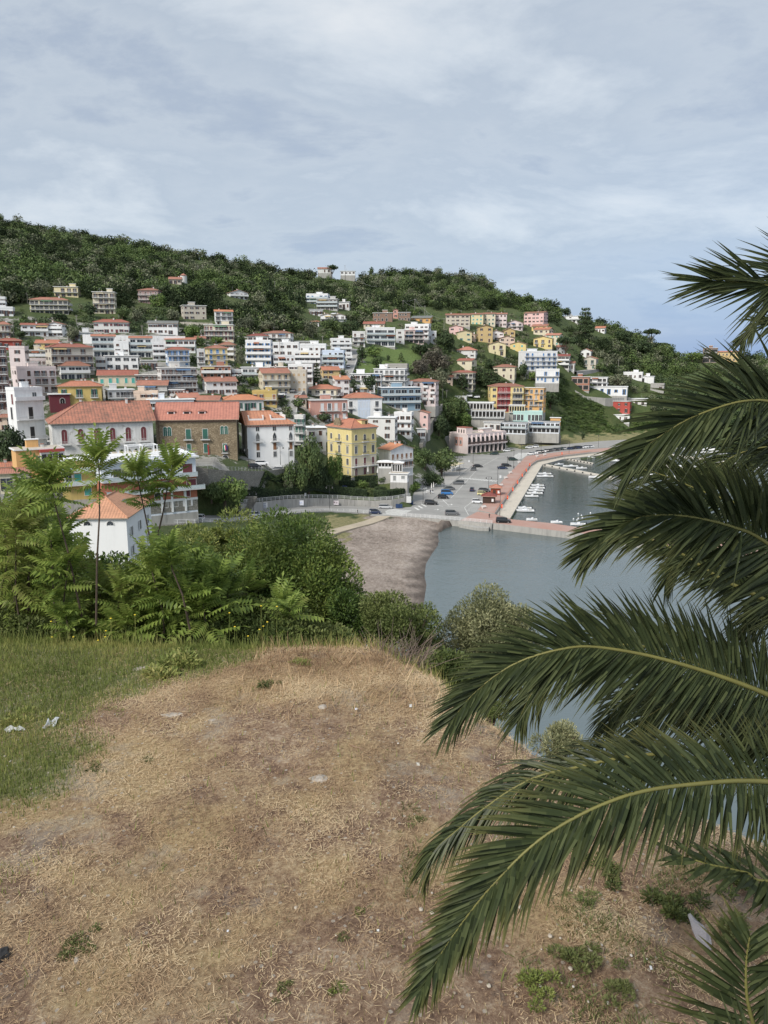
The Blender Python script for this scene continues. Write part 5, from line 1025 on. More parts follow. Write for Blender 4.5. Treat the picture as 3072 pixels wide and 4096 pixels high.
q = MB(); q.box(-3.6, 3.6, -2.4, 2.4, 0, 3.0, wall('palepink')); q.box(-3.8, 3.8, -2.6, 2.6, 3.0, 3.2, roofmat('red'))
for x in (-2, 0, 2): q.box(x-.4, x+.4, -2.44, -2.4, .2, 2.0, DARK)
q.build('roof_house', ra, loc=(-ga[4]*.22, -ga[5]*.24, ga[6]+.12))
# round tower in the woods
p = ground(735, 1132); q = empty('tower', p, 0, 'small round white tower with a conical brown roof in the woods', 'tower'); BR.append((724, 752, 1095, 1135, p.y))
k_ = p.y/F; a = MB(); a.lathe([(13*k_, -3), (13*k_, 26*k_)], wall('offwhite'), 14); a.build('wall', q); a = MB(); a.lathe([(15*k_, 26*k_), (.05, 35*k_)], roofmat('old'), 14); a.build('roof', q)
# ------------------------------------------------------------ foliage
def leafm(nm, cols, rough=.7, tr=.0, sc=.25):
    k = ('l', nm)
    if k in MC: return MC[k]
    m, nt, b = newmat('foliage_'+nm); g = nt.nodes.new('ShaderNodeNewGeometry'); oi = nt.nodes.new('ShaderNodeObjectInfo')
    v = wpos(nt); f = mth(nt, 'ADD', mth(nt, 'MULTIPLY', g.outputs['Random Per Island'], .26), mth(nt, 'MULTIPLY', noi(nt, v, sc*.6, 4), .92))
    f = mth(nt, 'ADD', f, mth(nt, 'MULTIPLY', mth(nt, 'SUBTRACT', oi.outputs['Random'], .5), .12))
    n = len(cols); c = ramp(nt, f, [(.3+.5*i/(n-1), x) for i, x in enumerate(cols)])
    nt.links.new(c, b.inputs['Base Color']); b.inputs['Roughness'].default_value = rough; b.inputs['Specular IOR Level'].default_value = .25
    if tr:
        t = nt.nodes.new('ShaderNodeBsdfTranslucent'); nt.links.new(c, t.inputs[0]); mx = N(nt, 'ShaderNodeMixShader'); mx.inputs[0].default_value = tr
        o = nt.nodes['Material Output']; nt.links.new(b.outputs[0], mx.inputs[1]); nt.links.new(t.outputs[0], mx.inputs[2]); nt.links.new(mx.outputs[0], o.inputs[0])
    MC[k] = m; return m
LM = dict(dark=leafm('dark', [(0.017, 0.031, 0.014), (0.043, 0.067, 0.028), (0.077, 0.109, 0.045)]), mid=leafm('mid', [(0.032, 0.052, 0.021), (0.078, 0.118, 0.041), (0.147, 0.187, 0.068)]),
    bright=leafm('bright', [(0.046, 0.081, 0.021), (0.096, 0.156, 0.039), (0.178, 0.233, 0.067)]), olive=leafm('olive', [(0.057, 0.070, 0.045), (0.122, 0.136, 0.081), (0.213, 0.221, 0.139)]),
    bare=leafm('bare', [(.05, .045, .035), (.10, .09, .068), (.15, .135, .10)]), ivy=leafm('ivy', [(0.034, 0.061, 0.021), (0.078, 0.122, 0.036), (0.130, 0.177, 0.054)]))
BARK = plain('bark', (.09, .068, .048), .95, 0, .3, 6)
def quads(P, Nn, sx, sy, rng):     # P (n,3) centres, Nn normals -> (n*4,3)
    n = len(P); r = rng.normal(size=(n, 3)); t = np.cross(Nn, r); t /= np.linalg.norm(t, axis=1)[:, None]+1e-9; b_ = np.cross(Nn, t)
    sx = np.asarray(sx).reshape(-1, 1)*np.ones((n, 1)); sy = np.asarray(sy).reshape(-1, 1)*np.ones((n, 1))
    return np.stack([P-t*sx, P-b_*sy, P+t*sx, P+b_*sy], 1).reshape(-1, 3)
def crown(kind, seed, n, leaf):      # unit: radius ~1, spans z 0..~1.6
    rng = np.random.RandomState(seed); lob = []
    if kind == 'broad':
        for _ in range(13): a = rng.rand()*6.28; q = rng.rand()**.6*.62; lob.append((q*math.cos(a), q*math.sin(a), .45+rng.rand()*.8*(1-.5*q), .30+.2*rng.rand(), .8))
    elif kind == 'umbrella':
        for _ in range(14): a = rng.rand()*6.28; q = rng.rand()**.5*.8; lob.append((q*math.cos(a), q*math.sin(a), 1.15+.25*(1-q)+.06*rng.rand(), .26+.1*rng.rand(), .6))
    elif kind == 'cypress':
        for i in range(12): z = i/11.; lob.append((rng.normal()*.04, rng.normal()*.04, .1+z*2.6, .40*(1-z*.8)+.05, 1.4))
    elif kind == 'conifer':
        for i in range(9):
            z = i/8.; rr = .85*(1-z)**.8+.08
            for k in range(5): a = k*1.257+i*.7; lob.append((rr*.6*math.cos(a), rr*.6*math.sin(a), .2+z*2.0-.08, rr*.36+.03, .32))
    elif kind == 'cedar':
        for i in range(6):
            z = i/5.; rr = 1.0-.55*z
            for k in range(6): a = k*1.05+i*.9; lob.append((rr*.62*math.cos(a), rr*.62*math.sin(a), .35+z*1.1, rr*.36, .28))
    elif kind == 'bush':
        for _ in range(12): a = rng.rand()*6.28; q = rng.rand()**.5*.7; lob.append((q*math.cos(a), q*math.sin(a), .25+rng.rand()*.5*(1-.6*q), .34+.15*rng.rand(), .8))
    lob = np.array(lob); w_ = lob[:, 3]**2; i = rng.choice(len(lob), n, p=w_/w_.sum()); d_ = rng.normal(size=(n, 3)); d_ /= np.linalg.norm(d_, axis=1)[:, None]
    rad = lob[i, 3]*(.72+.34*rng.rand(n)**1.0); P = lob[i, :3]+d_*rad[:, None]*np.stack([np.ones(n), np.ones(n), lob[i, 4]], 1)
    P += rng.normal(size=P.shape)*.03; Nn = d_+rng.normal(size=(n, 3))*.55; Nn /= np.linalg.norm(Nn, axis=1)[:, None]
    s = leaf*(.6+.8*rng.rand(n)); return quads(P, Nn, s, s*.8, rng)
PROTO = {}
def tree_data(kind, mat_, var, n, leaf):
    k = (kind, mat_, var, n)
    if k in PROTO: return PROTO[k]
    me = npmesh('crown', crown(kind, 17+var*5+hash(kind) % 3*0, n, leaf), 4, [LM[mat_]])
    tb = MB(); top = dict(broad=1.0, umbrella=1.3, cypress=.6, conifer=2.2, cedar=1.4, bush=.3)[kind]
    tb.tube([(0, 0, -.4), (.02, .01, .3*top), (.0, .03, .7*top), (.03, 0, top)], [.09, .07, .05, .02], BARK, 6)
    if kind in ('broad', 'umbrella', 'cedar'):
        for a in range(5): w2 = a*1.3+var; tb.tube([(0, 0, .35*top), (.25*math.cos(w2), .25*math.sin(w2), .62*top), (.5*math.cos(w2), .5*math.sin(w2), .92*top)], [.04, .03, .012], BARK, 5)
    PROTO[k] = (me, tb.data('trunk')); return PROTO[k]
TH = dict(broad=1.55, umbrella=1.6, cypress=3.1, conifer=2.35, cedar=1.75, bush=1.1)
TR = random.Random(5)
def tree(px, py, hp, wp, kind, col, label, Y=None, grp=None, n=None, name=None, lo=150):
    p = at(px, py, Y) if Y else ground(px, py, lo); s = p.y/F
    q = empty(name or {'bush': 'shrub'}.get(kind, 'tree'), p, TR.random()*6.28, label, {'bush': 'shrub', 'cypress': 'cypress', 'conifer': 'conifer', 'umbrella': 'pine tree', 'cedar': 'cedar'}.get(kind, 'tree'), grp)
    if kind == 'cypress': q.name = 'cypress'
    r = wp*s/2/(.5 if kind == 'cypress' else 1.0); hs = hp*s/TH[kind]
    nn = n or int(min(2600, max(220, wp*hp*.22))); lf = max(.035, min(.12, 1.6/max(wp, 10)))
    nn = [260, 700, 1500, 2600][0 if nn < 350 else 1 if nn < 900 else 2 if nn < 1900 else 3]; lf = {260: .13, 700: .085, 1500: .062, 2600: .048}[nn]
    c, t = tree_data(kind, col, TR.randint(0, 2), nn, lf)
    for nm, me in (('crown', c), ('trunk', t)): o = link(nm, me, q); o.scale = (r, r, hs)
    return q
T = tree
T(1268, 1545, 108, 52, 'conifer', 'dark', 'tall layered araucaria standing among the white flats beside the curved street')
T(1474, 1588, 100, 76, 'broad', 'dark', 'dark round-headed pine in front of the colonnaded white villa')
T(1416, 1582, 84, 42, 'conifer', 'dark', 'dark conifer between the solar-panel house and the round-headed pine')
T(1640, 1750, 96, 40, 'conifer', 'mid', 'slender conifer beside the pink church-like house')
T(1765, 1905, 128, 130, 'broad', 'mid', 'big dark leafy tree on the corner left of the car park')
T(1700, 1880, 92, 110, 'broad', 'mid', 'lighter tree left of and behind the big corner tree by the car park')
T(1735, 1940, 62, 90, 'bush', 'dark', 'low bushy tree at the foot of the big corner tree', Y=294)
T(1235, 1950, 238, 120, 'broad', 'mid', 'tallest tree left of the yellow palazzo, ivy-clad and bright green on top', Y=247)
T(1262, 1950, 130, 120, 'bush', 'dark', 'dark evergreen below the tallest tree left of the yellow palazzo', Y=250)
T(1180, 1955, 135, 110, 'bush', 'mid', 'tree left of the tallest one, in front of the white palace corner', Y=243)
T(1335, 1942, 150, 78, 'broad', 'bright', 'narrow light green tree right in front of the yellow palazzo', Y=254)
T(1300, 1958, 90, 70, 'bush', 'dark', 'dark shrub under the light green tree by the yellow palazzo', Y=252)
T(900, 2015, 130, 175, 'bush', 'bright', 'broad bright green tree under the stone terrace wall of the palace', Y=208)
T(845, 1990, 70, 90, 'bush', 'mid', 'mid green bush between the brick flats and the broad bright tree', Y=204)
T(36, 1872, 196, 165, 'broad', 'dark', 'big dark tree at the left edge in front of the white cube flats', Y=205)
T(1328, 1098, 50, 56, 'umbrella', 'dark', 'umbrella pine on the ridge between two low white houses')
T(1486, 1104, 42, 34, 'broad', 'dark', 'dark round tree on the ridge between two palms')
for i, (x, y, h, w) in enumerate(((1066, 1195, 75, 15), (1078, 1200, 88, 16), (1090, 1192, 84, 15), (1024, 1188, 60, 13), (1056, 1190, 70, 13))):
    T(x, y, h, w, 'cypress', 'dark', 'dark slender cypress in the left cluster on the wooded slope', grp='left cluster of cypresses')
for i, (x, y, h, w) in enumerate(((1160, 1222, 85, 17), (1172, 1228, 92, 17), (1186, 1230, 80, 16), (1198, 1230, 88, 17), (1212, 1232, 76, 16), (1222, 1228, 70, 14))):
    T(x, y, h, w, 'cypress', 'dark', 'dark slender cypress in the cluster left of the hillside hotel', grp='cypresses by the hillside hotel')
for i, (x, y, h, w) in enumerate(((1466, 1225, 70, 15), (1480, 1228, 78, 15), (1505, 1232, 74, 15), (1520, 1236, 82, 16), (1530, 1236, 70, 14))):
    T(x, y, h, w, 'cypress', 'dark', 'dark slender cypress in the right cluster above the stone ruins', grp='right cluster of cypresses')
T(2338, 1350, 128, 84, 'cedar', 'dark', 'huge dark conifer towering on the right hill below the small red-roofed house')
T(2262, 1438, 92, 84, 'umbrella', 'dark', 'dark umbrella pine above the red-roofed restaurant on the right hill')
T(2321, 1466, 64, 34, 'cypress', 'dark', 'fat dark cypress left of the old cream gabled house')
T(2604, 1376, 62, 76, 'umbrella', 'dark', 'big umbrella pine on the skyline near the right pass')
T(2648, 1392, 40, 50, 'umbrella', 'dark', 'smaller pine just right of the big skyline umbrella pine')
T(2468, 1326, 46, 52, 'broad', 'mid', 'round loose tree on the skyline left of the headland')
T(2400, 1310, 44, 50, 'broad', 'dark', 'dark tree on the skyline above the small red-roofed house')
T(2262, 1252, 42, 50, 'broad', 'dark', 'tree on the skyline above the villa on the right shoulder')
T(2110, 1185, 46, 66, 'broad', 'mid', 'loose airy tree on the skyline above the tall pink block')
T(1905, 1540, 78, 96, 'cedar', 'dark', 'dark spreading cedar in front of the veranda building, left one')
T(1965, 1556, 86, 110, 'cedar', 'dark', 'dark spreading cedar in front of the cream villa, right one')
T(1848, 1562, 66, 60, 'cedar', 'dark', 'dark cedar at the left end of the red-roofed veranda building')
T(2088, 1520, 80, 44, 'broad', 'dark', 'upright dark tree in front of the blank wall of the blue-shuttered hotel')
T(2130, 1522, 46, 60, 'bush', 'bright', 'light green bush at the foot of the blue-shuttered hotel')
T(1979, 1444, 40, 13, 'cypress', 'dark', 'thin lone cypress in front of the yellow gabled house')
T(1448, 1452, 72, 48, 'broad', 'dark', 'dark tree where the meadow meets the steep street')
T(1500, 1430, 50, 80, 'broad', 'bright', 'bright green spreading tree below the modern white villa')
T(1604, 1446, 42, 34, 'conifer', 'mid', 'small pointed tree in the middle of the meadow')
T(1552, 1446, 26, 22, 'broad', 'dark', 'small dark bush-like tree in the meadow left of the pointed one')
T(1506, 1470, 46, 46, 'broad', 'mid', 'dark bush at the lower left of the meadow')
T(1745, 1500, 108, 150, 'broad', 'bare', 'wide greyish leafless thicket tree right of the meadow')
T(1675, 1512, 84, 90, 'broad', 'bare', 'smaller greyish leafless tree at the meadow edge')
T(1768, 1552, 88, 84, 'broad', 'olive', 'grey-green willow-like tree below the leafless thicket')
T(1700, 1545, 60, 70, 'broad', 'mid', 'green tree between the leafless thicket and the pink apartments')
T(1775, 1400, 74, 90, 'broad', 'dark', 'dark tree on the slope left of the white dormered house')
for i, (x, y, h, w, c, l) in enumerate(((1790, 1700, 110, 105, 'mid', 'large green tree on the bank left of the hotel terraces'), (1840, 1660, 80, 90, 'mid', 'tree nearest the upper hotel terrace on the green bank'),
    (1756, 1745, 90, 90, 'dark', 'darker tree low on the bank above the long stone ramp'), (1850, 1715, 74, 80, 'bright', 'light green tree beside the small goal frame on the bank'),
    (1800, 1752, 50, 80, 'ivy', 'bushy tree at the bottom of the bank behind the arcade building'), (1810, 1640, 60, 76, 'mid', 'tree at the top of the bank below the gatehouse'))): T(x, y, h, w, 'broad', c, l)
for i, (x, y, h, w, k, c, l) in enumerate(((366, 1275, 66, 58, 'broad', 'dark', 'dark tree left of the narrow cream apartment house'), (300, 1368, 66, 62, 'broad', 'olive', 'palm-like grey-green tree right of the joined white houses'),
    (345, 1375, 42, 44, 'broad', 'olive', 'small olive tree left of the first terraced glass-front house'), (78, 1356, 38, 60, 'broad', 'dark', 'dark round tree below the joined white houses near the left edge'),
    (118, 1404, 44, 52, 'broad', 'mid', 'green tree between the red house and the bright yellow house'), (480, 1415, 58, 40, 'broad', 'dark', 'dark tree between the first two terraced glass-front houses'),
    (436, 1622, 36, 38, 'broad', 'dark', 'round clipped tree right of the mustard villa'), (590, 1480, 24, 50, 'bush', 'mid', 'low shrubs right of the plain white two-storey house'),
    (490, 1282, 62, 66, 'broad', 'mid', 'green tree behind the wide white house with the long red roof'), (545, 1290, 52, 62, 'broad', 'olive', 'grey olive tree left of the white farmhouse'), (240, 1290, 44, 70, 'broad', 'dark', 'dark trees below the long loggia house'),
    (635, 1240, 70, 70, 'broad', 'bright', 'fresh green tree right of the arched pinkish villa'), (700, 1285, 52, 60, 'broad', 'olive', 'olive tree left of the boxy cream house'), (775, 1345, 52, 80, 'bush', 'bright', 'bright green bushes between the farmhouse and the semi-detached beige house'),
    (800, 1385, 46, 50, 'bush', 'mid', 'bush in the garden left of the yellow apartment house'), (870, 1372, 30, 60, 'bush', 'bright', 'grassy green bank shrub under the semi-detached beige house'), (960, 1475, 80, 52, 'broad', 'olive', 'tall olive tree right of the yellow apartment house'),
    (985, 1330, 66, 72, 'broad', 'olive', 'left one of two big olive trees above the stack of white flats'), (1075, 1332, 52, 86, 'broad', 'olive', 'right one of two big olive trees above the stack of white flats'),
    (962, 1395, 60, 44, 'broad', 'dark', 'dark tree left of the four-level white block'), (955, 1545, 52, 66, 'broad', 'dark', 'dark tree beside the white house with the brown roof'), (1012, 1542, 40, 66, 'broad', 'bright', 'fresh green tree in front of the modern white house'),
    (1130, 1478, 28, 48, 'bush', 'mid', 'bushes above the joined cream houses'), (1190, 1640, 56, 62, 'broad', 'mid', 'hedge-like tree inside the bend of the curved street'), (1212, 1692, 50, 66, 'broad', 'dark', 'dark tree below the street bend left of the salmon palace'),
    (1292, 1690, 44, 70, 'broad', 'dark', 'dark tree in front of the salmon-pink old palace'), (1300, 1550, 40, 40, 'broad', 'dark', 'dark tree at the foot of the araucaria'), (1368, 1505, 32, 34, 'broad', 'mid', 'small green tree at the bottom of the steep street'),
    (1240, 1350, 80, 70, 'broad', 'olive', 'grey tree below the little orange-roofed cottage'), (1330, 1330, 60, 90, 'broad', 'mid', 'green tree below the double-gabled white houses'), (1400, 1345, 70, 80, 'broad', 'dark', 'dark tree left of the modern white villa'),
    (1680, 1420, 50, 90, 'broad', 'dark', 'dark trees right below the pink-fronted flats'), (1745, 1350, 60, 70, 'broad', 'mid', 'green tree on the slope right of the white balconied block'), (2185, 1560, 70, 80, 'broad', 'dark', 'dark tree right of the orange hotel wing'),
    (2470, 1560, 66, 120, 'broad', 'olive', 'wide grey-green tree between the right-hand houses'), (2400, 1490, 40, 60, 'broad', 'mid', 'tree right of the old cream gabled house by the upper road'), (2020, 1780, 44, 40, 'broad', 'dark', 'small round dark tree at the far end of the arcade building'),
    (2215, 1755, 38, 50, 'bush', 'mid', 'feathery green shrub on the grass strip below the restaurant'), (2330, 1760, 30, 22, 'broad', 'dark', 'small tree on the grass strip beyond the shrub'), (2200, 1640, 80, 90, 'broad', 'dark', 'tree at the foot of the orange wing on the ivy slope'),
    (1655, 1965, 54, 78, 'bush', 'bright', 'rounded bright shrub arching over the cafe entrance'), (1450, 1950, 36, 46, 'bush', 'bright', 'light yellow-green clipped shrub in the hedge garden'), (1525, 1935, 40, 46, 'bush', 'mid', 'loose shrub in the hedge garden right of the clipped one'),
    (1150, 1985, 60, 46, 'bush', 'olive', 'sparse shrub on the bare slope below the palace trees'), (1955, 1470, 30, 60, 'bush', 'dark', 'dark hedge above the cedars'), (2560, 1420, 60, 120, 'broad', 'dark', 'dark wooded clump on the slope under the skyline pines'), (2700, 1440, 40, 60, 'broad', 'mid', 'bushy tree in the pass beside the upper road'), (2770, 1450, 46, 90, 'broad', 'bright', 'yellowish tree left of the old brown stone building'))):
    T(x, y, h, w, k, c, l)
T(2500, 1385, 70, 90, 'broad', 'dark', 'dark leafy tree on the skyline right of the headland gap')
T(2556, 1388, 62, 90, 'broad', 'mid', 'mid green tree left of the big skyline umbrella pine')
T(2662, 1430, 60, 80, 'broad', 'mid', 'leafy tree sloping down to the pass, right of the skyline pines')
# woods: merged trees of a mass nobody could count
def wood(name, label, polys, target, kinds, rr, seed, avoid=True, lo=150, nq=170, squash=1.0):
    rng = np.random.RandomState(seed); protos = [crown(k, 50+i*3, nq, 1.25/math.sqrt(nq)) for k in ('broad', 'bush') for i in range(3)]
    Vs = {k: [] for k in kinds}; cnt = 0; tries = 0; B4 = np.array(BR)
    P = np.array(polys, float); x0, y0 = P.min(0); x1, y1 = P.max(0); cols = list(kinds)
    while cnt < target and tries < target*4:
        tries += 1; px = rng.uniform(x0, x1); py = rng.uniform(y0, y1)
        if not inpoly(np.array([px]), np.array([py]), polys)[0]: continue
        if name == 'garden_trees' and inpoly(np.array([px]), np.array([py]), [(1420, 1500), (1440, 1400), (1500, 1385), (1640, 1390), (1760, 1360), (1720, 1420), (1660, 1470), (1650, 1540), (1530, 1500), (1440, 1520)])[0]: continue
        Y = hit(px, py, lo); 
        if Y > 900 or Y < lo+2: continue
        r_ = ray(px, py); X = r_.x/r_.y*Y; z = tz(X, Y); r = rng.uniform(*rr)
        if avoid:
            k = F/Y*r; hh = k*1.6
            if np.any((B4[:, 0] < px+k*.8) & (B4[:, 1] > px-k*.8) & (B4[:, 2] < py) & (B4[:, 3] > py-hh*.85) & (B4[:, 4] > Y-6)): continue
            if min((X-c[0])**2+(Y-c[1])**2-(c[2]+r*.6)**2 for c in BC) < 0: continue
        nz = noise.noise(Vector((X*.012, Y*.012, seed))); ki = int(np.clip((nz*.9+.5+rng.normal()*.28)*len(cols), 0, len(cols)-1))
        pr = protos[rng.randint(6)]; a = rng.rand()*6.28; s = r*np.array([1, 1, rng.uniform(.8, 1.25)*squash]); v = pr*s
        v = np.stack([v[:, 0]*math.cos(a)-v[:, 1]*math.sin(a)+X, v[:, 0]*math.sin(a)+v[:, 1]*math.cos(a)+Y, v[:, 2]+z-r*.35*squash], 1); Vs[cols[ki]].append(v); cnt += 1
    mi = []; al = []
    for i, k in enumerate(cols):
        for v in Vs[k]: al.append(v); mi.append(np.full(len(v)//4, i))
    tag(link(name, npmesh(name, np.concatenate(al), 4, [LM[k] for k in cols], midx=np.concatenate(mi))), label, 'woodland', kind='stuff')
wood('hillside_wood', 'dense mixed wood covering the long hill above the town', [(-60, 1245), (100, 1215), (330, 1200), (520, 1240), (700, 1285), (850, 1290), (960, 1330), (1180, 1345), (1320, 1330), (1480, 1300), (1620, 1270), (1780, 1240), (2080, 1240), (2200, 1300), (2260, 1340), (2330, 1400), (2420, 1500), (2700, 1500), (3150, 1520), (3150, 1430), (2700, 1430), (2560, 1355), (2400, 1290), (2230, 1212), (2050, 1130), (1940, 1095), (1780, 1085), (1500, 1085), (1200, 1050), (980, 1035), (700, 990), (300, 915), (-60, 850)], 3500, ['dark', 'mid', 'olive', 'dark', 'ivy'], (3.4, 8.0), 4, nq=300)
wood('garden_trees', 'trees and shrubs filling gaps between the hillside houses', [(-40, 1250), (500, 1230), (900, 1290), (1400, 1330), (1500, 1320), (1780, 1250), (2100, 1250), (2300, 1400), (2330, 1500), (2100, 1530), (1850, 1620), (1700, 1560), (1400, 1600), (1250, 1700), (900, 1620), (560, 1620), (-40, 1400)], 1300, ['dark', 'mid', 'olive', 'bright'], (1.3, 3.0), 9, nq=90)
wood('hill_gardens', 'hedges and garden trees between the houses of the right hill', [(1640, 1380), (1800, 1300), (2100, 1310), (2240, 1390), (2080, 1420), (2060, 1540), (1940, 1600), (1830, 1590), (1780, 1560), (1740, 1440)], 330, ['mid', 'dark', 'olive'], (1.2, 2.6), 33, nq=110)
wood('slope_scrub', 'green creepers and bushes covering the steep slope right of the hotel', [(2190, 1560), (2260, 1515), (2340, 1590), (2440, 1660), (2520, 1700), (2700, 1640), (2800, 1720), (2480, 1738), (2230, 1728), (2245, 1670)], 900, ['ivy', 'mid', 'ivy', 'bright'][0:2]+['bright'], (1.2, 2.6), 12, nq=90, squash=.6)
wood('right_scrub', 'dark scrub on the slope behind the palm leaves', [(2450, 1500), (3150, 1500), (3150, 1720), (2700, 1700), (2560, 1620), (2620, 1570)], 420, ['dark', 'mid'], (2., 4.), 15, nq=80)
wood('upper_right_scrub', 'scrub and small trees round the houses below the upper road', [(2400, 1470), (2700, 1450), (2780, 1600), (2640, 1660), (2520, 1600), (2400, 1530)], 260, ['mid', 'dark', 'olive'], (1.6, 3.4), 41, nq=90)
wood('bank_scrub', 'leafy scrub on the bank between the ramp and the hotel terraces', [(1660, 1560), (1800, 1590), (1890, 1680), (1950, 1740), (1800, 1765), (1750, 1760), (1690, 1740), (1720, 1640)], 200, ['ivy', 'mid'], (1.0, 2.2), 18, nq=90)
wood('terrace_scrub', 'low scrub on the bare garden slope below the palaces', [(840, 1960), (870, 1905), (1000, 1915), (1090, 1925), (1180, 1935), (1280, 1940), (1400, 1930), (1560, 1945), (1620, 1960), (1560, 1990), (1240, 1995), (1050, 1990), (960, 2000)], 150, ['ivy', 'dark', 'mid'], (.6, 1.4), 21, nq=90, squash=.7)
wood('town_foot_shrubs', 'shrubs between the low roofs at the foot of the town', [(1180, 1700), (1300, 1690), (1700, 1720), (1690, 1850), (1640, 1900), (1480, 1780), (1300, 1800), (1190, 1830)], 60, ['dark', 'mid', 'bright'], (1.0, 2.0), 27, nq=100)
# ------------------------------------------------------------ hedges, walls, railings
def hedge(label, pts, h, w, dens=26, col='dark'):
    rng = np.random.RandomState(len(BR)+len(label)); al = []; core = MB(); p = [Vector(q) for q in pts]; o = p[0]
    for i in range(len(p)-1):
        a, b_ = p[i], p[i+1]; t = b_-a; L_ = t.length; u = t/L_; s = Vector((-u.y, u.x, 0)).normalized(); n = int(L_*(2*h+w)*dens)
        q = rng.rand(n); f = rng.rand(n)*(2*h+w); off = np.where(f < h, -w/2, np.where(f > h+w, w/2, f-h-w/2)); zz_ = np.where(f < h, f, np.where(f > h+w, 2*h+w-f, h))
        nr = np.where((f < h)[:, None], -np.array(s), np.where((f > h+w)[:, None], np.array(s), np.array([0, 0, 1.])))
        P = np.array(a-o)+q[:, None]*np.array(t)+off[:, None]*np.array(s)+np.stack([0*q, 0*q, zz_], 1)+rng.normal(size=(n, 3))*.1
        nn = nr+rng.normal(size=(n, 3))*.6; nn /= np.linalg.norm(nn, axis=1)[:, None]; al.append(quads(P, nn, .16*(.6+rng.rand(n)), .12, rng))
        A = a-o; Bq = b_-o; c = s*(w/2-.12); z1 = Vector((0, 0, h-.12)); z0_ = Vector((0, 0, -.8))
        core.mesh([A-c+z0_, Bq-c+z0_, Bq+c+z0_, A+c+z0_, A-c+z1, Bq-c+z1, Bq+c+z1, A+c+z1], [(0, 3, 2, 1), (4, 5, 6, 7), (0, 1, 5, 4), (1, 2, 6, 5), (2, 3, 7, 6), (3, 0, 4, 7)], plain('hedge_core', (.012, .022, .009), .95))  # solid near-black box behind the leaf shell, closes its gaps
    root = empty('hedge', o, 0, label, 'hedge'); link('foliage', npmesh('foliage', np.concatenate(al), 4, [LM[col]]), root); core.build('dark_core', root)
def gl(l, dz=0): return [ground(x, y, lo)+Vector((0, 0, dz)) for x, y, lo in l]
def wallobj(label, pts, h, th, mt, name='wall', base=3.0, cap=None):
    p = [Vector(q) for q in pts]; o = p[0]; q = MB(); L_ = []; R_ = []
    for i in range(len(p)):
        t = p[min(i+1, len(p)-1)]-p[max(i-1, 0)]; s = Vector((-t.y, t.x, 0)).normalized()*th/2; L_.append(p[i]-s-o); R_.append(p[i]+s-o)
    for i in range(len(p)-1):
        a, b_, c, d_ = L_[i], L_[i+1], R_[i+1], R_[i]; z0 = Vector((0, 0, -base)); z1 = Vector((0, 0, h))
        fs = [(4, 5, 6, 7), (0, 1, 5, 4), (2, 3, 7, 6)]+([(3, 0, 4, 7)] if i == 0 else [])+([(1, 2, 6, 5)] if i == len(p)-2 else [])
        q.mesh([a+z0, b_+z0, c+z0, d_+z0, a+z1, b_+z1, c+z1, d_+z1], fs, mt)
    return tag(q.build(name, loc=o), label, 'wall')
def at_l(l): return [at(x, y, Y) for x, y, Y in l]
RW = [(960, 2016, 213.5), (1050, 2006, 226.3), (1150, 1996, 237.5), (1250, 1992, 246), (1350, 1994, 251.3), (1430, 2000, 252.6), (1500, 2003, 252.6), (1570, 1998, 252.8), (1640, 1986, 256)]
RWP = at_l(RW); wallobj('long stained concrete retaining wall behind the coast road, below the hedge', RWP, 0, .5, wall('concrete', 1.2), 'retaining_wall', 4.5)
railing('white three-rail railing along the top of the long stained retaining wall', RWP, 1.1, 'white', 2.0, 3, .045)
TWL = [(752, 1862, 205), (830, 1876, 206), (900, 1883, 210), (980, 1884, 222), (1060, 1885, 234), (1130, 1876, 243), (1190, 1856, 252)]
TWP = at_l(TWL); wallobj('curved rubble-stone terrace wall in front of the palaces', TWP, .1, .6, GSTONE, 'terrace_wall', 5.5)
railing('grey railing on the curved stone terrace wall in front of the palaces', [p+Vector((0, .2, .1)) for p in TWP], 1.0, 'grey', 2.2, 3, .03)
FR1 = [pY(*a) for a in ((640, 186, 10.0), (780, 190, 9.4), (900, 197, 8.1), (1000, 205.6, 6.8), (1100, 220, 5.4), (1200, 229.7, 4.2), (1300, 237.2, 3.0), (1400, 240.6, 2.2), (1482, 240.6, 1.7))]
railing('white railing on the seaward side of the coast road above the grass', FR1, 1.1, 'white', 2.2, 3, .045)
wallobj('low dark stone wall under the seaward railing of the coast road', FR1, 0, .4, GSTONE, 'retaining_wall', 2.6)
FR2 = [tuple(onz(x, y, 1.7)) for x, y in ((1608, 2066), (1700, 2072), (1760, 2077), (1840, 2084), (1900, 2090), (1968, 2096))]
railing('white railing between the car park and the seaweed beach', FR2, 1.1, 'white', 1.6, 4, .045)
wallobj('concrete sea wall under the railing between car park and beach', FR2, .05, .5, wall('concrete', 1.), 'sea_wall', 1.7)
hedge('long clipped dark hedge behind the railing of the retaining wall, left stretch', gl([(985, 1999, 219), (1100, 1990, 234.5), (1250, 1985, 248.5), (1350, 1986, 254), (1468, 1996, 255)]), 2.0, 2.2)
hedge('clipped dark hedge behind the railing, right stretch near the cafe', gl([(1495, 1996, 255), (1560, 1990, 255), (1612, 1984, 256)]), 2.3, 2.4)
hedge('upper clipped hedge in front of the yellow palazzo terrace', gl([(1360, 1922, 258), (1450, 1926, 258), (1560, 1922, 258)]), 1.6, 1.6)
hedge('short middle hedge below the yellow palazzo', gl([(1358, 1944, 257), (1418, 1946, 257)]), 1.8, 1.8)
hedge('small cube hedge right of the blue oval sign', gl([(1480, 1950, 257), (1504, 1950, 257)]), 1.7, 1.6)
hedge('low rounded hedge below the small cube hedge', gl([(1500, 1966, 256), (1536, 1966, 256)]), 1.3, 1.6)
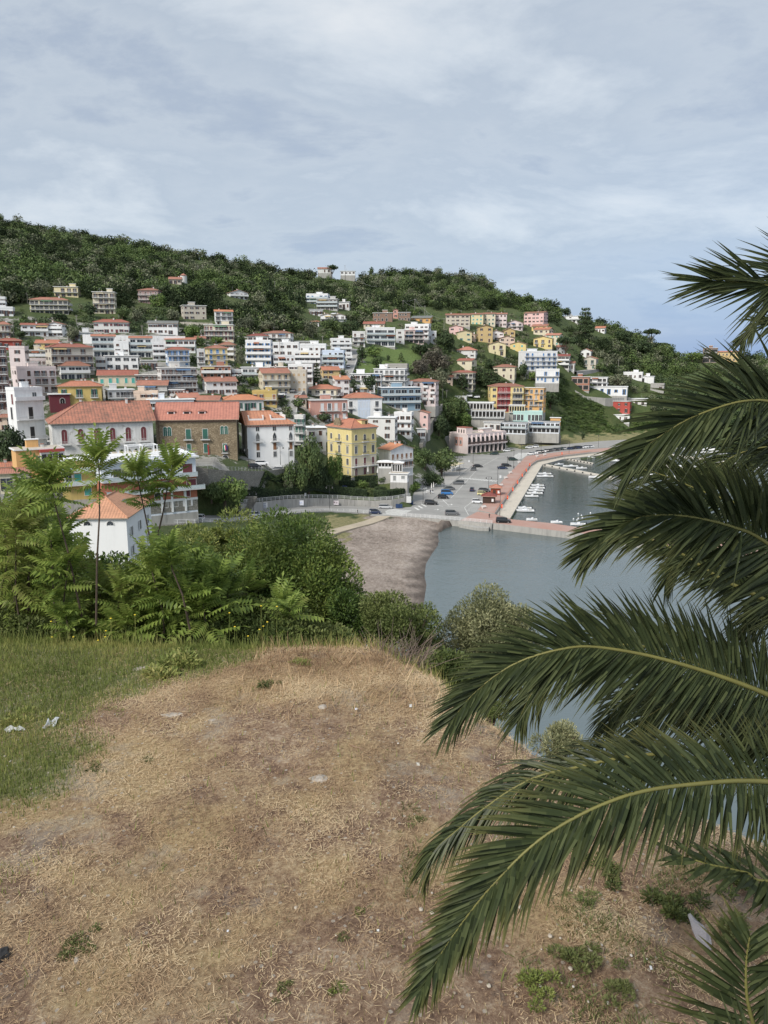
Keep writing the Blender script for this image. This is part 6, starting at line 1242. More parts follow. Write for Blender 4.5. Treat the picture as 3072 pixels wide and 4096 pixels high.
hedge('sloping hedge climbing beside the stone steps', gl([(1015, 1985, 224), (1060, 1950, 226), (1100, 1925, 232), (1140, 1910, 238)]), 1.5, 1.6, col='mid')
hedge('dark hedge along the hotel driveway', gl([(1872, 1594, 300), (1942, 1590, 300)]), 2.4, 2.0)
wallobj('stone wall below the restaurant verandas at the far side of the car park', at_l([(2026, 1744, 441), (2120, 1746, 446), (2243, 1742, 452)]), 0, .6, GSTONE, 'retaining_wall', 5)
wallobj('grey retaining wall behind the arcade building', at_l([(1722, 1762, 405), (1800, 1742, 425), (1850, 1732, 440)]), 0, .6, wall('concrete', 1.1), 'retaining_wall', 6)
wallobj('long white terrace wall above the first terraced houses', at_l([(330, 1338, 352), (520, 1342, 355), (740, 1345, 362)]), 0, .5, wall('white', .5), 'retaining_wall', 4)
wallobj('white retaining wall beside the long loggia house at the left', at_l([(60, 1262, 398), (160, 1270, 400), (250, 1272, 402)]), 0, .5, wall('beige', .6), 'retaining_wall', 4)
wallobj('pale retaining wall below the semi-detached beige house', at_l([(720, 1288, 420), (850, 1292, 425)]), 0, .5, wall('beige', .8), 'retaining_wall', 4)
wallobj('high stone retaining wall under the brick and cream house on the right', at_l([(2300, 1560, 530), (2340, 1585, 528), (2420, 1592, 528), (2520, 1590, 540)]), 0, .6, wall('concrete', 1.1), 'retaining_wall', 9)
wallobj('long stone ramp wall climbing from the corner tree to the pink apartments', [ground(1684, 1800, 300)+Vector((0, 0, 1.5)), ground(1705, 1740, 300)+Vector((0, 0, 2)), ground(1735, 1690, 300)+Vector((0, 0, 2)), ground(1765, 1640, 300)+Vector((0, 0, 2))], 1, 1.6, GSTONE, 'ramp_wall', 5)
# ------------------------------------------------------------ cars
def paint(nm, c, rough=.28):
    k = ('cp', nm)
    if k in MC: return MC[k]
    m, nt, b = newmat('paint_'+nm); b.inputs['Base Color'].default_value = (*c, 1); b.inputs['Roughness'].default_value = rough; b.inputs['Coat Weight'].default_value = .5; b.inputs['Coat Roughness'].default_value = .1; MC[k] = m; return m
CPC = dict(white=(.72, .73, .74), black=(.012, .013, .015), grey=(.13, .135, .14), silver=(.42, .43, .44), blue=(.03, .16, .42), navy=(.012, .025, .07), red=(.32, .015, .015), yellow=(.70, .64, .32), darkgreen=(.02, .045, .035), beige=(.5, .47, .4))
CARP = dict(   # length, width, height, body belt height, roof profile (x from rear, z)
    hatch=(3.9, 1.7, 1.5, .92, [(.05, .95), (.25, 1.42), (1.9, 1.5), (2.55, 1.38), (3.15, .98)]),
    sedan=(4.5, 1.78, 1.45, .93, [(.55, .97), (1.15, 1.38), (2.3, 1.45), (2.9, 1.32), (3.5, .98)]),
    suv=(4.5, 1.85, 1.68, 1.05, [(.05, 1.08), (.3, 1.58), (2.3, 1.68), (2.95, 1.52), (3.5, 1.08)]),
    wagon=(4.6, 1.8, 1.5, .95, [(.08, 1.0), (.4, 1.42), (2.6, 1.5), (3.1, 1.34), (3.7, .98)]),
    van=(4.4, 1.82, 1.83, 1.05, [(.03, 1.1), (.1, 1.78), (2.7, 1.83), (3.2, 1.6), (3.75, 1.08)]),
    mini=(2.7, 1.6, 1.55, .95, [(.1, 1.0), (.35, 1.48), (1.4, 1.55), (1.9, 1.4), (2.3, 1.0)]))
CMD = {}
def car_parts(kind, col):
    L_, W_, H_, B_, rp = CARP[kind]; kk = (kind, col)
    if kk not in CMD:
        q = MB(); m_ = paint(col, CPC[col]); y = W_/2
        side = [(0, .35), (.02, B_*.8), (.12, B_), (L_*.78, B_), (L_*.9, B_*.88), (L_-.05, B_*.72), (L_, .4), (L_-.08, .24), (.08, .24)]
        n = len(side)
        for ys, tap in ((y, 1),):
            v = [(x-L_/2, -y+(.10 if (z > B_*.85 or x in (0, L_)) else 0), z) for x, z in side]+[(x-L_/2, y-(.10 if (z > B_*.85 or x in (0, L_)) else 0), z) for x, z in side]
            q.mesh(v, [tuple(range(n)), tuple(range(2*n-1, n-1, -1))]+[(i, n+i, n+(i+1) % n, (i+1) % n) for i in range(n)], m_)
        # roof panel and pillars
        r1, r2 = rp[1], rp[2]; q.box(r1[0]-L_/2, r2[0]-L_/2+.35, -y+.26, y-.26, H_-.07, H_, m_)
        if kind == 'van' and col == 'white': q.box(-L_/2+.1, .1, -y+.08, y-.08, B_, H_-.03, m_)
        for (a, b_) in ((rp[0], rp[1]), (rp[3], rp[4])):
            for s in (-1, 1): q.tube([(a[0]-L_/2, s*(y-.14), a[1]), (b_[0]-L_/2, s*(y-.2 if b_[1] > 1.2 else y-.14), b_[1]-.02)], .045, m_, 4)
        g = MB(); v = []
        for s in (-1, 1):
            for x, z in rp: v.append((x-L_/2, s*(y-.13-(.13 if z > 1.2 else 0)), z-.02))
        k = len(rp); g.mesh(v, [tuple(range(k)), tuple(range(2*k-1, k-1, -1))]+[(i, k+i, k+i+1, i+1) for i in range(k-1)], plain('car_glass', (.02, .025, .03), .08, 0, 0))
        CMD[kk] = (q.data('body', False), g.data('windows'))
    if kind not in CMD:
        t = MB(); t.tube([(0, -.1, 0), (0, .1, 0)], .31, plain('tyre', (.02, .02, .02), .9), 14); r_ = MB(); r_.tube([(0, -.11, 0), (0, .11, 0)], .19, plain('rim', (.4, .4, .41), .35, .6), 10)
        hl_ = MB(); hl_.box(-.12, .03, -.2, .2, -.07, .07, plain('headlight_glass', (.7, .72, .74), .15)); tl = MB(); tl.box(-.03, .08, -.12, .12, -.1, .1, plain('taillight_glass', (.3, .01, .01), .2))
        CMD[kind] = (t.data('tyre'), r_.data('rim'), hl_.data('headlight'), tl.data('taillight'))
    return CMD[kk]+CMD[kind]
def car(px, py, kind, col, hd, label, z=None, grp='parked cars', Y=None, lights=True):
    p = onz(px, py, z) if z is not None else (at(px, py, Y) if Y else ground(px, py)+Vector((0, 0, .55)))
    L_, W_, H_, B_, rp = CARP[kind]; b_, g_, t_, r_, h_, tl = car_parts(kind, col)
    root = empty('van' if kind == 'van' else 'car', p, R(hd), label, 'van' if kind == 'van' else 'car', grp); link('body', b_, root); link('windows', g_, root)
    for x in (-L_/2+.75, L_/2-.8):
        for s in (-1, 1): w_ = link('wheel', t_, root, (x, s*(W_/2-.1), .31)); link('rim', r_, w_)
    if lights:
        for s in (-1, 1): link('headlight', h_, root, (L_/2-.05, s*(W_/2-.28), .66)); link('taillight', tl, root, (-L_/2+.01, s*(W_/2-.24), .8))
    return root
ZL = 1.66
def ang(p0, p1, z=ZL): a, b_ = onz(*p0, z), onz(*p1, z); return math.degrees(math.atan2(b_.y-a.y, b_.x-a.x))
LIST = [(1834, 1937, 'suv', 'grey', 178, 'grey hatchback-like estate crossing near the long zebra stripes in the car park'), (1795, 1960, 'sedan', 'grey', 190, 'grey car at the kerb directly behind the bright blue van'),
 (1788, 1978, 'van', 'blue', -4, 'bright blue van parked at the left kerb'), (1773, 1994, 'hatch', 'black', -4, 'small black car in front of the bright blue van'), (1724, 2018, 'suv', 'black', -8, 'dark four-wheel-drive by the striped area at the car park corner'),
 (1888, 1964, 'hatch', 'navy', 80, 'small dark car alone in the middle of the car park'), (1938, 1968, 'wagon', 'black', -14, 'black estate car just behind the pale yellow car'), (1930, 1980, 'hatch', 'yellow', -8, 'pale yellow small car left of the kiosks'),
 (1910, 2012, 'hatch', 'white', -10, 'white hatchback left of the dark brown kiosk'), (1911, 1869, 'sedan', 'black', 0, 'black saloon at the upper left kerb of the car park'), (1893, 1882, 'mini', 'grey', 180, 'tiny grey car with silver doors under the black saloon'),
 (2025, 1866, 'wagon', 'black', -2, 'very long black car with its boot open near the promenade'), (2010, 1876, 'sedan', 'navy', -4, 'dark blue saloon in front of the long black car'), (2051, 1842, 'suv', 'darkgreen', 4, 'dark green boxy car near the zebra crossing by the promenade'),
 (1976, 1819, 'suv', 'darkgreen', 184, 'dark green jeep in front of the arcade building'), (2026, 1806, 'hatch', 'white', 180, 'white car right of the dark green jeep'), (1808, 2060, 'suv', 'grey', -2, 'grey-green car behind the white railing and bushes'),
 (2013, 2090, 'suv', 'black', -8, 'black estate standing at the root of the red mole'), (2115, 1793, 'hatch', 'white', 178, 'white car on the far kerb, left of a pair'), (2140, 1790, 'hatch', 'white', 184, 'silver-white car on the far kerb, right of a pair')]
for x, y, k, c, h, l in LIST: car(x, y, k, c, h, l, ZL if y != 2090 else 1.92, 'cars in the harbour car park')
row = [('white', 2122, 1819), ('white', 2136, 1816), ('black', 2150, 1813), ('black', 2160, 1811), ('silver', 2170, 1809), ('black', 2181, 1808), ('black', 2194, 1806), ('grey', 2206, 1804), ('black', 2217, 1803), ('grey', 2228, 1801), ('darkgreen', 2239, 1800), ('silver', 2249, 1799),
    ('navy', 2277, 1798), ('black', 2291, 1796), ('navy', 2303, 1795), ('black', 2314, 1794), ('white', 2326, 1793), ('white', 2337, 1792), ('silver', 2348, 1791), ('white', 2359, 1790)]
nmz = ['first', 'second', 'third', 'fourth', 'fifth', 'sixth', 'seventh', 'eighth', 'ninth', 'tenth', 'eleventh', 'twelfth']
for i, (c, x, y) in enumerate(row):
    near = i < 12; j = i if near else i-12
    car(x, y, ['hatch', 'sedan', 'suv'][i % 3], c, (150+i*2.2) % 360, '%s car, %s from left in the %s group of the promenade row' % (dict(navy='dark blue', darkgreen='dark green').get(c, c), nmz[j], 'long' if near else 'short'), ZL, 'row of cars along the promenade')
car(1568-26, 2034, 'wagon', 'silver', -6, 'silver estate on the coast road, behind a dark blue car', ZL, 'cars on the coast road'); car(1500, 2055, 'hatch', 'navy', -6, 'dark blue hatchback beside the seaward railing on the coast road', ZL, 'cars on the coast road')
car(787, 2080, 'hatch', 'white', 176, 'white hatchback on the coast road below the brick flats', 9.5, 'cars on the coast road'); car(650, 2092, 'hatch', 'red', 176, 'dark red car partly hidden behind the saplings', 9.9, 'cars on the coast road'); car(1025, 2066, 'hatch', 'white', 10, 'white car glimpsed above the big bush beside the steps', 6.4, 'cars on the coast road'); car(940, 2056, 'hatch', 'black', 150, 'black car half hidden by foliage below the stone steps', 7.8, 'cars on the coast road')
def tp(px, py): return px, py
for x, y, k, c, h, l, Y in ((905, 1872, 'van', 'white', -176, 'small white delivery van on the palace terrace', 214), (970, 1868, 'suv', 'grey', 8, 'dark grey car right of the white delivery van', 218), (985, 1848, 'sedan', 'black', 176, 'black car against the corner of the stone palace', 229), (1047, 1832, 'wagon', 'white', 4, 'white estate with roof rack in front of the white palace', 240),
    (1018, 1842, 'hatch', 'black', 20, 'black car between the black corner car and the white estate', 235), (1045, 1856, 'suv', 'black', 5, 'dark car near the railing below the white estate', 230), (1106, 1838, 'wagon', 'silver', 182, 'silver car left of the terrace lamp post', 245), (1132, 1848, 'hatch', 'darkgreen', 5, 'dark green car at the foot of the terrace lamp post', 243), (1145, 1834, 'sedan', 'black', 170, 'black car at the right end of the palace terrace', 248)):
    p = at(x, y, Y); q = car(x, y, k, c, h, l, None, 'cars on the palace terrace', Y); q.location.z = tz(p.x, p.y)+.02
for x, y, c, h, l in ((1392, 1476, 'white', 100, 'white car seen from behind low on the steep street'), (1375, 1500, 'silver', 100, 'silver car at the foot of the steep street'), (1130, 1588, 'white', 150, 'white car parked at the top of the street bend'), (1122, 1600, 'black', 120, 'black car below the white one on the street bend'), (1166, 1576, 'grey', 160, 'grey car on the inside of the street bend'), (1444, 1372, 'grey', 120, 'grey car near the modern white villa'),
    (2453, 1478, 'white', 175, 'white van-like car on the upper road at the right'), (1876, 1598, 'white', 170, 'white car on the hotel roof drive, left'), (1906, 1598, 'white', 176, 'white small car on the hotel roof drive, right'), (1335, 1262, 'white', 170, 'white car on the lane above the double-gabled houses')): car(x, y, 'hatch', c, h, l, None, 'cars in the hillside streets')
# ------------------------------------------------------------ boats
HULL = {}
def hull(L_, W_, deck):
    k = (L_, W_, deck)
    if k in HULL: return HULL[k]
    q = MB(); n = 9; m_ = paint('hull_white', (.78, .79, .80), .3); vs = []
    for i in range(n):
        t = i/(n-1); x = -L_/2+L_*t; w_ = W_/2*(1-max(0, (t-.35)/.65)**2.3)*(.9+.1*min(1, t*4)); sh = .55+.25*t*t; kl = -.25+.5*max(0, t-.7)**1.5*2
        vs += [(x, -w_, sh), (x, -w_*.86, .12), (x, 0, kl), (x, w_*.86, .12), (x, w_, sh), (x, w_*.82, sh), (x, w_*.7, .28 if t < deck else sh-.02), (x, -w_*.7, .28 if t < deck else sh-.02), (x, -w_*.82, sh)]
    fs = []
    for i in range(n-1):
        for j in range(9): fs.append((i*9+j, i*9+(j+1) % 9, (i+1)*9+(j+1) % 9, (i+1)*9+j))
    fs.append(tuple(range(8, -1, -1))); q.mesh(vs, fs, m_); st = MB()
    st.box(-L_*.12, L_*.06, -.32, .32, .28, 1.05, m_); st.mesh([(L_*.06, -.3, 1.05), (L_*.06, .3, 1.05), (-L_*.02, .26, 1.45), (-L_*.02, -.26, 1.45)], [(0, 1, 2, 3), (3, 2, 1, 0)], plain('windscreen', (.06, .08, .1), .1))
    bn = MB(); bn.box(-L_*.38, -L_*.22, -W_*.3, W_*.3, .28, .62, plain('boat_cushion', (.6, .58, .52))); bn.box(L_*.1, L_*.2, -W_*.25, W_*.25, .28, .58, plain('boat_cushion2', (.12, .18, .3)))
    ob = MB(); ob.box(-L_/2-.35, -L_/2+.02, -.14, .14, .55, 1.0, plain('outboard_dark', (.03, .03, .035), .3)); ob.box(-L_/2-.22, -L_/2-.1, -.06, .06, -.3, .55, plain('outboard_dark', (.03, .03, .035), .3))
    fd = MB()
    HULL[k] = (q.data('hull', False), st.data('console'), bn.data('seat'), ob.data('outboard_motor')); return HULL[k]
def boat(px, py, hd, L_, W_, label, deck=.62, parts=3, grp='moored motorboats'):
    p = onz(px, py, .05); root = empty('motorboat', p, R(hd), label, 'boat', grp)
    for i, (nm, me) in enumerate(zip(('hull', 'console', 'seat', 'outboard_motor'), hull(L_, W_, deck))):
        if i <= parts: link(nm, me, root)
    return root
for x, y, h, L_, l in ((2097, 2046, 172, 6.6, 'white open motorboat, front one of the two nearest the lower quay'), (2094, 2036, 172, 5.4, 'smaller white boat just behind the front one near the lower quay'), (2126, 1988, 174, 5.0, 'low white dinghy, nearest of the five boats moored together'),
    (2136, 1976, 172, 6.4, 'white boat with dark rail, second nearest of the five boats moored together'), (2142, 1965, 174, 6.0, 'white boat with a console, middle of the five boats moored together'), (2148, 1955, 173, 6.0, 'white boat with grey cover, fourth of the five boats moored together'), (2150, 1945, 173, 5.2, 'small white boat, farthest of the five boats moored together'),
    (2178, 1908, 174, 7.6, 'large white motorboat with a raised stern in the upper basin'), (2176, 1898, 176, 6.6, 'white boat behind the large motorboat in the upper basin'), (2236, 1860, 10, 4.6, 'small white boat on the far side of the long floating jetty'), (2282, 1867, 176, 7.2, 'white cabin boat behind the middle of the long floating jetty'), (2326, 1875, 178, 5.0, 'small white boat at the far side of the long jetty, near the palm tips'),
    (2383, 1912, 165, 6.0, 'white boat off the end of the long floating jetty'), (2352, 1832, 170, 7.0, 'white boat behind the short jetty'), (2378, 1826, 170, 6.4, 'second white boat behind the short jetty'), (2400, 1822, 168, 7.0, 'third white boat behind the short jetty')): boat(x, y, h, L_, L_*.33, l)
car_ = None
mr = random.Random(3); pl = 0
for (xa, ya, xb, yb, n) in ((2420, 1818, 2640, 1802, 8), (2450, 1842, 2860, 1880, 13), (2520, 1900, 2880, 1925, 11), (2660, 1788, 2990, 1822, 12), (2900, 1850, 3060, 1880, 6)):
    for i in range(n):
        t = (i+.5)/n; boat(xa+(xb-xa)*t, ya+(yb-ya)*t+mr.uniform(-3, 3), mr.choice([168, -12])+mr.uniform(-8, 8), mr.choice([6.0, 7.2, 9.0]), 2.3, 'white boat among the crowd of boats glimpsed through the palm leaves', .5, 2, 'crowd of boats behind the palm leaves')
# small boats and buoys off the mole
boat(2127, 2082, 176, 3.4, 1.5, 'little white and blue rowing boat beside the black estate on the mole', .9, 2, 'small boats behind the mole'); boat(2226, 2093, 176, 3.6, 1.5, 'little white boat with a short mast behind the mole', .9, 1, 'small boats behind the mole'); boat(2312, 2101, 170, 4.6, 1.8, 'small white boat with outboard just behind the mole near the palm', .7, 3, 'small boats behind the mole')
bm = MB(); bm.lathe([(.03, -.18), (.2, -.1), (.26, .05), (.22, .2), (.08, .3), (.05, .42)], paint('buoy_white', (.75, .76, .77), .5), 10); bd = bm.data('buoy', True)
for x, y in ((2313, 2056), (2326, 2063), (2362, 2053), (2330, 2071), (2313, 2075), (2294, 2077), (2308, 2082), (2430, 2062)): tag(link('buoy', bd, None, onz(x, y, .0)), 'small round white mooring buoy floating behind the mole', 'buoy', 'mooring buoys')
# yachts far right behind the palm
for x, y, l in ((2830, 1812, 'larger white cabin yacht behind the palm leaves, left'), (2920, 1820, 'larger white cabin yacht behind the palm leaves, right')):
    q = boat(x, y, 175, 13, 4.0, l, .1, 0, None); q.name = 'yacht'; c = MB(); c.box(-4, 2.2, -1.5, 1.5, .5, 1.9, WHITEP); c.box(-3.9, 2.1, -1.53, 1.53, 1.1, 1.6, plain('windscreen', (.06, .08, .1), .1)); c.box(-3.4, .6, -1.2, 1.2, 1.9, 2.9, WHITEP); c.build('cabin', q)
# ------------------------------------------------------------ street lamps, poles, signs
LMP = plain('lamp_iron', (.045, .045, .05), .5, .3); LGL = plain('lamp_glass_off', (.55, .55, .5), .3)
def lamp(px, py, top, label, arms=1, z=None, Y=None, a=90, grp='street lamps'):
    p = onz(px, py, z) if z is not None else (at(px, py, Y) if Y else ground(px, py)); h = at(px, top, p.y).z-p.z
    root = empty('street_lamp', p, R(a), label, 'street lamp', grp); q = MB(); q.tube([(0, 0, -.5), (0, 0, .8), (0, 0, h)], [.11, .08, .05], LMP, 6); q.build('pole', root)
    for s in ((-1, 1) if arms == 2 else (1,)):
        q = MB(); q.tube([(0, 0, h-.1), (s*.3, 0, h+.25), (s*.75, 0, h+.25), (s*.95, 0, h-.1)], .035, LMP, 5); ar = q.build('arm', root); q = MB(); q.lathe([(.05, 0), (.26, -.3), (.28, -.42)], LMP, 10); q.lathe([(.2, -.42), (.12, -.58)], LGL, 10); q.build('lamp_shade', ar, loc=(s*.95, 0, h-.1))
for x, y, t, n, l in ((1692, 2018, 1912, 1, 'tall lamp at the near end of the left pavement'), (1776, 1953, 1874, 1, 'lamp halfway along the left pavement'), (1839, 1899, 1824, 2, 'two-armed lamp on the left pavement beside the big corner tree'), (1892, 1856, 1783, 1, 'lamp at the left kerb corner in front of the arcade building'),
    (1954, 1967, 1908, 2, 'two-armed lamp beside the red-roofed kiosk in the car park'), (1990, 1938, 1866, 1, 'lamp at the promenade edge above the kiosks'), (1999, 2058, 1962, 1, 'lamp near the mole on the promenade corner'), (2084, 1845, 1778, 1, 'lamp on the promenade by the zebra crossing'), (2054, 1873, 1800, 1, 'lamp on the promenade beside the long black car'), (2030, 1856, 1828, 1, 'short lamp between the dark green car and the promenade'),
    (2164, 1801, 1766, 1, 'far lamp on the car park edge'), (2219, 1778, 1748, 1, 'far lamp by the grass strip'), (2276, 1816, 1768, 1, 'far lamp on the promenade bend'), (2393, 1790, 1742, 1, 'farthest lamp on the promenade near the palm tips')): lamp(x, y, t, l, n, ZL, a=90 if n == 1 else 0)
lamp(994, 1867, 1795, 'lamp behind the railing of the palace terrace, left', 1, Y=224, a=180); lamp(1122, 1853, 1787, 'two-armed lamp on the palace terrace, right', 2, Y=244, a=0); lamp(1319, 2038, 1945, 'tall two-armed lamp standing on the coast road', 2, z=3.0, a=0); lamp(1014, 2064, 1970, 'tall thin lamp beside the stone steps', 2, z=6.6, a=0); lamp(1157, 1890, 1792, 'thin dark post at the right corner of the white palace', 1, Y=240)
def pole(px, py, top, label, Y=None, col=(.3, .28, .25), r=.12, lean=0):
    p = at(px, py, Y) if Y else ground(px, py); h = at(px, top, p.y).z-p.z; q = MB(); m_ = plain('pole_grey', col, .8); q.tube([(0, 0, -1), (lean, 0, h)], [r*1.3, r], m_, 6); root = empty('utility_pole', p, 0, label, 'utility pole', 'utility poles on the hillside'); q.build('mast', root); q = MB(); q.box(-.7, .7, -.05, .05, h-.6, h-.48, m_)
    for x in (-.6, 0, .6): q.box(x-.05, x+.05, -.05, .05, h-.48, h-.3, m_)
    q.build('crossarm', root); return Vector((p.x+lean, p.y, p.z+h-.3))
PT_ = [pole(*a) for a in ((1612, 1245, 1200, 'pole left of the tallest one above the stone ruins'), (1659, 1248, 1194, 'tallest of the poles above the stone ruins'), (1699, 1262, 1222, 'pole right of the tallest above the ruins'), (1776, 1320, 1273, 'pole left of the grey-pink row house'), (1380, 1100, 1060, 'pole on the ridge by the long white villa'),
    (111, 1215, 1170, 'pole at the left edge of the woods above the loggia house'), (41, 1220, 1183, 'pole above the stepped white flats'), (500, 1268, 1223, 'pale pole left of the wide white red-roofed house'), (308, 1310, 1260, 'pole right of the joined white houses'), (793, 1100, 1062, 'left pole in the woods above the tower'), (811, 1095, 1058, 'right pole in the woods above the tower'),
    (1100, 1165, 1124, 'pole among the left cypresses'), (1241, 1170, 1148, 'pole left of the hillside hotel'), (1460, 1256, 1218, 'pole above the cream centre-gabled house'), (2024, 1222, 1230-10, 'short pole above the hilltop row'), (1411, 1372, 1338, 'pole by the white stepped house at the head of the street'), (1291, 1385, 1343, 'pole behind the long low white building'),
    (1120, 1420, 1360, 'pole with cables among the white annex roofs'), (966, 1400, 1385, 'short pole right of the yellow apartment house'), (2472, 1492, 1437, 'pale leaning pole beside the upper road'), (2427, 1480, 1454, 'lamp post left of the pale leaning pole'), (2716, 1430, 1405, 'pole in the right pass'), (570, 1345, 1300, 'pole left of the white farmhouse'), (56, 1350, 1285, 'pole in front of the cream house at the left edge'), (1770, 1600, 1555, 'pale pole above the green bank'), (1786, 1610, 1560, 'grey pole right of the pale pole above the bank'))]
def cable(a, b_, sag, label):
    pts = []
    for i in range(13): t = i/12; p = a.lerp(b_, t); p.z -= sag*4*t*(1-t); pts.append(p-a)
    q = MB(); q.tube(pts, .045, plain('cable', (.35, .36, .36), .6), 4); tag(q.build('cable', loc=a), label, 'cable', 'overhead cables')
cable(PT_[1], PT_[3], 6, 'long cable sagging from the tallest pole to the row-house pole'); cable(PT_[1]+Vector((.6, 0, .2)), PT_[3]+Vector((.6, 0, .1)), 4, 'second cable above the long sagging one'); cable(PT_[0], PT_[1], 1, 'short cable between the two left poles above the ruins'); cable(PT_[0], PT_[2], 2.5, 'low cable between the outer poles above the ruins'); cable(PT_[2], at(1782, 1328, PT_[3].y), 8, 'steep cable from the right pole down to the row houses'); cable(PT_[4], at(1510, 1146, 640), 5, 'cable running down from the ridge pole')
# orange banners on the promenade fence
fz = 1.85; FP = [tuple(onz(x, y, fz)) for x, y in ((1981, 2053), (2052, 1951), (2121, 1861), (2147, 1844), (2253, 1824), (2362, 1811))]
OR_ = plain('orange_net', (.75, .25, .09), .8); q = MB()
for i in range(len(FP)-1): a, b_ = Vector(FP[i]), Vector(FP[i+1]); q.tube([a+Vector((0, 0, .95)), b_+Vector((0, 0, .95))], .07, OR_, 4)
tag(q.build('rope_rail'), 'orange top rail running along the outer edge of the red promenade', 'railing')
railing('thin grey fence posts under the orange rail of the promenade', FP, .8, 'grey', 3.0, 2, .03)
for i, (x, y) in enumerate(((2119, 1866), (2105, 1888), (2089, 1909), (2070, 1937), (2051, 1966), (2030, 1999), (2007, 2034), (2248, 1820))):
    p = onz(x, y, fz); q = MB(); q.box(-.28, .28, -.05, .05, .15, 1.5, plain('red_banner', (.62, .06, .03), .6)); q.box(-.18, .18, -.06, -.05, .7, 1.1, plain('orange_net', (.75, .25, .09), .8)); root = empty('banner', p, R(-20), ['farthest', 'second farthest', 'third farthest', 'middle', 'fourth nearest', 'second nearest', 'nearest', 'lone distant'][i]+' red banner panel on the promenade fence', 'banner', 'red banners on the promenade fence'); q.build('panel', root); q = MB(); q.tube([(.33, 0, 0), (.33, 0, 1.6)], .04, WHITEP, 4); q.build('post', root)
# kiosks
def kiosk(px, py, w, d, h, wl, rc, label, rz):
    p = onz(px, py, ZL); root = empty('kiosk', p, R(rz), label, 'kiosk'); q = MB(); q.box(-w/2, w/2, -d/2, d/2, 0, h, wl); q.build('wall', root); s, rh = roof_mesh(w, d, 'h', .45, .55, roofmat(rc), plain('eaves', (.36, .27, .2), .8)); s.build('roof', root, loc=(0, 0, h+.16)); q = MB(); q.box(-.5, .5, -.04, 0, 0, 2.0, plain('kiosk_door', (.05, .03, .02))); q.build('door', root, loc=(-w*.12, -d/2, 0)); q = MB(); q.box(-.35, .35, -.05, 0, 0, 1.0, WHITEP); q.build('notice', root, loc=(w*.3, -d/2, .8))
kiosk(1982, 1979, 3.6, 3.2, 2.7, plain('kiosk_red', (.30, .07, .035), .7), 'salmon', 'red-brown kiosk with a scalloped red tiled roof, the farther of two', -8); kiosk(1956, 2012, 4.2, 3.4, 2.5, plain('kiosk_brown', (.055, .03, .022), .7), 'darkred', 'dark brown timber kiosk with a dark red roof, the nearer of two', -10)
# signs, posters, bins
def board(px, py, w, h, z, label, col, Y, rz=0, post=False, name='sign', fig=None):
    p = at(px, py, Y); root = empty(name, p, R(rz), label, 'sign'); q = MB(); q.box(-w/2, w/2, -.04, 0, z, z+h, plain('board_'+name+str(px), col, .6)); bo = q.build('panel', root)
    if fig:
        q = MB(); q.mats = []
        for (x0, x1, z0, z1, c) in fig: q.box(x0*w, x1*w, -.055, -.041, z+z0*h, z+z1*h, plain('ink_%s' % (c,), c, .7))
        q.build('print', bo)
    if post: q = MB(); q.tube([(0, .03, 0), (0, .03, z+h)], .04, plain('post_grey', (.35, .35, .35)), 5); q.build('post', root)
rg = random.Random(8)
bl = lambda c, n: [(x, x+rg.uniform(.05, .12), y, y+rg.uniform(.1, .2), c) for _ in range(n) for x, y in [(rg.uniform(-.45, .3), rg.uniform(.1, .75))]]
board(1198, 2021, 2.7, 1.6, 0, 'pale election poster with blue printing, left on the retaining wall', (.62, .64, .70), 241.2, fig=bl((.25, .35, .7), 9)); board(1338, 2020, 2.8, 1.5, 0, 'pale pink poster with dark lettering on the retaining wall under the two-armed lamp', (.66, .60, .62), 250.2, fig=bl((.08, .03, .04), 9)); board(1053, 2032, 2.6, 1.7, 0, 'white notice board with rows of small pictures on the wall beside the steps', (.68, .69, .70), 226.2, fig=[(x/7-.45, x/7-.37, y, y+.16, (.1, .13, .25)) for x in range(6) for y in (.1, .4, .7)])
board(1222, 1998, .6, 1.0, 1.2, 'small white square sign above the railing of the retaining wall', (.75, .76, .76), 245, post=True); board(1635, 2012, 1.6, 2.2, .1, 'white panel at the right end of the hedge wall', (.66, .66, .65), 254.6); board(2020, 1885, 1.2, .8, 1.8, 'white information sign on the promenade near the long black car', (.72, .74, .72), 352, post=True); board(2001, 1922, .8, 1.2, 1.0, 'white sign board on the promenade above the kiosks', (.70, .71, .72), 315, post=True); board(1876, 1862, .7, .9, 1.6, 'small white sign on the left pavement near the black saloon', (.7, .71, .72), 350, post=True)
q = MB(); p = at(1377, 1960, 255.9)
pr = [(1.15*math.cos(t*math.pi/10), .62*math.sin(t*math.pi/10)) for t in range(20)]; q.mesh([(x, -.06, z+.9) for x, z in pr]+[(x, .06, z+.9) for x, z in pr], [tuple(range(20)), tuple(range(39, 19, -1))]+[(i, 20+i, 20+(i+1) % 20, (i+1) % 20) for i in range(20)], plain('sign_blue', (.02, .03, .16), .5)); root = empty('sign', p, 0, 'dark blue oval sign with two lines of small white lettering in the hedge garden', 'sign'); q.build('panel', root)
q = MB()
for z, xs in ((.98, range(-4, 5)), (.66, range(-3, 4))):
    for x in xs: q.box(x*.2-.06, x*.2+.05, -.075, -.061, z, z+.17, WHITEP)
q.build('lettering', root)
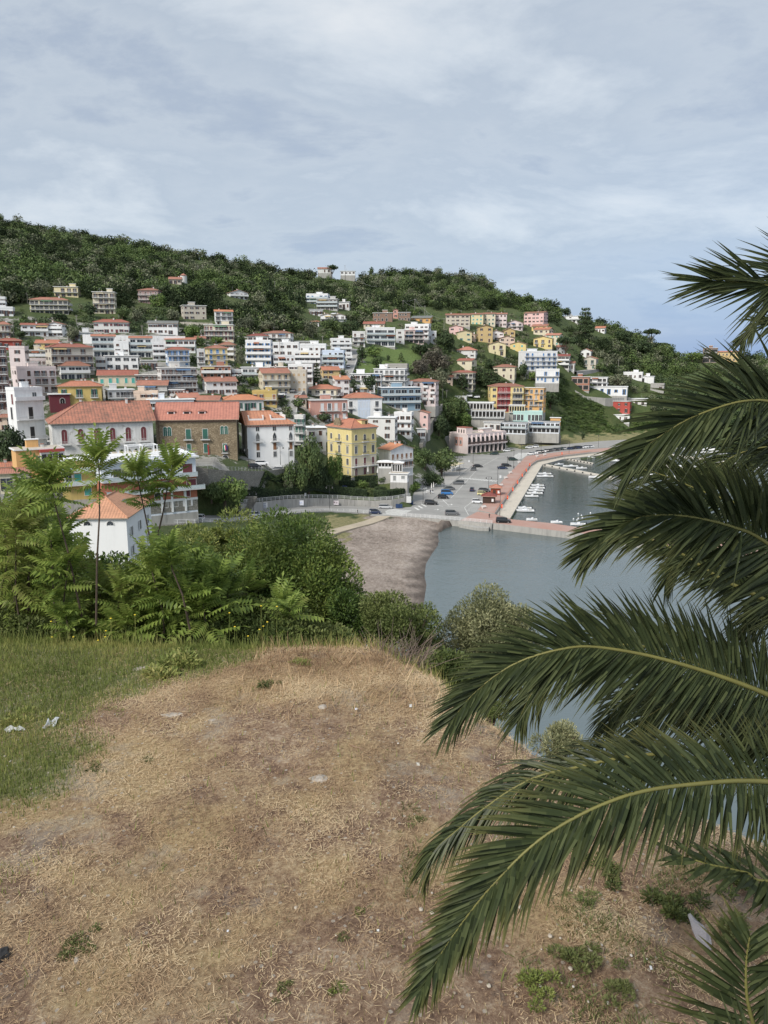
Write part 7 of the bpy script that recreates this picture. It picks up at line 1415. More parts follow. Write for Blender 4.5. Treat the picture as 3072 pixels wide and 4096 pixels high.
for x, y, Y, l in ((1590, 2032, 251, 'blue waste container by the retaining wall, left'), (1603, 2031, 251, 'blue waste container by the retaining wall, right'), (1646, 2022, 257, 'blue bin on the pavement beside the white panel')):
    p = at(x, y, Y); q = MB(); q.box(-.55, .55, -.45, .45, .12, 1.15, plain('bin_blue', (.02, .05, .13), .5)); root = empty('waste_bin', (p.x, p.y, 1.66), R(-10), l, 'bin', 'blue bins'); q.build('body', root); q = MB(); q.mesh([(-.6, -.5, 1.15), (.6, -.5, 1.15), (.6, .5, 1.32), (-.6, .5, 1.32), (.6, .5, 1.15), (-.6, .5, 1.15)], [(0, 1, 2, 3), (0, 3, 5), (1, 4, 2), (3, 2, 4, 5)], plain('bin_lid', (.015, .04, .1), .4)); q.build('lid', root)
# cafe at the left pavement
PS = plain('parasol_cloth', (.74, .72, .68), .8)
for x, y, z, l in ((1726, 1962, 1.8, 'closed white parasol of the pavement cafe, left'), (1734, 1958, 1.8, 'closed white parasol of the pavement cafe, right'), (1392, 1906, None, 'closed cream parasol on the yellow palazzo terrace, left'), (1472, 1898, None, 'closed cream parasol on the yellow palazzo terrace, middle'), (1510, 1902, None, 'closed cream parasol on the yellow palazzo terrace, right')):
    p = onz(x, y, z) if z else at(x, y, 259); root = empty('parasol', p, 0, l, 'parasol', 'closed parasols'); q = MB(); q.tube([(0, 0, 0), (0, 0, 2.9)], .035, WHITEP, 5); q.build('pole', root); q = MB(); q.lathe([(.22, .9), (.26, 1.1), (.14, 2.3), (.05, 2.85)], PS, 8); q.build('canopy', root)
tbl = MB(); tbl.lathe([(.25, 0), (.04, .06), (.04, .7)], WHITEP, 8); tbl.lathe([(.42, .7), (.42, .74)], WHITEP, 12); tb_ = tbl.data('table', True); chm = MB(); chm.box(-.22, .22, -.22, .22, .42, .46, WHITEP); chm.box(-.22, .22, .18, .22, .46, .85, WHITEP)
for sx in (-.19, .19):
    for sy in (-.19, .19): chm.box(sx-.02, sx+.02, sy-.02, sy+.02, 0, .42, WHITEP)
chd = chm.data('chair')
for i, (x, y) in enumerate(((1690, 1952), (1700, 1960), (1712, 1970), (1682, 1962), (1700, 1976), (1728, 1974), (1808, 1878), (1820, 1872), (1832, 1868), (1843, 1862))):
    p = onz(x, y, 1.8); g = 'left end' if i < 6 else 'far end'; tag(link('table', tb_, None, p), 'small round white cafe table at the %s of the pavement' % g, 'table', 'cafe tables, '+g)
    for k in range(2): a = k*3+i; tag(link('chair', chd, None, p+Vector((.7*math.cos(a), .7*math.sin(a), 0)), (0, 0, a-math.pi/2)), 'white cafe chair beside a round table at the %s of the pavement' % g, 'chair', 'cafe chairs, '+g)
q = MB()
for x in (-1.5, 1.5):
    for y in (-1.2, 1.2): q.box(x-.06, x+.06, y-.06, y+.06, 0, 2.8, WHITEP)
for y in (-1.2, 1.2): q.box(-1.56, 1.56, y-.06, y+.06, 2.8, 2.92, WHITEP)
for x in (-1.5, 1.5): q.box(x-.06, x+.06, -1.14, 1.14, 2.8, 2.92, WHITEP)
tag(q.build('pergola', loc=onz(1684, 1946, 1.8), rot=(0, 0, R(20))), 'white open frame at the cafe entrance', 'pergola')
q = MB(); q.box(-5, 5, -.1, .1, 0, 1.0, wall('offwhite')); q.box(-5.1, 5.1, -2.2, 2.2, 2.6, 2.72, plain('awning_cream', (.62, .54, .36)))
for x in (-4.8, 0, 4.8):
    for y in (-2, 2): q.box(x-.05, x+.05, y-.05, y+.05, 0, 2.6, WHITEP)
tag(q.build('awning', loc=onz(1822, 1880, 1.8), rot=(0, 0, R(62))), 'long cream awning of the far pavement cafe', 'awning')
# benches on the promenade
BM = plain('bench_stone', (.66, .62, .58), .7)
for i, (x, y) in enumerate(((2043, 1894), (2025, 1915), (2006, 1945), (1937, 2033), (2078, 1853), (2150, 1828), (2180, 1822))):
    root = empty('bench', onz(x, y, 1.86), R(35), ['bench beside the white information sign', 'bench next along toward the kiosks', 'bench behind the red-brown kiosk', 'pale curved bench left of the near end of the promenade', 'bench near the zebra crossing', 'bench at the promenade bend', 'bench beyond the promenade bend'][i]+' on the promenade', 'bench', 'promenade benches'); q = MB(); q.box(-1, 1, -.25, .25, .38, .47, BM); q.build('seat', root); q = MB(); q.mesh([(-1, .25, .47), (1, .25, .47), (1, .42, .95), (-1, .42, .95), (-1, .31, .47), (1, .31, .47), (1, .48, .95), (-1, .48, .95)], [(0, 1, 2, 3), (5, 4, 7, 6), (3, 2, 6, 7), (0, 3, 7, 4), (1, 5, 6, 2)], BM); q.build('backrest', root)
    for sx in (-.8, .8): q = MB(); q.box(sx-.08, sx+.08, -.2, .2, 0, .38, BM); q.build('leg', root)
# stone steps
q = MB(); a = Vector(onz(965, 2052, 7.2)); b_ = at(1008, 1988, 219); b_.z = 11.2; n = 14
for i in range(n):
    t = i/n; c = a.lerp(b_, t); q.box(c.x-1.6, c.x+1.6, c.y-.1, c.y+.75, c.z-1, c.z+(b_.z-a.z)/n, GSTONE)
tag(q.build('stone_steps'), 'worn stone steps climbing from the coast road beside the railing', 'steps')
# people
def person(px, py, Y, z, top, legs, label, rz=0, ph=.25):
    me = bpy.data.meshes.new('person'); V = [(0, 0, .92), (0, 0, 1.12), (0, 0, 1.36), (0, -.01, 1.48), (0, -.02, 1.60), (0, -.02, 1.70), (-.1, 0, .86), (-.11, -ph*.5, .48), (-.11, -ph*.3, .07), (-.11, -ph*.3-.14, .04), (.1, 0, .86), (.11, ph*.3, .48), (.11, ph*.6, .09), (.11, ph*.6-.13, .05), (-.19, 0, 1.38), (-.25, ph*.3, 1.12), (-.25, ph*.1, .88), (.19, 0, 1.38), (.25, -ph*.3, 1.12), (.25, -ph*.6, .9)]
    E = [(0, 1), (1, 2), (2, 3), (3, 4), (4, 5), (0, 6), (6, 7), (7, 8), (8, 9), (0, 10), (10, 11), (11, 12), (12, 13), (2, 14), (14, 15), (15, 16), (2, 17), (17, 18), (18, 19)]
    rr = [.15, .13, .16, .055, .09, .08, .09, .065, .045, .04, .09, .065, .045, .04, .06, .045, .035, .06, .045, .035]
    me.from_pydata(V, E, []); o = link('person', me, None, Vector((px, Y, z)), (0, 0, R(rz))); m = o.modifiers.new('s', 'SKIN'); 
    for i, v in enumerate(me.skin_vertices[0].data): v.radius = (rr[i], rr[i]*.8); v.use_root = i == 0
    o.modifiers.new('u', 'SUBSURF').levels = 1; dg = bpy.context.evaluated_depsgraph_get(); nm = bpy.data.meshes.new_from_object(o.evaluated_get(dg)); o.modifiers.clear(); o.data = nm
    nm.materials.clear(); [nm.materials.append(x) for x in (plain('cloth_'+top[0], top[1], .9), plain('cloth_'+legs[0], legs[1], .9), plain('skin', (.5, .3, .22), .6), plain('hair', (.03, .02, .015), .8))]
    for pg in nm.polygons: c = pg.center; pg.material_index = 0 if .95 < c.z < 1.46 else 1 if c.z <= .95 and abs(c.x) < .2 else 2 if c.z < 1.66 else 3
    tag(o, label, 'person'); return o
for x, y, z, tp_, lg, l, r_ in ((1430, 2056, 1.7, ('black', (.02, .02, .02)), ('black', (.02, .02, .02)), 'person in black walking along the seaward railing of the coast road', 80), (1722, 1976, 1.8, ('darkblue', (.03, .04, .08)), ('black', (.02, .02, .02)), 'person in dark blue walking past the cafe, left of two', 30), (1731, 1974, 1.8, ('charcoal', (.06, .06, .06)), ('jeans', (.05, .07, .12)), 'person in charcoal top walking past the cafe, right of two', 30), (1656, 1916, 2.0, ('black', (.02, .02, .02)), ('black', (.02, .02, .02)), 'person in black standing in the lane beside the restaurant', 0), (1957, 2074, 1.7, ('charcoal', (.06, .06, .06)), ('black', (.02, .02, .02)), 'person standing at the white railing near the mole', 10), (2056, 1877, 1.86, ('black', (.02, .02, .02)), ('jeans', (.05, .07, .12)), 'person near a bench on the promenade beside the long black car', 60)):
    p = onz(x, y, z); person(p.x, y, p.y, z, tp_, lg, l, r_)
p = at(1010, 1862, 216); person(p.x, 0, p.y, tz(p.x, p.y), ('white', (.7, .7, .7)), ('grey', (.3, .3, .3)), 'person in a white shirt walking among the cars on the palace terrace', 50)
# planters on the roof terrace
for i, p in enumerate(PLANTERS):
    root = empty('planter', p, BUILDROT, ['first', 'second', 'third', 'fourth', 'fifth', 'sixth', 'seventh', 'eighth'][i]+' cream planter box from the left on the big roof terrace', 'planter', 'planters on the roof terrace'); q = MB(); q.box(-.6, .6, -.25, .25, 0, .55, PT); q.build('box', root); o = link('plant', tree_data('bush', 'dark', i % 3, 260, .13)[0], root, (0, 0, .45)); o.scale = (.5, .4, .55)
# ------------------------------------------------------------ foreground vegetation
FG = dict(ail=leafm('compound_leaf', [(0.062, 0.097, 0.026), (0.153, 0.221, 0.047), (0.263, 0.338, 0.076), (.20, .21, .06)], .5, .35, .9), pit=leafm('evergreen_leaf', [(0.032, 0.060, 0.016), (0.087, 0.138, 0.033), (0.206, 0.256, 0.064)], .45, .2, 1.1),
    lem=leafm('light_leaf', [(0.087, 0.121, 0.026), (0.174, 0.213, 0.054), (0.327, 0.338, 0.105)], .5, .25, 1.2), oli=leafm('silver_leaf', [(0.083, 0.099, 0.047), (0.220, 0.231, 0.117), (0.459, 0.446, 0.251)], .5, .2, 1.5), und=leafm('undergrowth', [(0.044, 0.068, 0.023), (0.104, 0.136, 0.040), (0.207, 0.236, 0.083)], .6, .2, 1.4),
    grass=leafm('grass_blade', [(0.097, 0.126, 0.031), (0.203, 0.244, 0.068), (0.400, 0.365, 0.130)], .6, .25, .8), straw=leafm('straw', [(0.151, 0.087, 0.051), (0.292, 0.191, 0.113), (0.491, 0.345, 0.200), (0.682, 0.538, 0.342)], .8, .1, 1.3), weed=leafm('weed', [(0.046, 0.065, 0.023), (0.108, 0.130, 0.040), (0.183, 0.196, 0.076)], .6, .2, 2.5))
LM.update({'pit': FG['pit'], 'lem': FG['lem'], 'oli': FG['oli'], 'und': FG['und']})
STEM = plain('sapling_bark', (.085, .06, .045), .9, 0, .25, 9)
def comp_leaf(L_, npair, droop, rng):          # compound leaf along +X, returns (k,4,3) quads
    out = []
    for i in range(npair+1):
        t = (i+.8)/(npair+1); x = L_*t; z = -droop*L_*t*t; ll = L_*.34*(1-.45*abs(t-.5)*1.2); w_ = ll*.20
        for s in ((-1, 1) if i < npair else (0,)):
            b_ = np.array([x, 0, z]); d_ = np.array([.35, s*1.0, -.22-.2*rng.rand()]) if s else np.array([1., 0, -.5]); d_ = d_/np.linalg.norm(d_); p = np.cross(d_, [0, 0, 1.]); p /= np.linalg.norm(p)
            m_ = b_+d_*ll*.45+np.array([0, 0, .015]); e = b_+d_*ll+np.array([0, 0, -.02]); up = np.array([0, 0, w_*.35])
            out.append([b_, m_+p*w_+up, e, m_]); out.append([b_, m_, e, m_-p*w_+up])
    n = 5
    for k in range(n):
        a = np.array([L_*k/n, 0, -droop*L_*(k/n)**2]); c = np.array([L_*(k+1)/n, 0, -droop*L_*((k+1)/n)**2]); w_ = np.array([0, .006, 0]); out.append([a-w_, a+w_, c+w_, c-w_])
    return np.array(out)
CLR = np.random.RandomState(2); CL = [comp_leaf(1.0, 7+k % 3, .10+.16*k/5, CLR) for k in range(6)]
def place_leaf(rng, base, dirv, L_):
    d_ = Vector(dirv).normalized(); y = Vector((0, 0, 1)).cross(d_); y = y.normalized() if y.length > .01 else Vector((0, 1, 0)); z = d_.cross(y); ro_ = rng.normal()*.45; y, z = y*math.cos(ro_)+z*math.sin(ro_), z*math.cos(ro_)-y*math.sin(ro_); M = np.array([[d_.x, y.x, z.x], [d_.y, y.y, z.y], [d_.z, y.z, z.z]]); q = CL[rng.randint(6)]*L_; return (q.reshape(-1, 3) @ M.T+np.array(base))
def sapling(label, stems, nl, L_, grp=None, seed=0, spread=.75):     # stems: lists of (px,py,Y)
    rng = np.random.RandomState(seed); P0 = at(*stems[0][0]); root = empty('sapling', P0, 0, label, 'sapling', grp); q = MB(); al = []
    for st in stems:
        p = [at(*s)-P0 for s in st]; q.tube(p, [.024*(1-.6*i/(len(p)-1)) for i in range(len(p))], STEM, 6); n = nl//len(stems); ga = rng.rand()*6
        for i in range(n):
            t = 1-(i/n)**1.7*spread; k = t*(len(p)-1); j = min(int(k), len(p)-2); b_ = p[j].lerp(p[j+1], k-j); a = ga+i*2.4; el = 1.05-1.0*(i/n)+.35*rng.normal()
            al.append(place_leaf(rng, b_, (math.cos(a)*math.cos(el), math.sin(a)*math.cos(el), math.sin(el)), L_*(.6+.5*rng.rand())*(.55+.45*min(1, i/4))))
    q.build('stem', root); link('leaves', npmesh('leaves', np.concatenate(al), 4, [FG['ail']]), root)
sapling('tall single-stemmed sapling whose leafy top stands before the white roof terrace', [[(385, 2500, 16), (388, 2240, 16), (398, 2060, 16), (398, 1905, 16), (390, 1815, 16)]], 36, .62, None, 1, .36)
sapling('forked sapling with two tall stems in front of the white orange-roofed building', [[(612, 2500, 17), (612, 2220, 17), (585, 2080, 17), (560, 1960, 17), (545, 1880, 17)], [(612, 2220, 17), (650, 2060, 17), (668, 1960, 17), (690, 1860, 17)]], 70, .62, None, 2, .42)
sapling('leaning sapling with a feathery crown left of the tall single-stemmed one', [[(330, 2480, 16.5), (270, 2200, 16.5), (215, 2000, 16.5), (190, 1895, 16.5)]], 40, .74, None, 3, .35)
sapling('slanting sapling right of the forked one above the lower leaves', [[(760, 2520, 16), (730, 2380, 16), (690, 2280, 16), (670, 2200, 16)]], 30, .7, None, 4, .35)
rs = np.random.RandomState(8)
for i in range(84):
    px = -60+rs.rand()*880 if i < 66 else 760+rs.rand()*420; tp = np.interp(px, [-60, 130, 230, 300, 640, 740, 900, 1200], [1950, 1970, 2080, 2225, 2245, 2200, 2290, 2400])+rs.rand()*.9*np.interp(px, [0, 1200], [420, 160])
    Y = 16.3+rs.rand()*3.4; lx = px+rs.normal()*60; sapling('leafy green sapling in the dense thicket behind the lawn', [[(px, 2640, Y), ((px+lx)/2+rs.normal()*15, (2640+tp)/2, Y), (lx, tp, Y)]], 24, .66+.18*rs.rand(), 'saplings crowding the thicket', 20+i, .6)
def leafbush(label, px, pyb, w, h, Y, n, leaf, mat_, name='bush', lobes=22, seed=1, asp=.42, grp=None, twig=True):
    rng = np.random.RandomState(seed); s = Y/F; P0 = at(px, pyb, Y); r = w*s/2; H = h*s; lob = []
    for _ in range(lobes): a = rng.rand()*6.28; q = rng.rand()**.5*.72; lob.append((q*math.cos(a)*r, q*math.sin(a)*r*.8, H*(.18+.62*rng.rand()*(1-.55*q)), r*(.22+.16*rng.rand())))
    lob = np.array(lob); w_ = lob[:, 3]**2; i = rng.choice(len(lob), n, p=w_/w_.sum()); d_ = rng.normal(size=(n, 3)); d_ /= np.linalg.norm(d_, axis=1)[:, None]
    P = lob[i, :3]+d_*(lob[i, 3]*(.55+.52*rng.rand(n)**.7))[:, None]*np.array([1, 1, .95]); ax = d_*.7+rng.normal(size=(n, 3))*.5+np.array([0, 0, .35]); ax /= np.linalg.norm(ax, axis=1)[:, None]
    sd = np.cross(ax, rng.normal(size=(n, 3))); sd /= np.linalg.norm(sd, axis=1)[:, None]; L_ = (leaf*(.7+.6*rng.rand(n)))[:, None]
    V = np.stack([P, P+ax*L_*.5+sd*L_*asp/2, P+ax*L_, P+ax*L_*.5-sd*L_*asp/2], 1).reshape(-1, 3)
    root = empty(name, P0, 0, label, name, grp); link('leaves', npmesh('leaves', V, 4, [FG[mat_]]), root); q = MB()
    for k in range(9): a = k*.7; l = lob[k % len(lob)]; q.tube([(0, 0, -.3), (l[0]*.5, l[1]*.5, l[2]*.5), (l[0], l[1], l[2]+l[3]*.6)], [.05, .03, .008], STEM, 5)
    q.build('branches', root); return root
leafbush('large dense dark evergreen bush right of the saplings', 1180, 2700, 660, 930, 20, 95000, .095, 'pit', lobes=60, seed=3)
leafbush('yellow-green bushy mass left of the large dark evergreen bush', 880, 2660, 560, 790, 21.5, 54000, .10, 'lem', lobes=40, seed=4)
leafbush('broad green bush filling the thicket behind the leftmost saplings', 60, 2640, 620, 720, 23, 30000, .13, 'lem', lobes=34, seed=21, asp=.5)
leafbush('green bush mass behind the tall single-stemmed sapling', 400, 2670, 540, 640, 22.5, 32000, .13, 'pit', lobes=34, seed=22, asp=.5)
leafbush('green bush mass behind the forked sapling', 640, 2640, 380, 470, 22.5, 20000, .12, 'pit', lobes=24, seed=23, asp=.5)
leafbush('light green bush hiding the road wall left of centre', 730, 2620, 400, 740, 27, 20000, .12, 'lem', lobes=30, seed=51)
leafbush('light green bush hiding the slope right of the one below the palace', 1010, 2620, 460, 770, 28, 24000, .12, 'lem', lobes=34, seed=52)
leafbush('tall light green shoot bush poking up below the palace terrace tree', 900, 2420, 190, 470, 22.5, 9000, .10, 'lem', seed=5, lobes=12)
leafbush('light yellow-green bush just left of centre above the railing', 760, 2420, 200, 380, 22, 9000, .10, 'lem', seed=6, lobes=12)
leafbush('dark low bush between the large evergreen and the silver shrub, left', 1425, 2710, 350, 500, 18.5, 18000, .08, 'pit', lobes=20, seed=7)
leafbush('greyish green round bush in the middle behind the bare twigs', 1610, 2715, 390, 540, 18, 24000, .07, 'und', lobes=24, seed=8)
leafbush('big silvery olive-like shrub against the water', 1950, 2740, 410, 560, 18.5, 30000, .085, 'oli', lobes=44, seed=9, asp=.34)
leafbush('lower right part of the silvery shrub beside the palm leaf tips', 2080, 2720, 190, 330, 19, 8000, .08, 'oli', lobes=12, seed=10, asp=.34)
leafbush('small silvery shrub on the cliff edge under the palm leaves', 2215, 3010, 270, 150, 11.2, 7000, .05, 'oli', lobes=14, seed=11, asp=.3)
leafbush('small grey-green shrub at the lawn corner beside the silvery cliff shrub', 1960, 2870, 160, 130, 12, 3500, .045, 'und', lobes=10, seed=12)
for i, (x, y, w, h, Y) in enumerate(((60, 2600, 260, 200, 15.2), (300, 2600, 300, 170, 15.4), (560, 2590, 320, 160, 15.3), (820, 2560, 300, 190, 15.5), (1080, 2560, 300, 190, 15.6), (1290, 2600, 220, 150, 15.4), (1780, 2740, 260, 170, 13.6))):
    leafbush(['far left', 'left', 'left of centre', 'middle', 'right of middle', 'right', 'far right'][i]+' clump of low leafy undergrowth along the back of the lawn', x, y+45, w*1.6, h*1.15, Y+1.6, 13000, .085, 'und', seed=30+i, lobes=40, asp=.5, name='undergrowth_clump', grp='undergrowth along the lawn')
# bare twiggy shrub
rng = random.Random(4); q = MB(); TWG = plain('dry_twig', (.20, .15, .12), .95)
for i in range(150):
    a = rng.uniform(0, 6.28); l = rng.uniform(.35, .95); b_ = Vector((rng.uniform(-.45, .45), rng.uniform(-.3, .3), 0)); d_ = Vector((math.cos(a)*.7, math.sin(a)*.5, rng.uniform(.4, 1.2))).normalized(); m_ = b_+d_*l*.5; e = m_+(d_+Vector((rng.uniform(-.6, .6), rng.uniform(-.5, .5), rng.uniform(-.5, .2)))).normalized()*l*.5; q.tube([b_, m_, e], [.007, .005, .002], TWG, 3, cap=False)
tag(q.build('twiggy_shrub', loc=at(1600, 2660, 13.8)), 'dry leafless twiggy shrub at the back edge of the lawn', 'shrub')
# ------------------------------------------------------------ grass, straw, litter of the lawn
def gz(X, Y): return lawnz(X, Y)
def patch(X, Y): return .55+.45*np.sin(X*1.1+1.5*np.sin(Y*.8))*np.sin(Y*1.3+1.2*np.sin(X*.9+2))
def straws(n, seed):
    r = np.random.RandomState(seed); Y = 3.5+11.2*r.rand(n)**.75; X = (r.rand(n)*1.25-.62)*Y; keep = (Y < np.interp(X, EX, EY)+.5) & (r.rand(n) > greenness(X, Y)*.85) & (r.rand(n) < np.clip(-.12+.95*patch(X, Y)**1.3*patch(X*3.1+2, Y*2.7)+.25*patch(Y*1.9, X*2.3+1)+.65*np.clip((Y-10.5)/2.5, 0, 1)*(X > -4), .03, 1)); X, Y = X[keep], Y[keep]; n = len(X)
    a = r.rand(n)*6.28; L_ = (.018+.10*r.rand(n)**2.5)*(1+.5*(Y > 10.5)); w_ = .0010+.0016*r.rand(n)+.00016*Y
    Z = gz(X, Y)+.004+.03*r.rand(n)**2; d_ = np.stack([np.cos(a), np.sin(a), (r.rand(n)-.35)*.35], 1)*L_[:, None]; s = np.stack([-np.sin(a), np.cos(a), 0*a], 1)*w_[:, None]; P = np.stack([X, Y, Z], 1); bend = 0*P
    return np.stack([P-s, P+s, P+d_+s*.4+bend*0, P+d_-s*.4], 1).reshape(-1, 3)
tag(link('straw_litter', npmesh('straw_litter', straws(330000, 5), 4, [FG['straw']])), 'dry straw and cut grass strewn over the brown lawn', 'straw', kind='stuff')
def blades(n, seed, fn, h0, h1, y0=3.5, y1=16.8, lean=.5, wid=.004):
    r = np.random.RandomState(seed); Y = y0+(y1-y0)*r.rand(n)**.8; X = (r.rand(n)*1.3-.66)*Y; keep = (Y < np.interp(X, EX, EY)+.9) & (r.rand(n) < fn(X, Y)); X, Y = X[keep], Y[keep]; n = len(X); a = r.rand(n)*6.28; H = h0+(h1-h0)*r.rand(n)**1.6; w_ = wid*(.6+.8*r.rand(n))+.00025*Y
    Z = gz(X, Y)-.01; P = np.stack([X, Y, Z], 1); s = np.stack([np.cos(a), np.sin(a), 0*a], 1)*w_[:, None]; ld = r.rand(n)*6.28; tip = np.stack([np.cos(ld)*lean*H*r.rand(n), np.sin(ld)*lean*H*r.rand(n), H], 1)
    return np.stack([P-s, P+s, P+tip+s*.12, P+tip-s*.12], 1).reshape(-1, 3)
tag(link('green_grass', npmesh('green_grass', np.concatenate([blades(260000, 6, lambda X, Y: greenness(X, Y)*.95+.015, .03, .15), blades(60000, 8, lambda X, Y: np.clip(1-(np.interp(X, EX, EY)+.4-Y)/1.2, 0, 1)**1.5*(X < 2.2), .10, .42, 11.2, 17.6, .6, .005)]), 4, [FG['grass']])), 'fresh green grass growing on the left and back of the lawn', 'grass', kind='stuff')
tag(link('dry_grass', npmesh('dry_grass', np.concatenate([blades(110000, 9, lambda X, Y: .35*np.clip(np.sin(X*2.3+1)*np.sin(Y*1.9)+.25, 0, 1)+.15, .015, .06, 3.5, 15, 1.2, .003), blades(14000, 10, lambda X, Y: np.clip((Y-10.5)/2.5, 0, 1)*.8*(X > -2.5), .06, .3, 10, 15.3, 1.2)]), 4, [FG['straw']])), 'short dead grass standing in tufts on the lawn', 'grass', kind='stuff')
tag(link('low_weeds', npmesh('low_weeds', np.concatenate([blades(60000, 31, lambda X, Y: (X > .2)*(Y < 8.6)*np.clip(np.sin(X*3.1+np.sin(Y*2)*1.5)*np.sin(Y*2.7+X)*1.5-.25, 0, 1), .02, .10, 3.5, 8.6, 1.6, .006), blades(30000, 32, lambda X, Y: .6*np.clip(np.sin(X*2.1+3+np.sin(Y*1.3)*1.5)*np.sin(Y*1.7+X)*1.6-.9, 0, 1), .015, .06, 3.5, 14, 1.6, .005)]), 4, [FG['weed']])), 'low green and brownish weeds spreading over the shaded lawn', 'weeds', kind='stuff')
def weed(px, py, w, n, label, mat_='weed', hh=.8, grp=None, nm='weed'):
    p = onz(px, py, 44.3); p = Vector((p.x, p.y, tz(p.x, p.y))); n *= 3; s = w*p.y/F; r = np.random.RandomState(int(px+py)); a = r.rand(n)*6.28; rr = s*.16*r.rand(n)**.5; sc_ = r.normal(size=(9, 2))*s*.24; ci = r.randint(9, size=n); P = np.stack([np.cos(a)*rr+sc_[ci, 0], np.sin(a)*rr+sc_[ci, 1]*1.2, s*.01+s*.13*hh*r.rand(n)*(.4+ci/9)], 1)
    ax = np.stack([np.cos(a)*.8, np.sin(a)*.8, .3+.6*r.rand(n)*hh], 1)+r.normal(size=(n, 3))*.35; ax /= np.linalg.norm(ax, axis=1)[:, None]; sd = np.cross(ax, r.normal(size=(n, 3))); sd /= np.linalg.norm(sd, axis=1)[:, None]; L_ = (s*.085*(.5+r.rand(n)))[:, None]
    V = np.stack([P, P+ax*L_*.5+sd*L_*.2, P+ax*L_, P+ax*L_*.5-sd*L_*.2], 1).reshape(-1, 3); return tag(link(nm, npmesh(nm, V, 4, [FG[mat_]]), None, p), label, 'weed', grp)
for x, y, w, n, l, m_ in ((1016, 3328, 70, 150, 'small bright green weed in the middle of the lawn', 'lem'), (935, 3565, 110, 300, 'dark green mat of weed left of the centre front', 'und'), (665, 3545, 80, 160, 'thin green tuft left of the dark green mat', 'weed'), (1440, 3740, 60, 160, 'small round bright weed near the lower palm tip', 'lem'), (1255, 3530, 130, 220, 'pale grey spidery tuft on the lawn', 'oli'), (905, 3470, 130, 200, 'pale straw-coloured spidery tuft above the green mat', 'oli'), (1670, 3360, 100, 200, 'green tuft under the drooping palm leaf', 'weed'),
    (1060, 2790, 90, 180, 'green tuft among the straw at the back', 'weed'), (1200, 2705, 80, 180, 'bright green tuft in the pale straw patch', 'lem'), (440, 2870, 90, 200, 'bright green tuft at the edge of the left grass', 'lem'), (380, 3120, 90, 180, 'fern-like green weed on the left', 'weed'), (590, 3090, 90, 140, 'grey-green weed right of the fern-like one', 'und'), (310, 3860, 160, 260, 'wide sprawling weed at the lower left', 'weed'), (1350, 4040, 110, 220, 'leafy green seedling at the bottom centre', 'lem'), (1125, 4050, 100, 180, 'weed at the bottom left of centre', 'weed'),
    (2450, 3560, 170, 420, 'green weed under the big palm leaf, upper', 'weed'), (2330, 3480, 120, 260, 'reddish green weed left of the upper one', 'weed'), (2720, 3660, 240, 520, 'large dark green weed left of the plastic bag', 'weed'), (2290, 3890, 200, 420, 'green weed in the lower middle right', 'weed'), (2130, 4010, 190, 380, 'bright leafy weed at the bottom right of centre', 'lem'), (2460, 3970, 170, 360, 'leafy weed right of the bottom bright one', 'weed'), (2330, 3650, 110, 220, 'thin upright weed in the shaded gravel', 'und'), (2900, 3500, 220, 420, 'dark weeds under the short palm leaf at the right', 'und'), (2950, 3760, 200, 400, 'weeds right of the plastic bag', 'weed'), (1370, 3840, 70, 120, 'small weed right of the scattered pebbles', 'weed'), (90, 2900, 200, 420, 'thick grass clump at the left edge', 'grass'), (730, 2690, 240, 420, 'patch of lush grass behind the flat pale rock', 'grass')): weed(x, y, w, n, l, m_)
ya = random.Random(6)
for i in range(16):
    px = ya.choice([ya.uniform(150, 700), ya.uniform(880, 1150)]); Y = ya.uniform(14.2, 15.0); p = at(px, ya.uniform(2420, 2580), Y); g_ = tz(p.x, p.y); root = empty('wildflower', (p.x, p.y, g_), 0, 'yellow daisy-like wildflower at the foot of the thicket', 'wildflower', 'yellow wildflowers'); q = MB(); q.tube([(0, 0, 0), (.03, 0, max(.3, p.z-g_))], .004, FG['grass'], 3); q.build('stalk', root); q = MB(); q.lathe([(.008, -.006), (.022, .0), (.012, .008)], plain('petal_yellow', (.75, .55, .03), .6), 7); q.build('flower_head', root, loc=(.03, 0, max(.3, p.z-g_)))
ROCK = plain('pale_rock', (.36, .32, .27), .95, 0, .35, 9)
def rock(px, py, w, d, h, label, mt=ROCK, nm='rock', seed=0, grp=None, cat='rock'):
    p = onz(px, py, 44.3); p = Vector((p.x, p.y, tz(p.x, p.y))); s = p.y/F; bm = bmesh.new(); bmesh.ops.create_icosphere(bm, subdivisions=3 if w > 40 else 2, radius=1)
    for v in bm.verts: v.co *= 1+.35*noise.noise(v.co*1.6+Vector((seed, px, 0))); v.co.x *= w*s/2; v.co.y *= d*s/2*1.6; v.co.z *= h*s
    me = bpy.data.meshes.new(nm); bm.to_mesh(me); bm.free(); me.materials.append(mt); return tag(link(nm, me, None, p), label, cat, grp)
rock(1278, 3202, 100, 50, 20, 'pale half-buried rock with a weed beside it in the middle of the lawn'); rock(590, 2690, 130, 34, 14, 'long flat pale rock at the back of the left grass', seed=3); rock(880, 2935, 110, 22, 5, 'flat pale slab flush with the ground left of centre', seed=4); rock(700, 2900, 120, 30, 7, 'grey stony patch left of the flat pale slab', seed=5); rock(1290, 2900, 40, 22, 10, 'small pale stone near the back right of the lawn', seed=6); rock(312, 3922, 26, 24, 22, 'oval pale stone at the lower left', seed=7); rock(15, 3900, 70, 60, 40, 'dark burnt lump at the left edge', plain('charred', (.03, .028, .026)), 'lump', 8, cat='debris'); rock(230, 3925, 16, 14, 12, 'tiny white stone left of the oval pale stone', seed=9)
pr = random.Random(12); PEB = [plain('pebble_%d' % i, c, .9) for i, c in enumerate(((.42, .37, .30), (.30, .24, .18), (.55, .51, .45)))]
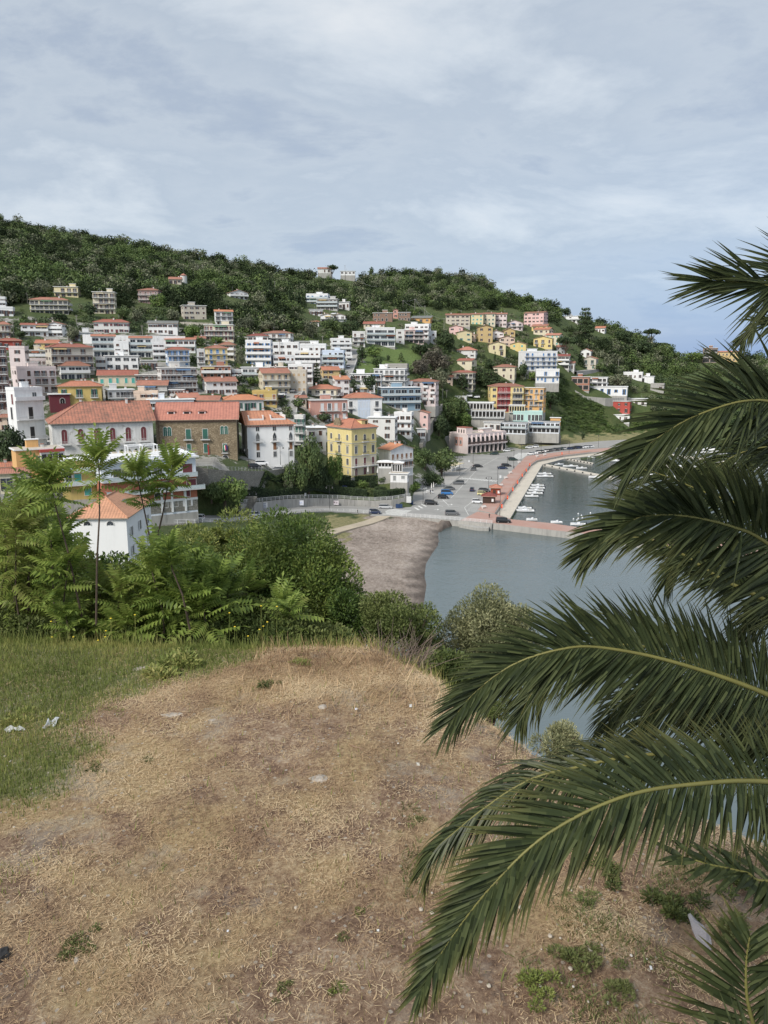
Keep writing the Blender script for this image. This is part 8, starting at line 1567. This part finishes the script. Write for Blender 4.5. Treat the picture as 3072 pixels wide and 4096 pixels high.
for i in range(130):
    px = pr.uniform(0, 2500) if i < 90 else pr.uniform(1700, 2900); py = pr.uniform(3000, 4090) if i < 90 else pr.uniform(3500, 4090); w = pr.uniform(5, 14) if i % 9 else 20; rock(px, py, w, w*.8, w*.3, 'small pale pebble lying on the dry lawn', PEB[i % 3], 'pebble', i, 'pebbles scattered on the lawn', 'pebble')
def scrap(px, py, w, h, label, col, lift=.02, nm='paper_scrap', cat='litter', seed=0, tilt=.3, cr=.15):
    if nm == 'paper_scrap' and w < 60: w *= .7; h *= .55; col = tuple(x*.75 for x in col)
    p = onz(px, py, 44.3); s = p.y/F; p = Vector((p.x, p.y, tz(p.x, p.y)+lift)); r = random.Random(seed+int(px)); n = 5; vs = []
    for j in range(n):
        for i in range(n): x = (i/(n-1)-.5)*w*s; y = (j/(n-1)-.5)*h*s*1.8; e = 1-.25*r.random()*(i in (0, n-1) or j in (0, n-1)); vs.append((x*e, y*e, (r.random()-.5)*w*s*cr+y*tilt))
    fs = [(j*n+i, j*n+i+1, (j+1)*n+i+1, (j+1)*n+i) for j in range(n-1) for i in range(n-1)]; q = MB(); q.mesh(vs, fs, plain('scrap_'+label[:12], col, .45)); o = tag(q.build(nm, loc=p), label, cat); return o
scrap(203, 2930, 56, 50, 'crumpled shiny foil lying in the green grass at the left', (.45, .47, .50), .05, 'foil', seed=1, cr=.45, tilt=.25); scrap(60, 2950, 90, 12, 'torn white strip of paper left of the crumpled foil', (.5, .51, .5), .08, seed=2, cr=.3); scrap(1180, 3335, 38, 22, 'pale blue-grey paper scrap right of the small bright green weed', (.50, .54, .58), seed=3); scrap(1425, 2918, 18, 12, 'tiny bluish white scrap near the back of the lawn', (.68, .7, .76), seed=4); scrap(1642, 2905, 18, 18, 'tiny white scrap near the palm leaf tips', (.72, .72, .70), seed=5); scrap(2600, 3915, 20, 20, 'white scrap of paper on the shaded gravel', (.78, .78, .78), seed=6); scrap(1672, 3145, 22, 24, 'yellowish white scrap left of the drooping palm leaf', (.66, .64, .56), seed=7)
scrap(150, 3515, 26, 22, 'orange terracotta shard at the lower left, smaller one', (.55, .25, .12), .03, 'shard', 'shard', seed=8); scrap(205, 3490, 50, 14, 'long terracotta shard right of the smaller one', (.48, .24, .13), .02, 'shard', 'shard', seed=9); scrap(1512, 3818, 18, 12, 'white fragment among pebbles', (.74, .74, .72), seed=10); scrap(915, 3812, 14, 12, 'tiny white fragment at the bottom middle', (.75, .76, .8), seed=11)
m, nt, b = newmat('clear_plastic'); b.inputs['Base Color'].default_value = (.42, .40, .42, 1); b.inputs['Roughness'].default_value = .15; b.inputs['Alpha'].default_value = .5; PLB = m
p = onz(2795, 3760, 44.3); p.z = tz(p.x, p.y)+.05; q = MB(); vs = []; pf = [(-.12, .02, .02), (-.07, .045, .03), (-.02, .06, .045), (.04, .075, .05), (.09, .05, .03), (.13, .008, .01)]; r = random.Random(2)
for x, w_, h_ in pf:
    for k in range(9): a = k*math.tau/9; vs.append((w_*math.cos(a)*r.uniform(.75, 1.2), -x*1.5, h_*math.sin(a)*r.uniform(.6, 1.4)))
q.mesh(vs, [(i*9+k, i*9+(k+1) % 9, (i+1)*9+(k+1) % 9, (i+1)*9+k) for i in range(5) for k in range(9)], PLB); tag(q.build('plastic_bag', loc=p, rot=(.3, 0, R(14))), 'crumpled clear plastic bag lying in the weeds at the right', 'plastic bag')
p = onz(1420, 3080, 44.3); q = MB(); q.tube([(-.09, .12, .02), (-.03, .04, .035), (.05, .0, .03), (.12, -.02, .02)], [.006, .009, .008, .005], plain('stick_brown', (.25, .15, .09)), 5); tag(q.build('stick', loc=(p.x, p.y, tz(p.x, p.y))), 'curved brown stick lying in the middle of the lawn', 'stick')
# collapsed wire fence at the cliff edge
q = MB(); WR = plain('wire_grey', (.35, .36, .38), .5, .5); a0 = Vector((2.2, 10.8, tz(2.2, 10.8)+.10)); a1 = Vector((3.1, 9.7, tz(3.1, 9.7)+.12))
for k in range(6):
    o = Vector((-.03*k, -.05*k, -.02*k)); pts = [a0.lerp(a1, t/8)+o+Vector((0, 0, .04*math.sin(t*1.7+k))) for t in range(9)]; q.tube([x-a0 for x in pts], .004, WR, 3)
for t in range(16): b_ = a0.lerp(a1, t/15)-a0; q.tube([b_, b_+Vector((-.15, -.25, -.09))], .003, WR, 3)
tag(q.build('wire_fence', loc=a0), 'collapsed wire mesh fence lying along the cliff edge', 'fence')
# ------------------------------------------------------------ the palm
m, nt, b = newmat('palm_leaflet'); ga = nt.nodes.new('ShaderNodeNewGeometry'); at_ = N(nt, 'ShaderNodeAttribute', attribute_name='tip').outputs['Fac']
c = ramp(nt, ga.outputs['Random Per Island'], [(0, (.022, .031, .012)), (.6, (.045, .06, .022)), (1, (.082, .098, .038))]); c = mixc(nt, mth(nt, 'MULTIPLY', at_, .8), c, (.22, .19, .055)); nt.links.new(c, b.inputs['Base Color']); b.inputs['Roughness'].default_value = .45; b.inputs['Specular IOR Level'].default_value = .28
tr = nt.nodes.new('ShaderNodeBsdfTranslucent'); nt.links.new(c, tr.inputs[0]); mx = N(nt, 'ShaderNodeMixShader'); mx.inputs[0].default_value = .18; o_ = nt.nodes['Material Output']; nt.links.new(b.outputs[0], mx.inputs[1]); nt.links.new(tr.outputs[0], mx.inputs[2]); nt.links.new(mx.outputs[0], o_.inputs[0]); LEAFLET = m
RACH = plain('palm_rachis', (.17, .16, .045), .6, 0, .15, 5)
CEN = at(3720, 2800, 4.4); gzp = tz(CEN.x, CEN.y)
PALM = empty('palm_tree', (CEN.x, CEN.y, gzp), 0, 'big date palm whose arching fronds reach in from the right edge', 'palm tree')
q = MB(); q.tube([(0, 0, -.3), (0, 0, 1.5), (.03, 0, CEN.z-gzp-.4), (0, 0, CEN.z-gzp)], [.42, .36, .38, .30], plain('palm_trunk', (.13, .09, .06), .95, 0, .5, 14), 16); q.build('trunk', PALM)
def crom(P, n):
    out = []; Q = [P[0]*2-P[1]]+P+[P[-1]*2-P[-2]]
    for i in range(1, len(Q)-2):
        for k in range(n): t = k/n; out.append(.5*((2*Q[i])+(Q[i+1]-Q[i-1])*t+(2*Q[i-1]-5*Q[i]+4*Q[i+1]-Q[i+2])*t*t+(3*Q[i]-Q[i-1]-3*Q[i+1]+Q[i+2])*t**3))
    out.append(P[-1]); return out
def frond(pts, L_, k=.8, droop=.25, sp_=.0135, wid=.0092, yel=.15, seed=0, lift=.12, t0=.12, a0=72, a1=22, lo=1.0, rad=.016, gap=0, nrm=None):
    rng = np.random.RandomState(seed); P = ([CEN] if nrm is None else [])+[at(*p) for p in pts]; C_ = crom(P, 14); ln = [0]
    for i in range(1, len(C_)): ln.append(ln[-1]+(C_[i]-C_[i-1]).length)
    tot = ln[-1]; n = int(tot/sp_); al = []; tip = []
    def samp(d_):
        i = int(np.clip(np.searchsorted(ln, d_)-1, 0, len(C_)-2)); t = (d_-ln[i])/max(1e-6, ln[i+1]-ln[i]); return C_[i].lerp(C_[i+1], t), (C_[i+1]-C_[i]).normalized()
    for i in range(n):
        t = (i+.5)/n
        if t < t0: continue
        p, T_ = samp(t*tot); cam_ = (Vector((0, 0, CZ))-p).normalized(); Nn = (cam_*k+Vector((0, 0, 1))*(1-k)); Nn = (Nn-T_*Nn.dot(T_)).normalized(); S = T_.cross(Nn)
        env = min(1, (t-t0)/.12+.35)*(1-.62*max(0, (t-.62)/.38)**1.6)
        for s in (-1, 1):
            if rng.rand() < .03+gap: continue
            up_side = (S*s).z > 0; a = R(a0+(a1-a0)*t**1.3+rng.normal()*4); d_ = (T_*math.cos(a)+S*s*math.sin(a)+Nn*(lift+rng.normal()*.13)).normalized(); LL = L_*env*(.9+.18*rng.rand())*(1 if up_side else lo); W_ = wid*(.85+.3*rng.rand())*(.6+.4*env)
            dr = droop*(1+rng.normal()*.25)*(1.0 if up_side else .8); ns = 5; mid = []; ws = (.35, 1.0, 1.05, .75, .38, .03)
            for j in range(ns+1): u = j/ns; mid.append(p+d_*LL*u+Vector((0, 0, -1))*LL*dr*u**2.2)
            side = d_.cross(Nn); side = side.normalized() if side.length > .05 else S; fold = Nn*.55
            for sg in (-1, 1):
                e = [mid[j]+(side*sg+fold)*W_*ws[j] for j in range(ns+1)]
                for j in range(ns):
                    al.append((mid[j], mid[j+1], e[j+1], e[j]) if sg > 0 else (mid[j], e[j], e[j+1], mid[j+1]))
                    v0, v1 = (max(0, (j/ns-.45)/.55)**1.5, max(0, ((j+1)/ns-.45)/.55)**1.5); f_ = yel*(.5+rng.rand()*1.0)*(.5+t); tip += [v0*f_, v1*f_, v1*f_, v0*f_] if sg > 0 else [v0*f_, v0*f_, v1*f_, v1*f_]
    org = PALM.location; V = np.array([[tuple(v-org) for v in f_] for f_ in al], np.float32); me = npmesh('leaflets', V, 4, [LEAFLET]); a_ = me.attributes.new('tip', 'FLOAT', 'POINT'); a_.data.foreach_set('value', np.array(tip, np.float32))
    q = MB(); q.tube([c_-org for c_ in C_], [rad*(1.5-1.35*l/tot) for l in ln], RACH, 7); ro = q.build('frond', PALM, True); link('leaflets', me, ro)
frond([(3420, 1260, 4.4), (3072, 1143, 4.3), (2971, 1131, 4.3), (2896, 1126, 4.3), (2810, 1132, 4.3)], .66, .85, .06, seed=1, t0=.2, a0=62, a1=14)
frond([(3300, 1440, 5.0), (3072, 1290, 5.1), (3000, 1325, 5.1), (2965, 1370, 5.1)], .30, .8, .3, seed=2, t0=.45)
frond([(3420, 1900, 4.0), (3220, 1650, 3.8), (3072, 1606, 3.7), (2971, 1606, 3.6), (2871, 1631, 3.55), (2747, 1680, 3.5), (2648, 1740, 3.5), (2573, 1795, 3.5), (2515, 1860, 3.5)], .56, .85, .10, seed=3, t0=.22, a0=66, a1=20, wid=.0105, yel=.1)
frond([(3450, 2300, 5.2), (3072, 2070, 5.2), (2804, 1963, 5.2), (2650, 1900, 5.2), (2515, 1863, 5.2)], .60, .8, .25, seed=4, t0=.25)
frond([(3450, 1950, 5.6), (3200, 1800, 5.6), (3000, 1800, 5.6), (2850, 1880, 5.6), (2790, 1960, 5.6)], .55, .7, .35, seed=14, t0=.25)
frond([(3400, 2420, 4.1), (3072, 2175, 4.0), (2936, 2110, 3.9), (2778, 2070, 3.8), (2647, 2060, 3.8), (2541, 2076, 3.8), (2426, 2136, 3.8), (2360, 2195, 3.8)], .52, .85, .14, seed=5, t0=.2, a0=76, a1=14, wid=.014, yel=.2)
frond([(3400, 2640, 4.9), (3072, 2410, 4.9), (2883, 2315, 4.9), (2726, 2215, 4.9), (2594, 2157, 4.9), (2463, 2152, 4.9), (2360, 2170, 4.9)], .34, .6, .55, seed=6, t0=.3, rad=.02, a0=50, yel=.3)
frond([(3400, 2560, 5.4), (3072, 2330, 5.4), (2900, 2230, 5.4), (2780, 2210, 5.4), (2700, 2260, 5.4), (2660, 2340, 5.4)], .36, .6, .5, seed=7, t0=.5)
frond([(3400, 2560, 5.2), (3150, 2420, 5.2), (3060, 2430, 5.2), (2990, 2490, 5.2), (2960, 2560, 5.2)], .36, .7, .5, seed=8, t0=.4)
frond([(3400, 2960, 4.2), (3072, 2780, 4.1), (2700, 2650, 4.0), (2400, 2590, 3.95), (2230, 2600, 3.9), (2050, 2660, 3.9), (1900, 2770, 3.9), (1800, 2890, 3.9)], .50, .85, .14, seed=9, t0=.14, a0=80, a1=18, wid=.0108, yel=.12)
frond([(3400, 2900, 5.2), (2900, 2700, 5.1), (2600, 2590, 5.0), (2400, 2590, 5.0), (2230, 2655, 5.0), (2130, 2770, 5.0), (2070, 2890, 5.0)], .52, .8, .3, seed=10, t0=.3, yel=.25)
frond([(3350, 3000, 5.6), (2850, 2790, 5.6), (2600, 2760, 5.6), (2470, 2830, 5.6), (2415, 2930, 5.6)], .50, .75, .45, seed=11, t0=.25)
frond([(3350, 3100, 5.2), (2950, 2850, 5.3), (2750, 2800, 5.3), (2600, 2860, 5.3), (2520, 2960, 5.3)], .52, .7, .45, seed=15, t0=.25)
frond([(3420, 3180, 3.7), (3072, 3128, 3.4), (2800, 3135, 3.2), (2500, 3185, 3.05), (2200, 3330, 2.95), (1980, 3530, 2.9), (1800, 3760, 2.9), (1680, 3960, 2.9)], .42, .85, .10, seed=12, t0=.16, a0=74, a1=18, wid=.0114, yel=.45, sp_=.0135, rad=.015)
frond([(3300, 3150, 4.2), (2700, 3020, 4.1), (2258, 3080, 4.0), (2080, 3140, 4.0), (1926, 3242, 4.0), (1832, 3318, 4.0), (1746, 3394, 4.0), (1700, 3480, 4.0)], .42, .35, .6, seed=13, t0=.4, yel=.5, a0=60)
frond([(3450, 3500, 3.2), (3072, 3524, 3.0), (2987, 3491, 2.95), (2845, 3459, 2.9), (2764, 3436, 2.9), (2690, 3420, 2.9)], .34, .7, .1, seed=16, t0=.35, wid=.015, sp_=.03, gap=.1, yel=.1, a0=60)
frond([(3260, 4700, 2.6), (3120, 4400, 2.5), (3040, 4180, 2.5), (2990, 4000, 2.5), (2985, 3850, 2.5), (3000, 3740, 2.5)], .46, .95, .10, seed=17, t0=.1, wid=.014, sp_=.026, yel=.45, nrm=1, a0=70, a1=30)
frond([(3250, 4500, 2.3), (3100, 4300, 2.25), (2950, 4230, 2.2), (2820, 4230, 2.2)], .26, .9, .02, seed=18, t0=.1, wid=.0105, sp_=.024, nrm=1, a0=82, a1=50)
for k in range(9):      # fronds on the far side of the crown, outside the picture
    a = R(-80+k*25); d_ = Vector((math.cos(a), math.sin(a), 0)); P_ = [CEN+d_*r_+Vector((0, 0, z_)) for r_, z_ in ((.5, .45), (1.3, .8), (2.1, .6), (2.6, .1))]
    pp = [(proj(*p)[0], proj(*p)[1], p.y) for p in P_]
    if all(p[2] > .4 and p[0] > 3300 for p in pp): frond(pp, .42, .2, .3, seed=40+k, t0=.2, sp_=.035)
